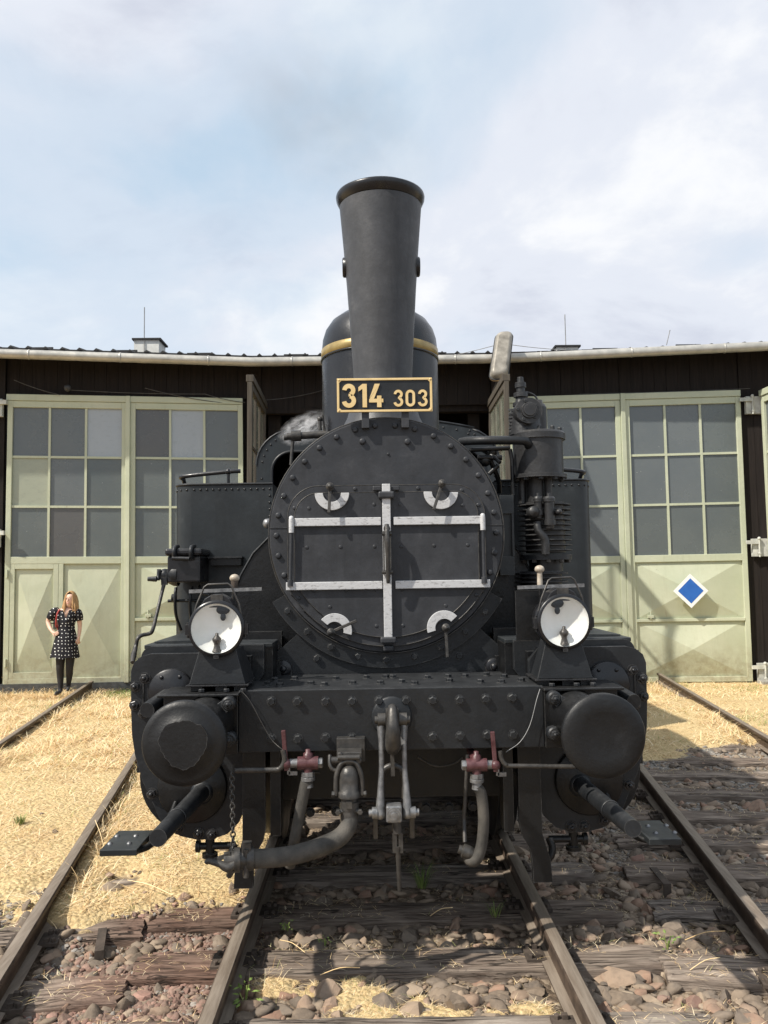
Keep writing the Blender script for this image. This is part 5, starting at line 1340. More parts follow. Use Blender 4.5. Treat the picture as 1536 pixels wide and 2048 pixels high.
# --- guard irons
for s in (-1, 1):
    gi = MB(); xw = 0.055
    prof = [(4.22, 0.88), (4.22, 0.46), (4.17, 0.37), (4.12, 0.28), (4.12, 0.10)]
    for (y0_, z0_), (y1_, z1_) in zip(prof[:-1], prof[1:]): pass
    c = s * 0.675
    side = [(0.732, 0.88), (0.622, 0.88), (0.622, 0.48), (0.635, 0.42), (0.672, 0.36), (0.682, 0.28), (0.684, 0.20), (0.778, 0.20), (0.772, 0.30), (0.755, 0.36), (0.735, 0.43)]
    gi.prism([(s * x, z) for x, z in side], 4.16, 4.19)
    g_ = obj('guard_iron', gi, 'oily_black', loco, bevel=0.004)
    obj('guard_brace', MB().box((c - s * 0.075, 4.18, 0.44), (c - s * 0.125, 4.30, 0.88)), 'oily_black', g_)

# --- wheels and axles (deep in shadow behind the cylinders)
for y in (5.75, 7.05, 8.35):
    ax = MB().cyl((-0.75, y, 0.46), (0.75, y, 0.46), 0.075, n=18); axle = obj('axle', ax, 'oily_black', loco)
    for s in (-1, 1):
        wh = MB().turned((s * 0.685, y, 0.46), (s, 0, 0), [(0.50, 0.0), (0.495, 0.025), (0.465, 0.035), (0.455, 0.135), (0.40, 0.135)], 40)
        for k in range(11):
            a = 2 * math.pi * k / 11; wh.beam((s * 0.75, y + 0.10 * math.cos(a), 0.46 + 0.10 * math.sin(a)), (s * 0.75, y + 0.41 * math.cos(a), 0.46 + 0.41 * math.sin(a)), 0.055, 0.06, (1, 0, 0))
        wh.cyl((s * 0.68, y, 0.46), (s * 0.83, y, 0.46), 0.13, n=20)
        obj('wheel', wh, 'oily_black', axle)

# --- headlamps
def headlamp(s, c, turn):
    c = Vector(c); d = Vector((math.sin(turn), -math.cos(turn), 0)); bk = -d
    e = Vector((math.cos(turn), math.sin(turn), 0))
    hd = MB()
    hd.lathe(c - d * 0.0, bk, [(0.120, -0.012), (0.134, -0.012), (0.137, 0.0), (0.134, 0.016), (0.122, 0.022), (0.122, 0.060), (0.128, 0.064), (0.128, 0.085), (0.120, 0.090), (0.112, 0.17), (0.060, 0.23), (0.0005, 0.235)], 48)
    body = obj('headlamp', hd, 'gloss_black', loco)
    rf_ = MB().lathe(c, bk, [(0.121, -0.008), (0.120, -0.002), (0.108, 0.012), (0.078, 0.028), (0.040, 0.037), (0.0005, 0.040)], 48); obj('reflector', rf_, 'reflector', body)
    gl = MB().lathe(c, d, [(0.1215, 0.006), (0.10, 0.014), (0.07, 0.020), (0.035, 0.0235), (0.0005, 0.0245)], 40); obj('lens', gl, 'lens_glass', body)
    bn = MB(); o = c + bk * 0.012 - Vector((0, 0, 0.112)) + e * (0.002 if s > 0 else 0.0)
    bn.lathe(o, (0, 0, 1), [(0.024, 0), (0.018, 0.012), (0.013, 0.03), (0.015, 0.04), (0.022, 0.052), (0.022, 0.062), (0.013, 0.072), (0.008, 0.078), (0.008, 0.088), (0.0005, 0.09)], 14); obj('burner', bn, 'dark_steel', body)
    st_ = MB(); o = c + bk * 0.014 + Vector((0, 0, 0.088)) + e * (0.030 if s < 0 else -0.028)
    st_.sphere(o, 0.027, 14, 8, (1.25, 0.2, 0.85)); st_.sphere(o - Vector((0, 0, 0.035)), 0.014, 10, 8, (1, 0.3, 1.3)); obj('burner_reflection', st_, 'oily_black', body)  # dark blobs shaped as the burner's reflection in the bowl
    vt = MB()
    top = [(-0.085, 0.100), (-0.060, 0.142), (-0.045, 0.152), (-0.020, 0.164), (0.020, 0.164), (0.045, 0.152), (0.060, 0.142), (0.085, 0.100)]
    vt.prism_axis(top, c + bk * 0.01, e, Vector((0, 0, 1)), bk, 0.10); obj('lamp_vent', vt, 'gloss_black', body, bevel=0.004)
    vp = MB().prism_axis([(-0.029, 0.124), (0.029, 0.124), (0.029, 0.163), (-0.029, 0.163)], c + bk * 0.006, e, Vector((0, 0, 1)), bk, 0.004); obj('vent_plate', vp, 'dark_steel', body)
    hn = MB().tube([c + e * -0.118 + Vector((0, 0, 0.05)) + bk * 0.03, c + e * -0.100 + Vector((0, 0, 0.115)) + bk * 0.03, c + e * -0.064 + Vector((0, 0, 0.200)) + bk * 0.03, c + e * -0.046 + Vector((0, 0, 0.212)) + bk * 0.03, c + e * 0.050 + Vector((0, 0, 0.215)) + bk * 0.03, c + e * 0.068 + Vector((0, 0, 0.203)) + bk * 0.03, c + e * 0.105 + Vector((0, 0, 0.115)) + bk * 0.03, c + e * 0.118 + Vector((0, 0, 0.05)) + bk * 0.03], 0.0048, 8); obj('lamp_handle', hn, 'dark_steel', body)
    for sg in (-1, 1):
        lt = MB(); p = c + e * (sg * 0.137) + bk * 0.01; lt.box((p.x - 0.014, p.y - 0.012, p.z - 0.03), (p.x + 0.014, p.y + 0.02, p.z + 0.02)); lt.cyl(p - Vector((0, 0, 0.045)), p + Vector((0, 0, 0.03)), 0.007, n=8); obj('lamp_latch', lt, 'gloss_black', body)
    p = c - Vector((0, 0, 0.137)); lt = MB().box((p.x - 0.012, p.y - 0.014, p.z - 0.006), (p.x + 0.012, p.y + 0.01, p.z + 0.008))
    obj('lamp_latch', lt, 'gloss_black', body)
    # pedestal: front plate with slanting sides, toe flange and packing blocks
    zb = 1.182
    pd = MB(); y = c.y + 0.03
    b0 = [(-0.136, y - 0.015), (0.136, y - 0.015), (0.150, y + 0.22), (-0.122, y + 0.22)]; t0 = [(-0.088, y), (0.088, y), (0.098, y + 0.17), (-0.078, y + 0.17)]
    vs = [(c.x + a, b_, zb + 0.012) for a, b_ in b0] + [(c.x + a, b_, c.z - 0.10) for a, b_ in t0]
    pd.add(vs, [(0, 1, 5, 4), (1, 2, 6, 5), (2, 3, 7, 6), (3, 0, 4, 7), (0, 3, 2, 1), (4, 5, 6, 7)])
    ped = obj('lamp_pedestal', pd, 'black_paint', loco, bevel=0.004)
    obj('pedestal_toe', MB().box((c.x - 0.148, y - 0.030, zb + 0.004), (c.x + 0.152, y + 0.23, zb + 0.012)), 'gloss_black', ped, bevel=0.002)
    for dx in (-0.10, 0.02, 0.11):
        obj('packing_block', MB().box((c.x + dx - 0.03, y + 0.0, 1.162), (c.x + dx + 0.025, y + 0.18, zb + 0.003)), 'oily_black', ped)
    for dx in (-0.07, 0.05, 0.13): obj('toe_bolt', MB().hexbolt((c.x + dx, y - 0.035, 1.163), (0, 0, 1), 0.015, 0.014), 'black_paint', ped)
    # lamp iron with knob, crossbar behind the lamp
    li = MB(); kx = c.x + (0.045 if s < 0 else -0.060); kp = Vector((kx, c.y + 0.26, 1.705 if s < 0 else 1.728))
    li.lathe((kx, kp.y, 0), (0, 0, 1), [(0.015, 1.64), (0.020 if s < 0 else 0.013, kp.z - 0.012)], 12)
    knob = obj('flag_holder', li, 'ivory_knob' if s > 0 else 'plate_iron', loco); obj('holder_post', MB().cyl((kx, kp.y, 1.36), (kx, kp.y, 1.64), 0.014, n=10), 'oily_black', knob); kb_ = MB().sphere(kp, 0.026, 14, 10, (1, 1, 0.8)); obj('holder_knob', kb_, 'ivory_knob', knob)
    obj('lamp_crossbar', MB().beam((c.x - 0.18 if s < 0 else c.x - 0.185, c.y + 0.22, 1.640 if s < 0 else 1.635), (c.x + 0.19 if s < 0 else c.x + 0.16, c.y + 0.22, 1.648 if s < 0 else 1.642), 0.012, 0.018), 'worn_steel', ped)
headlamp(-1, (-0.841, 4.050, 1.464), R(2)); headlamp(1, (0.847, 4.050, 1.471), R(5))
# mounting plate behind the right lamp
obj('lamp_backplate', MB().box((0.655, 4.30, 1.36), (0.80, 4.31, 1.62)), 'oily_black', loco)

# --- lubricator on the left tank front, its drive crank and pipes
lu = MB().box((-1.352, 5.300, 1.680), (-1.153, 5.300, 1.845)); 
x0_, z0_ = -1.347, 1.680; x1_, z1_ = -1.142, 1.845
lub = obj('lubricator', MB().box((x0_, 5.14, z0_), (x1_, 5.40, z1_)), 'gloss_black', loco, bevel=0.012)
lid = MB().box((x0_ - 0.012, 5.12, z1_), (x1_ + 0.012, 5.40, z1_ + 0.045)); obj('lubricator_lid', lid, 'gloss_black', lub, bevel=0.015)
lt = MB()
for px in (0.25, 0.75):
    x = x0_ + (x1_ - x0_) * px; lt.tube([(x, 5.118, z1_ - 0.02), (x, 5.10, z1_ + 0.02), (x, 5.12, z1_ + 0.05), (x, 5.20, z1_ + 0.06)], 0.014, 8, sub=3)
lt.tube([(x0_ + 0.04, 5.105, z1_ - 0.015), (x1_ - 0.06, 5.10, z1_ - 0.02)], 0.012, 8); obj('lid_clasp', lt, 'black_paint', lub)
pp = MB()
for a in ([(-1.325, 5.280, 1.648), (-1.326, 5.260, 1.586), (-1.329, 5.300, 1.475), (-1.310, 5.360, 1.376)], [(-1.221, 5.280, 1.653), (-1.230, 5.250, 1.569), (-1.234, 5.300, 1.426)], [(-1.180, 5.280, 1.656), (-1.155, 5.220, 1.616), (-1.095, 5.200, 1.600)]):
    pp.tube(a, 0.010, 8, sub=4)
pp.cyl((-1.380, 5.300, 1.564), (-0.988, 5.300, 1.564), 0.010, n=8); pp.cyl((-1.350, 5.280, 1.583), (-1.324, 5.280, 1.582), 0.026, n=10)
obj('oil_pipes', pp, 'black_paint', lub)
rc = MB(); c = Vector((-1.350, 5.200, 1.728))
rc.lathe(c + Vector((0.03, 0, 0)), (-1, 0, 0), [(0.07, -0.03), (0.07, 0.0), (0.055, 0.03), (0.02, 0.04), (0.0005, 0.042)], 20)
rc.sphere((-1.370, 5.180, 1.728), 0.040, 10, 8); rc.beam((-1.399, 5.150, 1.765), (-1.402, 5.150, 1.704), 0.02, 0.02); rc.tube([(-1.399, 5.150, 1.759), (-1.399, 5.140, 1.704), (-1.455, 5.120, 1.705)], 0.013, 8); rc.cyl((-1.407, 5.120, 1.704), (-1.459, 5.120, 1.705), 0.018, 0.014, n=10)
rc.beam((-1.371, 5.160, 1.734), (-1.367, 5.160, 1.666), 0.035, 0.03, (0, -1, 0)); obj('ratchet_crank', rc, 'black_paint', lub)
rd = MB(); rd.tube([(-1.368, 5.160, 1.682), (-1.378, 5.140, 1.621), (-1.395, 5.080, 1.486), (-1.408, 5.050, 1.404), (-1.426, 5.050, 1.378), (-1.468, 5.020, 1.369), (-1.486, 5.000, 1.350), (-1.495, 5.000, 1.309), (-1.495, 4.950, 1.254), (-1.486, 4.900, 1.222)], [0.013, 0.011, 0.011, 0.012, 0.012, 0.012, 0.012, 0.012, 0.018, 0.012], 8, sub=4)
obj('drive_rod', rd, 'dark_steel', lub)
# slot in the tank front under the valance
obj('tank_ledge', MB().box((-1.120, 5.33, 1.782), (-0.920, 5.399, 1.830)), 'oily_black', loco, bevel=0.004)
obj('tank_ledge', MB().box((-1.132, 5.31, 1.830), (-0.914, 5.399, 1.840)), 'black_paint', loco)
obj('washout_plug', MB().lathe((-0.705, 4.950, 2.025), (-0.8, -0.6, 0), [(0.03, -0.05), (0.03, 0.0), (0.026, 0.016), (0.015, 0.024), (0.0005, 0.025)], 14), 'worn_steel', loco)

# --- air pump on the right
PY = 5.0; px_ = 0.939; pa = 0.967
zt, zb = 2.547, 2.299
pm = MB().turned((px_, PY, zb), (0, 0, 1), [(0.168, -0.022), (0.168, 0.0), (0.149, 0.0), (0.149, zt - zb - 0.035), (0.165, zt - zb - 0.035), (0.165, zt - zb + 0.0), (0.156, zt - zb + 0.012), (0.150, zt - zb + 0.014)], 48)
pump = obj('air_pump', pm, 'pump_iron', loco)
pbm = MB()
for k in range(10):
    a = 2 * math.pi * (k + 0.3) / 10; pbm.hexbolt((px_ + 0.143 * math.cos(a), PY + 0.143 * math.sin(a), zb - 0.022), (0, 0, -1), 0.016, 0.016); pbm.hexbolt((px_ + 0.135 * math.cos(a), PY + 0.135 * math.sin(a), zt + 0.014), (0, 0, 1), 0.014, 0.022)
obj('flange_bolt', pbm, 'black_paint', pump, kind='stuff')
vh = MB(); vx = 0.872
vh.cyl((vx - 0.005, PY, zt), (vx - 0.005, PY, zt + 0.10), 0.105, 0.095, n=24); vh.cyl((vx - 0.02, PY - 0.14, zt + 0.125), (vx - 0.02, PY + 0.10, zt + 0.125), 0.072, n=24)
vh.turned((vx - 0.01, PY - 0.14, zt + 0.125), FRONT, [(0.078, 0), (0.078, 0.010), (0.050, 0.010), (0.046, 0.024), (0.036, 0.024), (0.034, 0.034)], 24)
vh.cyl((vx + 0.075, PY, zt + 0.0), (vx + 0.075, PY, zt + 0.17), 0.050, n=18); vh.lathe((vx + 0.075, PY, zt + 0.17), (0, 0, 1), [(0.050, 0), (0.040, 0.02), (0.030, 0.022), (0.026, 0.045), (0.0005, 0.05)], 16)
vh.turned((vx - 0.03, PY, zt + 0.18), (0, 0, 1), [(0.05, 0), (0.05, 0.02), (0.036, 0.02), (0.03, 0.055), (0.044, 0.055), (0.044, 0.08), (0.026, 0.08), (0.026, 0.115), (0.034, 0.115), (0.034, 0.145), (0.020, 0.145), (0.018, 0.180)], 18)
vh.tube([(vx + 0.0, PY, zt + 0.27), (vx + 0.05, PY, zt + 0.25), (vx + 0.075, PY, zt + 0.215)], 0.006, 6, sub=4)
for k in range(7): vh.beam((vx - 0.11, PY - 0.02, zt + 0.02 + k * 0.022), (vx - 0.085, PY - 0.03, zt + 0.02 + k * 0.022), 0.02, 0.012)
vhd = obj('valve_head', vh, 'pump_iron', pump)
for k in range(5):
    a = 2 * math.pi * k / 5 + 0.5; obj('valve_bolt', MB().hexbolt((vx - 0.02 + 0.058 * math.cos(a), PY - 0.145, zt + 0.125 + 0.058 * math.sin(a)), FRONT, 0.011, 0.012), 'black_paint', vhd)
zf1, zf0 = 2.131, 1.807
nk = MB().cyl((px_ - 0.025, PY, zf1 - 0.02), (px_ - 0.025, PY, zb), 0.052, n=20); nk.cyl((px_ + 0.05, PY - 0.02, zf1), (px_ + 0.05, PY - 0.02, zb), 0.024, n=12); nk.cyl((px_ - 0.10, PY + 0.02, zf1), (px_ - 0.10, PY + 0.02, zb), 0.024, n=12)
obj('pump_neck', nk, 'pump_iron', pump)
def fins(z0, z1, n, r, core, cx):
    mb = MB().cyl((cx, PY, z0), (cx, PY, z1), core, n=36)
    for i in range(n):
        z = z0 + (z1 - z0) * (i + 0.5) / n; mb.lathe((cx, PY, z), (0, 0, 1), [(core, -0.006), (r, -0.003), (r, 0.003), (core, 0.006)], 44, smooth=False)
    return mb
acyl = obj('air_cylinder', fins(zf0 + 0.02, zf1, 10, 0.158, 0.118, pa), 'pump_iron', pump)
obj('pump_flange', MB().turned((pa, PY, zf0 - 0.022), (0, 0, 1), [(0.155, 0), (0.155, 0.03), (0.148, 0.034)], 44), 'black_paint', acyl)
lowb = MB()
for k in range(10):
    a = 2 * math.pi * (k + 0.35) / 10; lowb.hexbolt((pa + 0.135 * math.cos(a), PY + 0.135 * math.sin(a), zf0 - 0.022), (0, 0, -1), 0.015, 0.018)
obj('flange_bolt', lowb, 'dark_steel', acyl, kind='stuff')
obj('low_cylinder', fins(1.42, zf0 - 0.09, 12, 0.158, 0.120, pa - 0.03), 'black_paint', pump)
mid = MB().cyl((pa, PY, zf0 - 0.09), (pa, PY, zf0 - 0.02), 0.10, n=24); obj('pump_waist', mid, 'oily_black', pump)
uv = MB()
for cx_, r_, z0_, z1_ in ((0.895, 0.028, 2.046, 2.155), (0.959, 0.036, 1.987, 2.154)):
    uv.turned((cx_, PY - 0.17, z0_), (0, 0, 1), [(r_ * 0.7, -0.02), (r_ * 0.8, 0.0), (r_, 0.0), (r_, 0.03), (r_ * 0.85, 0.03), (r_ * 0.85, (z1_ - z0_) - 0.03), (r_ * 1.05, (z1_ - z0_) - 0.03), (r_ * 1.05, (z1_ - z0_) - 0.012), (r_ * 0.8, (z1_ - z0_)), (r_ * 0.35, (z1_ - z0_)), (r_ * 0.3, (z1_ - z0_) + 0.02)], 18)
uv.lathe((0.864, 4.830, 2.064), FRONT, [(0.034, -0.04), (0.034, 0.03), (0.026, 0.036), (0.010, 0.045), (0.0005, 0.046)], 16); uv.lathe((1.011, 4.830, 2.062), FRONT, [(0.018, -0.04), (0.018, 0.03), (0.008, 0.04), (0.0005, 0.041)], 12)
uv.cyl((0.852, 4.860, 2.067), (1.036, 4.860, 2.064), 0.02, n=10)
obj('check_valve', uv, 'pump_iron', pump)
dn = MB().tube([(0.891, 4.840, 2.003), (0.893, 4.830, 1.958), (0.917, 4.820, 1.922), (0.930, 4.820, 1.884), (0.928, 4.820, 1.817)], 0.024, 10, sub=4); obj('transfer_pipe', dn, 'pump_iron', pump)
bp = MB().tube([(0.469, 5.000, 2.510), (0.503, 4.950, 2.508), (0.596, 4.860, 2.496), (0.801, 4.840, 2.490), (0.849, 4.860, 2.477), (0.862, 4.920, 2.454), (0.843, 5.000, 2.441)], 0.026, 12, sub=5); obj('steam_pipe', bp, 'black_paint', pump)
ex = MB(); ex.cyl((0.517, 4.950, 2.453), (0.759, 4.950, 2.462), 0.014, n=10); ex.cyl((0.561, 4.950, 2.407), (0.709, 4.950, 2.405), 0.016, n=10); ex.tube([(0.759, 4.950, 2.456), (0.769, 4.950, 2.389), (0.770, 4.950, 2.177)], 0.012, 8); ex.tube([(0.629, 5.000, 2.444), (0.658, 5.000, 2.367), (0.700, 5.050, 2.280), (0.712, 5.100, 2.208)], 0.016, 8, sub=4); ex.cyl((0.628, 4.950, 2.306), (0.684, 4.950, 2.357), 0.014, n=8); ex.sphere((0.609, 4.970, 2.388), 0.035, 10, 8); ex.sphere((0.656, 4.970, 2.439), 0.028, 10, 8); ex.tube([(0.584, 5.000, 2.466), (0.652, 4.950, 2.415), (0.688, 4.900, 2.368)], 0.012, 8, sub=4)
obj('pipework', ex, 'oily_black', pump)
br = MB(); br.box((0.683, 4.90, 2.063), (0.763, 4.93, 2.173)); br.box((0.674, 4.90, 1.699), (0.760, 4.93, 1.808)); br.box((0.750, 4.90, 1.807), (0.762, 4.93, 2.062)); br.box((0.690, 4.93, 1.698), (0.756, 4.96, 2.173))
obj('pump_bracket', br, 'tank_paint', pump)

# --- brake and heating hoses
def brake_hose(s):
    cx = -0.396 if s < 0 else 0.392; cz = 0.840 if s < 0 else 0.817; y = 3.95
    tp = MB().cyl((cx - 0.048, y, cz), (cx + 0.048, y, cz), 0.030, n=18); tp.lathe((cx, y, cz + 0.015), (0, 0, 1), [(0.024, 0), (0.022, 0.03), (0.012, 0.036), (0.012, 0.048), (0.0005, 0.05)], 14); tp.cyl((cx, y, cz - 0.01), (cx, y, cz - 0.04), 0.022, n=14); tp.cyl((cx, y, cz), (cx, 4.2, cz + 0.02), 0.02, n=10)
    cock = obj('brake_cock', tp, 'red_paint', loco)
    en = MB().hexbolt((cx + s * -0.048, y, cz), (-s, 0, 0), 0.024, 0.022); en.cyl((cx + s * 0.046, y, cz), (cx + s * 0.085, y, cz), 0.021, n=12); en.cyl((cx, y, cz - 0.04), (cx, y, cz - 0.06), 0.031, n=8, smooth=False); en.turned((cx, y, cz - 0.06), (0, 0, -1), [(0.024, 0), (0.033, 0.004), (0.033, 0.018), (0.022, 0.02), (0.025, 0.05)], 16)
    obj('hose_nut', en, 'worn_steel', cock)
    gv = MB(); lx_ = cx - s * -0.105 if False else cx + (-0.10 if s < 0 else 0.088)
    gv.beam((lx_, y - 0.01, cz - 0.03), (lx_ - 0.012, y - 0.015, cz + 0.155), 0.020, 0.018, (0, -1, 0)); gv.sphere((lx_, y - 0.01, cz + 0.0), 0.024, 10, 8); obj('cock_lever', gv, 'red_paint', cock, bevel=0.003)
    lk = MB()
    if s < 0: lk.tube([(-0.510, 3.930, 0.906), (-0.503, 3.930, 0.860), (-0.522, 3.930, 0.824), (-0.559, 3.930, 0.816), (-0.733, 3.930, 0.817)], 0.0125, 10, sub=4)
    else: lk.tube([(0.501, 3.930, 0.883), (0.507, 3.930, 0.847), (0.527, 3.930, 0.819), (0.569, 3.930, 0.814), (0.850, 3.930, 0.806)], 0.0105, 10, sub=4)
    obj('cock_rod', lk, 'dark_steel', cock)
    fk = MB().beam((lx_ + 0.01, y, cz - 0.045), (lx_ + 0.05, y, cz - 0.045), 0.012, 0.018); fk.beam((lx_ + 0.01, y, cz - 0.05), (lx_ + 0.01, y, cz + 0.01), 0.012, 0.014); obj('cock_fork', fk, 'worn_steel', cock)
    hs_ = MB()
    if s < 0: hs_.tube([(cx, y, cz - 0.10), (-0.406, 3.950, 0.751), (-0.428, 3.950, 0.649), (-0.455, 3.960, 0.522), (-0.471, 3.980, 0.436), (-0.490, 4.020, 0.355)], [0.026, 0.027, 0.027, 0.027, 0.027, 0.027], 14, sub=5)
    else: hs_.tube([(cx, y, cz - 0.10), (0.412, 3.950, 0.679), (0.419, 3.950, 0.565), (0.407, 3.950, 0.452), (0.382, 3.950, 0.389), (0.354, 3.970, 0.378), (0.342, 4.000, 0.414)], [0.025, 0.026, 0.026, 0.026, 0.027, 0.027, 0.025], 14, sub=5)
    obj('brake_hose', hs_, 'hose_rubber', cock)
    if s > 0:
        ch_ = MB().turned((0.350, 3.970, 0.412), (-0.9, 0.1, 0.3), [(0.026, -0.02), (0.032, 0.0), (0.032, 0.03), (0.020, 0.035), (0.020, 0.05)], 14); ch_.cyl((0.335, 4.000, 0.449), (0.338, 4.050, 0.538), 0.010, n=8); ch_.cyl((0.338, 4.050, 0.538), (0.362, 4.050, 0.842), 0.009, n=8); obj('hose_coupling', ch_, 'dark_steel', cock)
brake_hose(-1); brake_hose(1)
# bracketed steam heating valve with the large hose
hv_ = MB(); hx = -0.204; y = 3.90
hz_ = 0.771
hv_.lathe((hx, y, hz_), (0, 0, 1), [(0.052, -0.075), (0.052, -0.05), (0.046, -0.045), (0.046, 0.0), (0.043, 0.03), (0.033, 0.055), (0.018, 0.066), (0.0005, 0.069)], 24)
heat = obj('heating_valve', hv_, 'dark_steel', loco)
fk = MB().tube([(hx - 0.060, y - 0.01, hz_ - 0.065), (hx - 0.058, y - 0.01, hz_ + 0.02), (hx - 0.035, y - 0.01, hz_ + 0.075), (hx, y - 0.01, hz_ + 0.088), (hx + 0.035, y - 0.01, hz_ + 0.075), (hx + 0.058, y - 0.01, hz_ + 0.02), (hx + 0.060, y - 0.01, hz_ - 0.065)], 0.0115, 8, sub=4)
for sx in (-1, 1): fk.hexbolt((hx + sx * 0.066, y - 0.01, hz_ - 0.06), (sx, 0, 0), 0.015, 0.014)
obj('valve_stirrup', fk, 'dark_steel', heat)
tpb = MB().box((hx - 0.055, y + 0.0, hz_ + 0.085), (hx + 0.060, y + 0.10, hz_ + 0.125)); tpb.box((hx - 0.015, y - 0.01, hz_ + 0.07), (hx + 0.025, y + 0.09, hz_ + 0.10)); tpb.cyl((hx - 0.05, y - 0.015, hz_ + 0.105), (hx + 0.05, y - 0.015, hz_ + 0.105), 0.013, n=10); tpb.cyl((hx - 0.08, y, hz_ + 0.09), (hx - 0.03, y, hz_ + 0.09), 0.017, n=10); tpb.hexbolt((hx + 0.045, y, hz_ + 0.088), FRONT, 0.015, 0.016); tpb.hexbolt((hx - 0.04, y, hz_ + 0.118), FRONT, 0.012, 0.016); tpb.box((hx - 0.06, y + 0.1, hz_ + 0.06), (hx + 0.075, y + 0.2, hz_ + 0.17))
tpb.tube([(-0.292, 3.920, 0.881), (-0.291, 3.900, 0.840), (-0.273, 3.900, 0.817), (-0.245, 3.900, 0.817)], 0.010, 8, sub=3)
obj('valve_clamp', tpb, 'dark_steel', heat, bevel=0.004)
cpn = MB().turned((hx, y, hz_ - 0.075), (0, 0, -1), [(0.038, 0), (0.038, 0.02), (0.044, 0.02), (0.044, 0.055), (0.040, 0.055), (0.043, 0.11)], 22); cpn.cyl((hx - 0.058, y - 0.02, hz_ - 0.135), (hx + 0.058, y - 0.02, hz_ - 0.135), 0.012, n=8)
for sx in (-1, 1): cpn.hexbolt((hx + sx * 0.05, y - 0.03, hz_ - 0.135), FRONT, 0.013, 0.014)
cpn.box((hx - 0.014, y - 0.055, hz_ - 0.115), (hx + 0.014, y - 0.03, hz_ - 0.085)); obj('hose_socket', cpn, 'dark_steel', heat)
hh = MB().tube([(hx + 0.002, y, hz_ - 0.17), (-0.201, 3.900, 0.609), (-0.208, 3.880, 0.570), (-0.247, 3.860, 0.528), (-0.314, 3.840, 0.501), (-0.402, 3.820, 0.478), (-0.512, 3.800, 0.465), (-0.609, 3.780, 0.467), (-0.631, 3.780, 0.468)], [0.036, 0.037, 0.039, 0.041, 0.042, 0.042, 0.042, 0.041, 0.041], 18, sub=6)
obj('heating_hose', hh, 'hose_rubber', heat)
hc = MB(); a, b_ = Vector((-0.625, 3.780, 0.468)), Vector((-0.771, 3.760, 0.466)); dd = (b_ - a)
hc.turned(a, dd, [(0.040, 0), (0.050, 0.0), (0.050, 0.030), (0.042, 0.030), (0.042, 0.06), (0.052, 0.06), (0.052, 0.085), (0.040, 0.085), (0.036, 0.13)], 20)
hc.box((a.x - 0.05, a.y - 0.03, a.z + 0.03), (a.x - 0.01, a.y + 0.01, a.z + 0.075)); hc.cyl(a + Vector((-0.03, -0.03, 0.05)), a + Vector((-0.03, -0.03, -0.07)), 0.014, n=8)
hc.tube([(-0.702, 3.740, 0.459), (-0.733, 3.730, 0.448), (-0.766, 3.730, 0.464), (-0.816, 3.740, 0.474), (-0.829, 3.740, 0.464)], [0.020, 0.022, 0.016, 0.014, 0.010], 8, sub=3); hc.beam((-0.721, 3.750, 0.499), (-0.802, 3.750, 0.470), 0.02, 0.016); hc.tube([(-0.711, 3.740, 0.438), (-0.732, 3.760, 0.402)], 0.014, 8)
obj('hose_end', hc, 'dark_steel', heat)
# safety chain on the left
cn = MB(); a, b_ = Vector((-0.742, 3.900, 0.815)), Vector((-0.714, 3.770, 0.462)); n = 19
for i in range(n):
    c = a + (b_ - a) * ((i + 0.5) / n); h = (b_ - a).length / n * 0.66; w_ = 0.010
    e = Vector((1, 0, 0)) if i % 2 else Vector((0.25, 1, 0)).normalized()
    cn.tube([c + e * (w_ * math.cos(t_)) + Vector((0, 0, h * math.sin(t_))) for t_ in [2 * math.pi * k / 10 for k in range(10)]], 0.0038, 5, True)
obj('hose_chain', cn, 'dark_steel', heat)
# lead seals wires on the beam
wr = MB().tube([(-0.718, 4.030, 1.166), (-0.676, 4.020, 1.120), (-0.628, 4.020, 1.030), (-0.579, 4.020, 0.944), (-0.541, 4.000, 0.910), (-0.514, 3.970, 0.898)], 0.0022, 5, sub=4); obj('seal_wire', wr, 'dark_steel', beam)
wr = MB().tube([(0.716, 4.030, 1.152), (0.696, 4.020, 1.101), (0.661, 4.020, 0.984), (0.608, 4.000, 0.909), (0.535, 3.970, 0.870)], 0.0018, 5, sub=4); obj('seal_wire', wr, 'wire_grey', beam)
un = MB()
for q in ([(0.137, 4.300, 0.780), (0.223, 4.300, 0.736), (0.312, 4.300, 0.744), (0.364, 4.300, 0.776)], [(-0.565, 4.300, 0.800), (-0.468, 4.350, 0.717), (-0.366, 4.350, 0.702)]): un.tube(q, 0.006, 5, sub=4)
un.box((-0.5, 4.3, 0.82), (0.45, 4.32, 0.835)); obj('under_pipe', un, 'dark_steel', beam)

# ------------------------------------------------------------------ scattered ground cover
rs = np.random.RandomState(3)
def np_mesh(name, co, faces, mat, kind=None, label=None, cat=None, mats=None):
    me = bpy.data.meshes.new(name)
    me.vertices.add(len(co)); me.vertices.foreach_set('co', co.astype(np.float32).ravel())
    k = faces.shape[1]
    me.loops.add(faces.size); me.loops.foreach_set('vertex_index', faces.astype(np.int32).ravel())
    me.polygons.add(len(faces)); me.polygons.foreach_set('loop_start', np.arange(0, faces.size, k, dtype=np.int32))
    me.materials.append(MATS[mat]); me.update(); me.validate()
    ob = bpy.data.objects.new(name, me); col.objects.link(ob); ORIGIN[ob.name] = Vector((0, 0, 0))
    return tag(ob, label, cat, None, kind)
def near_rail(x, y, m):
    q = np.abs(np.abs(x) - 0.752) < m
    for c, s in ((LEFT_C - 0.7175, LEFT_M), (RIGHT_C + 0.7175, RIGHT_M)):
        u = (x - c - s * y) / math.sqrt(1 + s * s)
        q |= np.abs(np.abs(u) - 0.752) < m
    return q
SLEEP = []                                          # (cx, cy, angle, half length, half width)
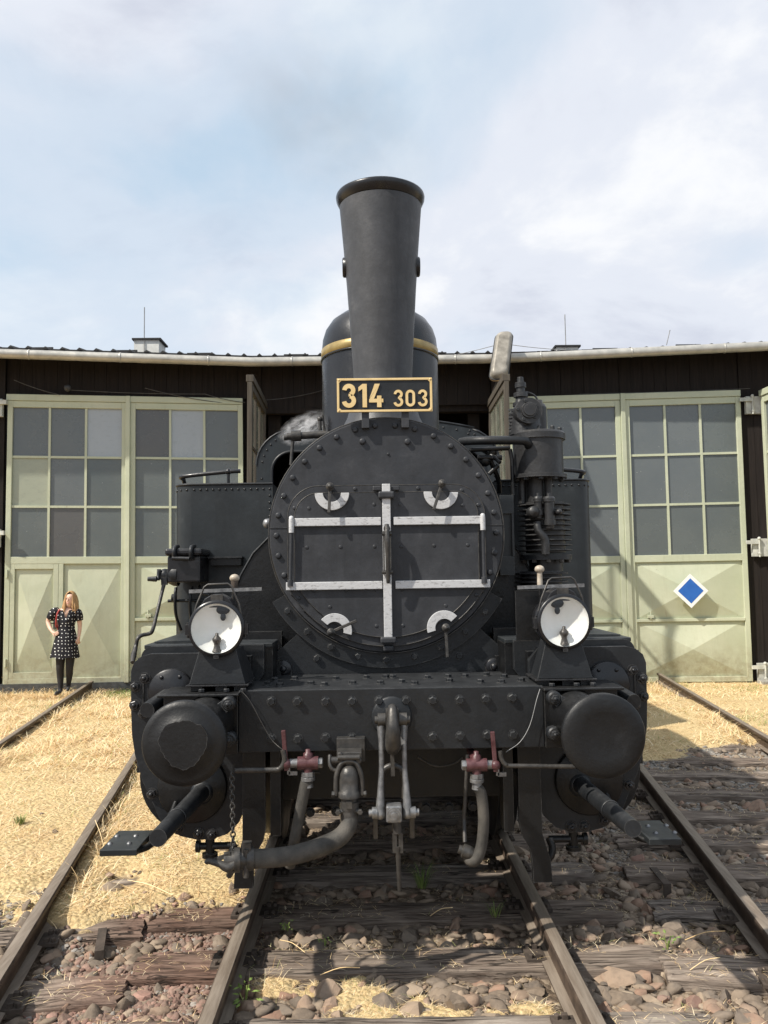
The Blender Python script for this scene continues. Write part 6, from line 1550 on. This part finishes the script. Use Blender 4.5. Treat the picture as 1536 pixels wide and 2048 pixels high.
for o in col.objects:
    if o.name.startswith('sleeper'):
        w_ = o.parent.matrix_basis @ o.matrix_basis
        SLEEP.append((w_.translation.x, w_.translation.y, o.rotation_euler.z, 1.25 * o.scale.x, 0.128 * o.scale.y))
def on_sleeper(x, y, pad=0.0):
    q = np.zeros(x.shape, bool)
    for cx, cy, a, hl, hw in SLEEP:
        u = (x - cx) * math.cos(a) + (y - cy) * math.sin(a); v = -(x - cx) * math.sin(a) + (y - cy) * math.cos(a)
        q |= (np.abs(u) < hl + pad) & (np.abs(v) < hw + pad)
    return q
# broken stone: a few shared meshes, flat faced
def stone_mesh(seed, mat):
    import bmesh
    rr = random.Random(seed); bm = bmesh.new()
    bmesh.ops.create_icosphere(bm, subdivisions=2, radius=1.0)
    planes = [(Vector((rr.gauss(0, 1), rr.gauss(0, 1), rr.gauss(0, 1))).normalized(), rr.uniform(0.34, 0.58)) for _ in range(14)]
    for v in bm.verts:
        for n_, d in planes:
            e = v.co.dot(n_) - d
            if e > 0: v.co -= n_ * e
        v.co = Vector((v.co.x * 1.15, v.co.y * 0.9, v.co.z * 0.72)) * 1.75
    me = bpy.data.meshes.new('stone'); bm.to_mesh(me); bm.free()
    me.materials.append(MATS[mat]); return me
ROCK = {m: [stone_mesh(50 + i, m) for i in range(7)] for m in ('stone', 'red_stone')}
ballast = tag(bpy.data.objects.new('ballast', None), None, None, None, 'structure')
col.objects.link(ballast); ballast.location = (0, 4.5, -0.16); ORIGIN[ballast.name] = Vector((0, 4.5, -0.16)); ballast.empty_display_size = 0.2
big = []
tries = 0
while len(big) < 298 and tries < 60000:
    tries += 1
    y = 3.05 + 3.6 * rs.rand() ** 1.5
    hw = 0.50 * y + 0.15; x = rs.uniform(-hw, hw)
    sc_ = straw_cover(np.array([x]), np.array([y]))[0]
    if sc_ > 0.5 and rs.rand() > (0.4 if y < 4.6 and abs(x) < 0.75 else 0.10): continue
    s = (0.018 + 0.040 * rs.rand() ** 1.6) * (1.25 if x > 0.6 else 0.8 if x < -0.8 else 1.0)
    if x < -0.8 and rs.rand() < 0.55: continue
    if near_rail(np.array([x]), np.array([y]), 0.055 + s * 0.8)[0]: continue
    os_ = on_sleeper(np.array([x]), np.array([y]), s * 0.35)[0]
    if os_ and rs.rand() > 0.03: continue
    if any((x - a) ** 2 + (y - c) ** 2 < ((s + d) * 0.72) ** 2 for a, c, d in big): continue
    big.append((x, y, s))
for x, y, s in big:
    redp = 0.75 * red_cover(np.array([x]), np.array([y]))[0] + (0.18 if x < -0.6 else 0.08)
    me = ROCK['red_stone' if rs.rand() < redp else 'stone'][rs.randint(7)]
    z = ground_z(np.array([x]), np.array([y]))[0]
    link('stone', me, ballast, (x, y, float(z) + s * 0.08), tuple(rs.uniform(-0.35, 0.35, 2)) + (rs.uniform(0, 6.28),), (s * rs.uniform(0.9, 1.25), s, s * rs.uniform(0.7, 1.1)))
def rubble(name, n, smin, smax, mat, accept, box, power=1.6):
    base = [np.array([v.co[:] for v in m.vertices]) for m in ROCK['stone']]
    fcs = [np.array([p.vertices[:] for p in m.polygons]) for m in ROCK['stone']]
    x = rs.uniform(box[0], box[1], n * 4); y = box[2] + (box[3] - box[2]) * rs.rand(n * 4) ** power
    k = accept(x, y) & (np.abs(x + 0.09) < 0.5 * y + 0.3) & ~near_rail(x, y, 0.07) & ~(on_sleeper(x, y, -0.03) & (rs.rand(len(x)) > 0.04))
    x, y = x[k][:n], y[k][:n]; z = ground_z(x, y)
    C, Fc, off = [], [], 0
    for i in range(len(x)):
        b_ = rs.randint(7); s = smin + (smax - smin) * rs.rand() ** 2.2
        a = rs.uniform(0, 6.28); t = rs.uniform(-0.6, 0.6)
        ca, sa = math.cos(a), math.sin(a); P = base[b_] * s * np.array([rs.uniform(.9, 1.3), 1, rs.uniform(.7, 1.1)])
        P = np.stack([P[:, 0] * ca - P[:, 1] * sa, P[:, 0] * sa + P[:, 1] * ca, P[:, 2] + P[:, 0] * t * 0.4], 1) + np.array([x[i], y[i], z[i] + s * 0.12])
        C.append(P); Fc.append(fcs[b_] + off); off += len(P)
    o = np_mesh(name, np.concatenate(C), np.concatenate(Fc), mat, 'stuff')
    o.parent = ballast; o.location = -ORIGIN[ballast.name]
    return o
rubble('ballast_stones', 4800, 0.013, 0.048, 'gravel', lambda x, y: (straw_cover(x, y) < rs.rand(len(x)) * 0.9) & (rs.rand(len(x)) > 0.8 * red_cover(x, y)), (-3.6, 4.6, 2.9, 9.0), 1.7)
rubble('red_gravel', 4200, 0.006, 0.022, 'red_gravel', lambda x, y: (red_cover(x, y) > rs.rand(len(x)) * 0.7) & (straw_cover(x, y) < 0.6), (-2.2, -0.6, 3.0, 5.2), 1.2)
rubble('grey_gravel', 9000, 0.006, 0.019, 'pale_gravel', lambda x, y: ((x > 1.4) & (y > 5.2) & (straw_cover(x, y) < 0.6)) | ((x < -0.75) & (y < 5.2) & (straw_cover(x, y) < 0.6)), (-2.4, 5.0, 3.0, 9.0), 1.0)

# dry grass: thin curved blades lying every way
def blades(name, x, y, z, L, lean, az, wid, mat, lift=0.0, curl=0.5):
    n = len(x); S = 3
    dx, dy = np.cos(az), np.sin(az); px_, py_ = -dy, dx
    rows = []
    for k in range(S + 1):
        t = k / S
        ang = lean * (1 - curl * t) if np.isscalar(curl) else lean * (1 - curl * t)
        h = L * t * np.sin(ang) ; r_ = L * t * np.cos(ang)
        w_ = wid * (1 - t * 0.75)
        c = np.stack([x + dx * r_, y + dy * r_, z + lift + h], 1); s_ = np.stack([px_ * w_, py_ * w_, 0 * w_], 1)
        rows += [c - s_, c + s_]
    V = np.stack(rows, 1).reshape(-1, 3)
    i = np.arange(n)[:, None] * (2 * (S + 1))
    F_ = np.concatenate([i + np.array([[2 * k, 2 * k + 1, 2 * k + 3, 2 * k + 2]]) for k in range(S)], 0)
    return np_mesh(name, V, F_, mat, 'stuff')
def sample(n, x0, x1, y0, y1, power, thr):
    x = rs.uniform(x0, x1, n); y = y0 + (y1 - y0) * rs.rand(n) ** power
    k = (np.abs(x + 0.09) < 0.5 * y + 0.6) & (straw_cover(x, y) > thr(n) if callable(thr) else straw_cover(x, y) > thr)
    k &= ~near_rail(x, y, 0.045)
    return x[k], y[k]
def grass_field(name, n, box, power, lmin, lmax, amin, amax, wid, seedthr=0.35):
    x, y = sample(n, *box, power, lambda q: 0.25 + 0.5 * rs.rand(q))
    keep = ~(on_sleeper(x, y, -0.02) & (y < 6.0) & (rs.rand(len(x)) > 0.12)); x, y = x[keep], y[keep]
    # uneven tufts
    d = fbm(x * 3.1 + 3, y * 3.1, 3); keep = rs.rand(len(x)) < 0.22 + 2.4 * np.clip(d - 0.38, 0, 1); x, y = x[keep], y[keep]; m = len(x)
    big_ = fbm(x * 1.7 + 60, y * 1.7 + 9, 3)
    L = (lmin + (lmax - lmin) * rs.rand(m) ** 2) * (0.7 + 0.9 * big_)
    blades(name, x, y, ground_z(x, y) - 0.004, L, np.radians(rs.uniform(amin, amax, m)), rs.uniform(0, 6.28, m), np.full(m, wid) * rs.uniform(0.7, 1.3, m), 'straw')
grass_field('dry_grass', 95000, (-6.2, -0.6, 4.3, 9.0), 1.2, 0.05, 0.17, 3, 38, 0.0021)
grass_field('dry_grass', 90000, (-8.5, -0.9, 8.0, 14.2), 1.0, 0.06, 0.22, 6, 50, 0.0034)
grass_field('dry_grass', 60000, (1.3, 8.5, 7.6, 14.3), 1.0, 0.05, 0.18, 5, 40, 0.0030)
grass_field('dry_grass', 60000, (-0.75, 0.75, 3.0, 4.6), 1.0, 0.015, 0.06, 2, 40, 0.0010)
x = rs.uniform(-3.4, 4.2, 26000); y = 2.9 + 5.6 * rs.rand(26000) ** 1.4
k = (straw_cover(x, y) < 0.5) & (np.abs(x + 0.09) < 0.5 * y + 0.4) & ~near_rail(x, y, 0.05) & (fbm(x * 2.6 + 80, y * 2.6, 3) > 0.47); x, y = x[k], y[k]; m = len(x)
blades('straw_litter', x, y, np.where(on_sleeper(x, y), -0.128, ground_z(x, y)), rs.uniform(0.015, 0.07, m), np.radians(rs.uniform(1, 30, m)), rs.uniform(0, 6.28, m), np.full(m, 0.0011), 'straw', 0.004)
# longer stalks along rails and sleeper ends
def fringe(n, f, y0, y1, mat, lmin, lmax, wid, spread=0.05, amin=25, amax=75):
    y = rs.uniform(y0, y1, n); x = f(y) + rs.normal(0, spread, n)
    d = fbm(x * 4 + 30, y * 2.2, 3); k = d > 0.46; x, y = x[k], y[k]; m = len(x)
    blades('rail_side_grass', x, y, ground_z(x, y) - 0.01, lmin + (lmax - lmin) * rs.rand(m) ** 1.5, np.radians(rs.uniform(amin, amax, m)), rs.uniform(0, 6.28, m), np.full(m, wid), mat)
fringe(5000, lambda y: LEFT_C + LEFT_M * y + 0.12, 5.0, 14, 'straw', 0.06, 0.20, 0.0022)
fringe(2500, lambda y: LEFT_C - 1.5 + LEFT_M * y + 0.16, 8.0, 14, 'straw', 0.08, 0.25, 0.003)
fringe(1500, lambda y: RIGHT_C + 1.44 + RIGHT_M * y - 0.12, 8.0, 14, 'straw', 0.08, 0.26, 0.003)
fringe(700, lambda y: RIGHT_C + RIGHT_M * y - 0.14, 4.0, 8, 'straw', 0.04, 0.14, 0.0014, 0.07)
fringe(900, lambda y: -0.62 + 0 * y, 3.3, 4.9, 'straw', 0.03, 0.10, 0.0011, 0.06)
fringe(2600, lambda y: -4.3 + 0.13 * (y - 13.6) + rs.uniform(-2.2, 2.2, len(y)), 13.3, 14.0, 'straw', 0.10, 0.28, 0.0032, 0.1)
x = rs.uniform(-4.4, -2.6, 1500); y = 13.2 + rs.rand(1500) * 0.9
blades('green_grass', x, y, ground_z(x, y), rs.uniform(0.05, 0.16, 1500), np.radians(rs.uniform(40, 85, 1500)), rs.uniform(0, 6.28, 1500), np.full(1500, 0.003), 'green_leaf')
x, y = sample(60000, -7.0, 7.5, 5.0, 14.0, 1.0, 0.6)
k = fbm(x * 0.9 + 21, y * 0.9 + 5, 4) > 0.63; x, y = x[k], y[k]; m = len(x)
blades('green_grass', x, y, ground_z(x, y), rs.uniform(0.04, 0.12, m), np.radians(rs.uniform(30, 80, m)), rs.uniform(0, 6.28, m), np.full(m, 0.0022), 'green_leaf')
# green weeds, each one a plant
def weed(p, n, L, label, group=None, broad=False):
    w_ = empty('weed', p, label, 'weed', group)
    if broad:
        for k in range(n):
            a = rs.uniform(0, 6.28); h = rs.uniform(0.4, 1.0) * L; lz = rs.uniform(0.2, 1.0) * L
            mb = MB(); c = Vector(p) + Vector((math.cos(a) * h * 0.6, math.sin(a) * h * 0.6, lz)); d = Vector((math.cos(a), math.sin(a), rs.uniform(-0.2, 0.4))).normalized(); s_ = d.cross(Vector((0, 0, 1))).normalized(); l_ = L * rs.uniform(0.25, 0.45)
            mb.add([c, c + d * l_ * 0.5 + s_ * l_ * 0.24, c + d * l_, c + d * l_ * 0.5 - s_ * l_ * 0.24, c + d * l_ * 0.5 + Vector((0, 0, 0.006))], [(0, 4, 1), (1, 4, 2), (2, 4, 3), (3, 4, 0)])
            obj('leaf', mb, 'green_leaf', w_)
        st_ = MB()
        for k in range(4): st_.tube([Vector(p), Vector(p) + Vector((rs.uniform(-.3, .3) * L, rs.uniform(-.3, .3) * L, L * rs.uniform(0.6, 1)))], 0.0025, 4)
        obj('stem', st_, 'green_leaf', w_)
    else:
        mb = MB()
        for k in range(n):
            a = rs.uniform(0, 6.28); l_ = L * rs.uniform(0.5, 1.0); d = Vector((math.cos(a), math.sin(a), 0)); s_ = Vector((-d.y, d.x, 0)) * 0.0022; b0 = Vector(p) + d * rs.uniform(0, 0.03)
            q1 = b0 + d * l_ * 0.25 + Vector((0, 0, l_ * 0.6)); q2 = b0 + d * l_ * rs.uniform(0.4, 0.8) + Vector((0, 0, l_ * rs.uniform(0.7, 0.95)))
            mb.add([b0 - s_, b0 + s_, q1 + s_ * 0.8, q1 - s_ * 0.8, q2], [(0, 1, 2, 3), (3, 2, 4)])
        obj('blade', mb, 'green_leaf', w_, kind='stuff')
weed((-0.664, 3.771, -0.150), 16, 0.10, 'leafy green weed growing against the inner side of the left near rail', None, True)
weed((0.191, 5.081, -0.150), 60, 0.17, 'tall tuft of green grass in the shade below the coupling', None)
weed((-0.554, 4.516, -0.150), 12, 0.05, 'low green weed among stones beside the left rail, ahead of the hose shadow', None, True)
weed((-0.346, 4.307, -0.140), 10, 0.04, 'small bright green weed between two sleepers near the track middle', None, True)
weed((0.553, 4.600, -0.130), 22, 0.10, 'green tuft on the end of the shaded sleeper beside the right rail', None)
weed((-2.685, 6.261, -0.080), 70, 0.10, 'small green tuft in the straw left of the left track rail', None)
weed((1.344, 4.203, -0.150), 14, 0.08, 'yellow green weed by the right sleeper ends at the front', None, True)
# long dry stalks
stk = MB()
for (a, b_) in (((-1.564, 5.105, -0.080), (-1.232, 4.829, -0.070)), ((-0.572, 4.316, -0.110), (-0.433, 4.149, -0.100)), ((1.428, 4.193, -0.100), (1.627, 4.190, -0.060)), ((1.351, 3.931, -0.120), (1.503, 3.959, -0.080)), ((-0.346, 3.920, -0.100), (-0.165, 3.939, -0.080)), ((-1.855, 5.598, -0.060), (-2.006, 5.856, 0.060)), ((0.202, 4.593, -0.120), (0.310, 4.444, -0.020))):
    m_ = (Vector(a) + Vector(b_)) / 2 + Vector((0, 0, 0.015)); stk.tube([a, m_, b_], 0.0022, 4, sub=3)
obj('dry_stalks', stk, 'straw', None, kind='stuff')

# ------------------------------------------------------------------ vapour
st_ = bpy.data.objects.new('steam', mesh_of('steam', MB().sphere((0, 0, 0), 1.0, 24, 14), 'steam_vapour')); col.objects.link(st_)
st_.location = (-0.575, 6.400, 2.857); st_.scale = (0.25, 0.16, 0.13); st_.rotation_euler = (0, R(-20), 0); tag(st_, 'white steam drifting off the whistle pipe beside the dome', 'steam', None, 'stuff')
sm = bpy.data.objects.new('smoke', mesh_of('smoke', MB().sphere((0, 0, 0), 1.0, 32, 18), 'smoke_vapour')); col.objects.link(sm)
sm.location = (-0.349, 5.500, 4.859); sm.scale = (0.95, 0.6, 0.55); sm.rotation_euler = (0, R(38), 0); tag(sm, 'faint grey smoke drifting left from the chimney top', 'smoke', None, 'stuff')

# ------------------------------------------------------------------ person by the left shed door
PX, PYY = -5.022, 13.55
PZ = -0.125
person = None
def build_person():
    S = lambda px, py, dy=0.0: Vector(((px - 132) / 122.3, dy, (1385 - py) / 122.3))
    V, E, Rd = [], [], []
    def add(p, r, par=None):
        V.append(tuple(p)); Rd.append(r)
        if par is not None: E.append((par, len(V) - 1))
        return len(V) - 1
    pel = add(S(131, 1284), (0.125, 0.10)); wa = add(S(132, 1256, -0.01), (0.105, 0.085), pel); chs = add(S(132, 1238, 0.015), (0.115, 0.075), wa)
    ns = add(S(134, 1224, 0.01), (0.070, 0.052), chs); nk = add(S(137, 1217, -0.01), (0.048, 0.048), ns); hd0 = add(S(138.5, 1208, -0.03), (0.060, 0.066), nk); hd1 = add(S(139.5, 1198, -0.025), (0.074, 0.088), hd0); add(S(140, 1190.5, -0.01), (0.058, 0.070), hd1)
    # arm on the viewer's left: hand on hip
    sh = add(S(109, 1227, 0.0), (0.055, 0.055), ns); el = add(S(92.5, 1243, 0.06), (0.040, 0.040), sh); fa = add(S(100, 1257, 0.0), (0.036, 0.036), el); wr = add(S(108, 1264, -0.07), (0.025, 0.022), fa); hn = add(S(114, 1266, -0.11), (0.032, 0.020), wr)
    for i, (tx, ty, dy) in enumerate(((123, 1263, -0.135), (124.5, 1266, -0.14), (123, 1269, -0.135), (120.5, 1271.5, -0.13))):
        k = add(S((114 + tx) / 2, (1266 + ty) / 2, -0.130), (0.0115, 0.0105), hn); add(S(tx, ty, dy), (0.009, 0.008), k)
    k = add(S(113.5, 1270, -0.12), (0.012, 0.011), wr); add(S(115.5, 1274, -0.12), (0.009, 0.009), k)
    # arm on the viewer's right: hanging, hand behind the hip
    sh = add(S(155.5, 1228, 0.0), (0.052, 0.052), ns); el = add(S(157.5, 1253, 0.03), (0.036, 0.036), sh); fa = add(S(157, 1266, 0.02), (0.033, 0.033), el); wr = add(S(157, 1276, 0.0), (0.023, 0.021), fa); hn = add(S(156.5, 1281, -0.015), (0.022, 0.030), wr)
    for i in range(4):
        k = add(S(155.5 + 0.8 * i, 1286, -0.035 + 0.022 * i), (0.010, 0.010), hn); add(S(155 + 0.7 * i, 1290 - (1 if i == 3 else 0), -0.03 + 0.02 * i), (0.008, 0.008), k)
    k = add(S(154, 1283, -0.05), (0.011, 0.011), wr); add(S(153.5, 1287, -0.05), (0.009, 0.009), k)
    # legs
    h = add(S(122.5, 1300, 0.0), (0.092, 0.092), pel); kn = add(S(121.5, 1338, -0.015), (0.062, 0.062), h); cf = add(S(121, 1351, 0.02), (0.059, 0.059), kn); an = add(S(122, 1377, 0.01), (0.037, 0.037), cf); hl = add(S(122, 1381.5, -0.01), (0.036, 0.036), an); to = add(S(120.5, 1383.0, -0.14), (0.036, 0.024), hl); add(S(120, 1383.5, -0.19), (0.026, 0.018), to)
    h = add(S(142, 1300, 0.0), (0.092, 0.092), pel); kn = add(S(140, 1336, -0.01), (0.060, 0.060), h); cf = add(S(137.5, 1349, 0.05), (0.057, 0.057), kn); an = add(S(133.5, 1370, 0.10), (0.036, 0.036), cf); hl = add(S(134, 1375, 0.09), (0.035, 0.035), an); to = add(S(138, 1377, -0.03), (0.034, 0.022), hl); add(S(139.5, 1377.5, -0.08), (0.024, 0.017), to)
    me = bpy.data.meshes.new('person'); me.from_pydata(V, E, [])
    ob = bpy.data.objects.new('person_build', me); col.objects.link(ob)
    md = ob.modifiers.new('skin', 'SKIN'); md.use_smooth_shade = True
    for i, v in enumerate(me.skin_vertices[0].data): v.radius = Rd[i]; v.use_root = (i == 0)
    sd = ob.modifiers.new('sub', 'SUBSURF'); sd.levels = sd.render_levels = 2
    dg = bpy.context.evaluated_depsgraph_get()
    bm_ = bpy.data.meshes.new_from_object(ob.evaluated_get(dg))
    bpy.data.objects.remove(ob); bm_.name = 'person'
    bm_.materials.clear()
    for m in ('skin', 'tights', 'shoe'): bm_.materials.append(MATS[m])
    for p in bm_.polygons:
        c = p.center; lower = c.z < 0.70 and abs(c.x) < 0.17
        p.material_index = (2 if c.z < (0.055 if c.x < 0.03 else 0.10) else 1) if lower else 0
        p.use_smooth = True
    body = link('person', bm_, None, (PX, PYY, PZ))
    tag(body, 'woman in a black polka dot dress leaning by the pale green door, hand on hip', 'person')
    O = Vector((PX, PYY, PZ))
    def oo(name, mb, mat, parent=body):
        for i, v in enumerate(mb.v): mb.v[i] = tuple(Vector(v) + O)
        return obj(name, mb, mat, parent, o=O)
    # dress: oval rings from neckline to hem
    rings = [(1222, 119, 150, 0.092), (1229, 112, 154, 0.105), (1236, 113, 153, 0.125), (1243, 115, 151, 0.128), (1252, 117.5, 148.5, 0.112), (1260, 117, 149, 0.112), (1270, 113.5, 152, 0.130), (1282, 110, 154, 0.148), (1296, 106.5, 155.5, 0.160), (1308, 104, 157, 0.170), (1315, 103, 158, 0.176)]
    mb = MB(); n = 40; vs = []
    for ri, (py, x0, x1, dp) in enumerate(rings):
        c = S((x0 + x1) / 2, py); hw = (x1 - x0) / 2 / 122.3
        for k_ in range(n):
            a = 2 * math.pi * k_ / n; wv = 1 + (0.05 * math.sin(a * 7 + 1) * max(0, (py - 1285) / 30) if py > 1285 else 0)
            z = c.z
            if ri < 3: z -= 0.13 * max(0, -math.sin(a)) * max(0, 1 - abs(math.cos(a) - 0.06) / (0.36 - 0.06 * ri)) * (1.25 - ri / 3)   # V neck
            if py > 1312: z += 0.012 * math.sin(a * 5)
            vs.append((c.x + hw * math.cos(a) * wv, (-0.01 + dp * math.sin(a)) * wv, z))
    fs = [(i * n + k_, i * n + (k_ + 1) % n, (i + 1) * n + (k_ + 1) % n, (i + 1) * n + k_) for i in range(len(rings) - 1) for k_ in range(n)]
    mb.add(vs, fs, True); dress = oo('dress', mb, 'polka_dress')
    sl = MB().tube([S(117, 1223, 0.0), S(110, 1226, 0.0), S(104, 1232, 0.015), S(99, 1238.5, 0.035)], [0.055, 0.080, 0.080, 0.066], 14, sub=4); oo('sleeve', sl, 'polka_dress', dress)
    sl = MB().tube([S(149, 1224, 0.0), S(154, 1228, 0.0), S(156, 1235, 0.01), S(157, 1243, 0.02)], [0.050, 0.066, 0.066, 0.058], 14, sub=4); oo('sleeve', sl, 'polka_dress', dress)
    # hair: cap over the skull and long locks to the chest
    hc = S(140, 1197.5, 0.0); mb = MB(); vs, fs = [], []; n, m = 26, 9
    for i in range(m + 1):
        t = i / m * 1.95
        for k_ in range(n):
            a = -math.pi / 2 + 0.62 * min(1, max(0, t - 0.55) / 0.4) + (2 * math.pi - 1.24 * min(1, max(0, t - 0.55) / 0.4)) * k_ / (n - 1)
            r_ = math.sin(min(t, 1.57)) * (1 + 0.03 * math.sin(9 * a)); z = math.cos(t) * 0.108 if t < 1.57 else -0.108 * (t - 1.57) * 1.2
            vs.append((hc.x + 0.088 * r_ * math.cos(a), hc.y + 0.01 + 0.104 * r_ * math.sin(a), hc.z + z))
    for i in range(m):
        for k_ in range(n - 1): fs.append((i * n + k_, i * n + k_ + 1, (i + 1) * n + k_ + 1, (i + 1) * n + k_))
    mb.add(vs, fs, True)
    rr = random.Random(4)
    for k_ in range(30):
        a = -math.pi / 2 + 0.72 + (2 * math.pi - 1.44) * k_ / 29
        side = math.cos(a); p0 = Vector((hc.x + 0.075 * math.cos(a), hc.y + 0.01 + 0.088 * math.sin(a), hc.z + 0.03)); drop = rr.uniform(0.21, 0.27) if abs(side) > 0.3 else 0.24
        p1 = Vector((hc.x + (0.092 + rr.uniform(-.006, .010)) * math.cos(a), hc.y + 0.012 + 0.098 * math.sin(a), hc.z - 0.07)); p2 = Vector((hc.x + (0.112 + rr.uniform(-.012, .022)) * math.cos(a), hc.y - 0.012 + 0.105 * math.sin(a), hc.z - drop))
        mb.tube([p0, p1, (p1 + p2) / 2 + Vector((rr.uniform(-.01, .01), 0, 0)), p2], [0.016, 0.021, 0.019, 0.006], 7, sub=3)
    oo('hair', mb, 'hair')
    # face
    fc = S(138.8, 1202.5, -0.105)
    fm_ = MB(); fm_.sphere(fc + Vector((0.0, -0.006, -0.012)), 0.015, 8, 6, (0.75, 1.0, 1.2)); fm_.tube([fc + Vector((0, 0.008, 0.03)), fc + Vector((0, -0.002, -0.01))], [0.006, 0.010], 6); oo('nose', fm_, 'skin')
    for s in (-1, 1):
        oo('eye', MB().sphere(fc + Vector((s * 0.028, 0.020, 0.020)), 0.011, 8, 6, (1.2, 0.6, 0.6)), 'eye_dark'); oo('eyebrow', MB().tube([fc + Vector((s * 0.014, 0.014, 0.040)), fc + Vector((s * 0.042, 0.022, 0.041))], 0.004, 5), 'hair')
        oo('ear', MB().sphere(S(139.5, 1200.5, 0.0) + Vector((s * 0.076, 0, 0)), 0.022, 8, 6, (0.4, 0.8, 1.3)), 'skin')
    oo('mouth', MB().sphere(fc + Vector((0.0, 0.010, -0.048)), 0.014, 8, 6, (1.4, 0.5, 0.45)), 'lip')
    # bag carried on the shoulder
    bag = empty('shoulder_bag', O + Vector((-0.10, 0.06, 0.95)), "red bag hanging from the woman's shoulder, behind her bent elbow", 'bag')
    sp_ = MB().tube([S(122, 1221, -0.065), S(119.5, 1228, -0.115), S(118, 1240, -0.128), S(116.5, 1252, -0.10), S(114.5, 1258, 0.02)], 0.013, 6, sub=4)
    bm2 = MB().box(S(112, 1262, 0.02), S(122, 1240, 0.15))
    for mb_, nm, bv in ((sp_, 'strap', None), (bm2, 'bag_body', 0.02)):
        for i, v in enumerate(mb_.v): mb_.v[i] = tuple(Vector(v) + O)
        obj(nm, mb_, 'bag_red', bag, bevel=bv)
build_person()
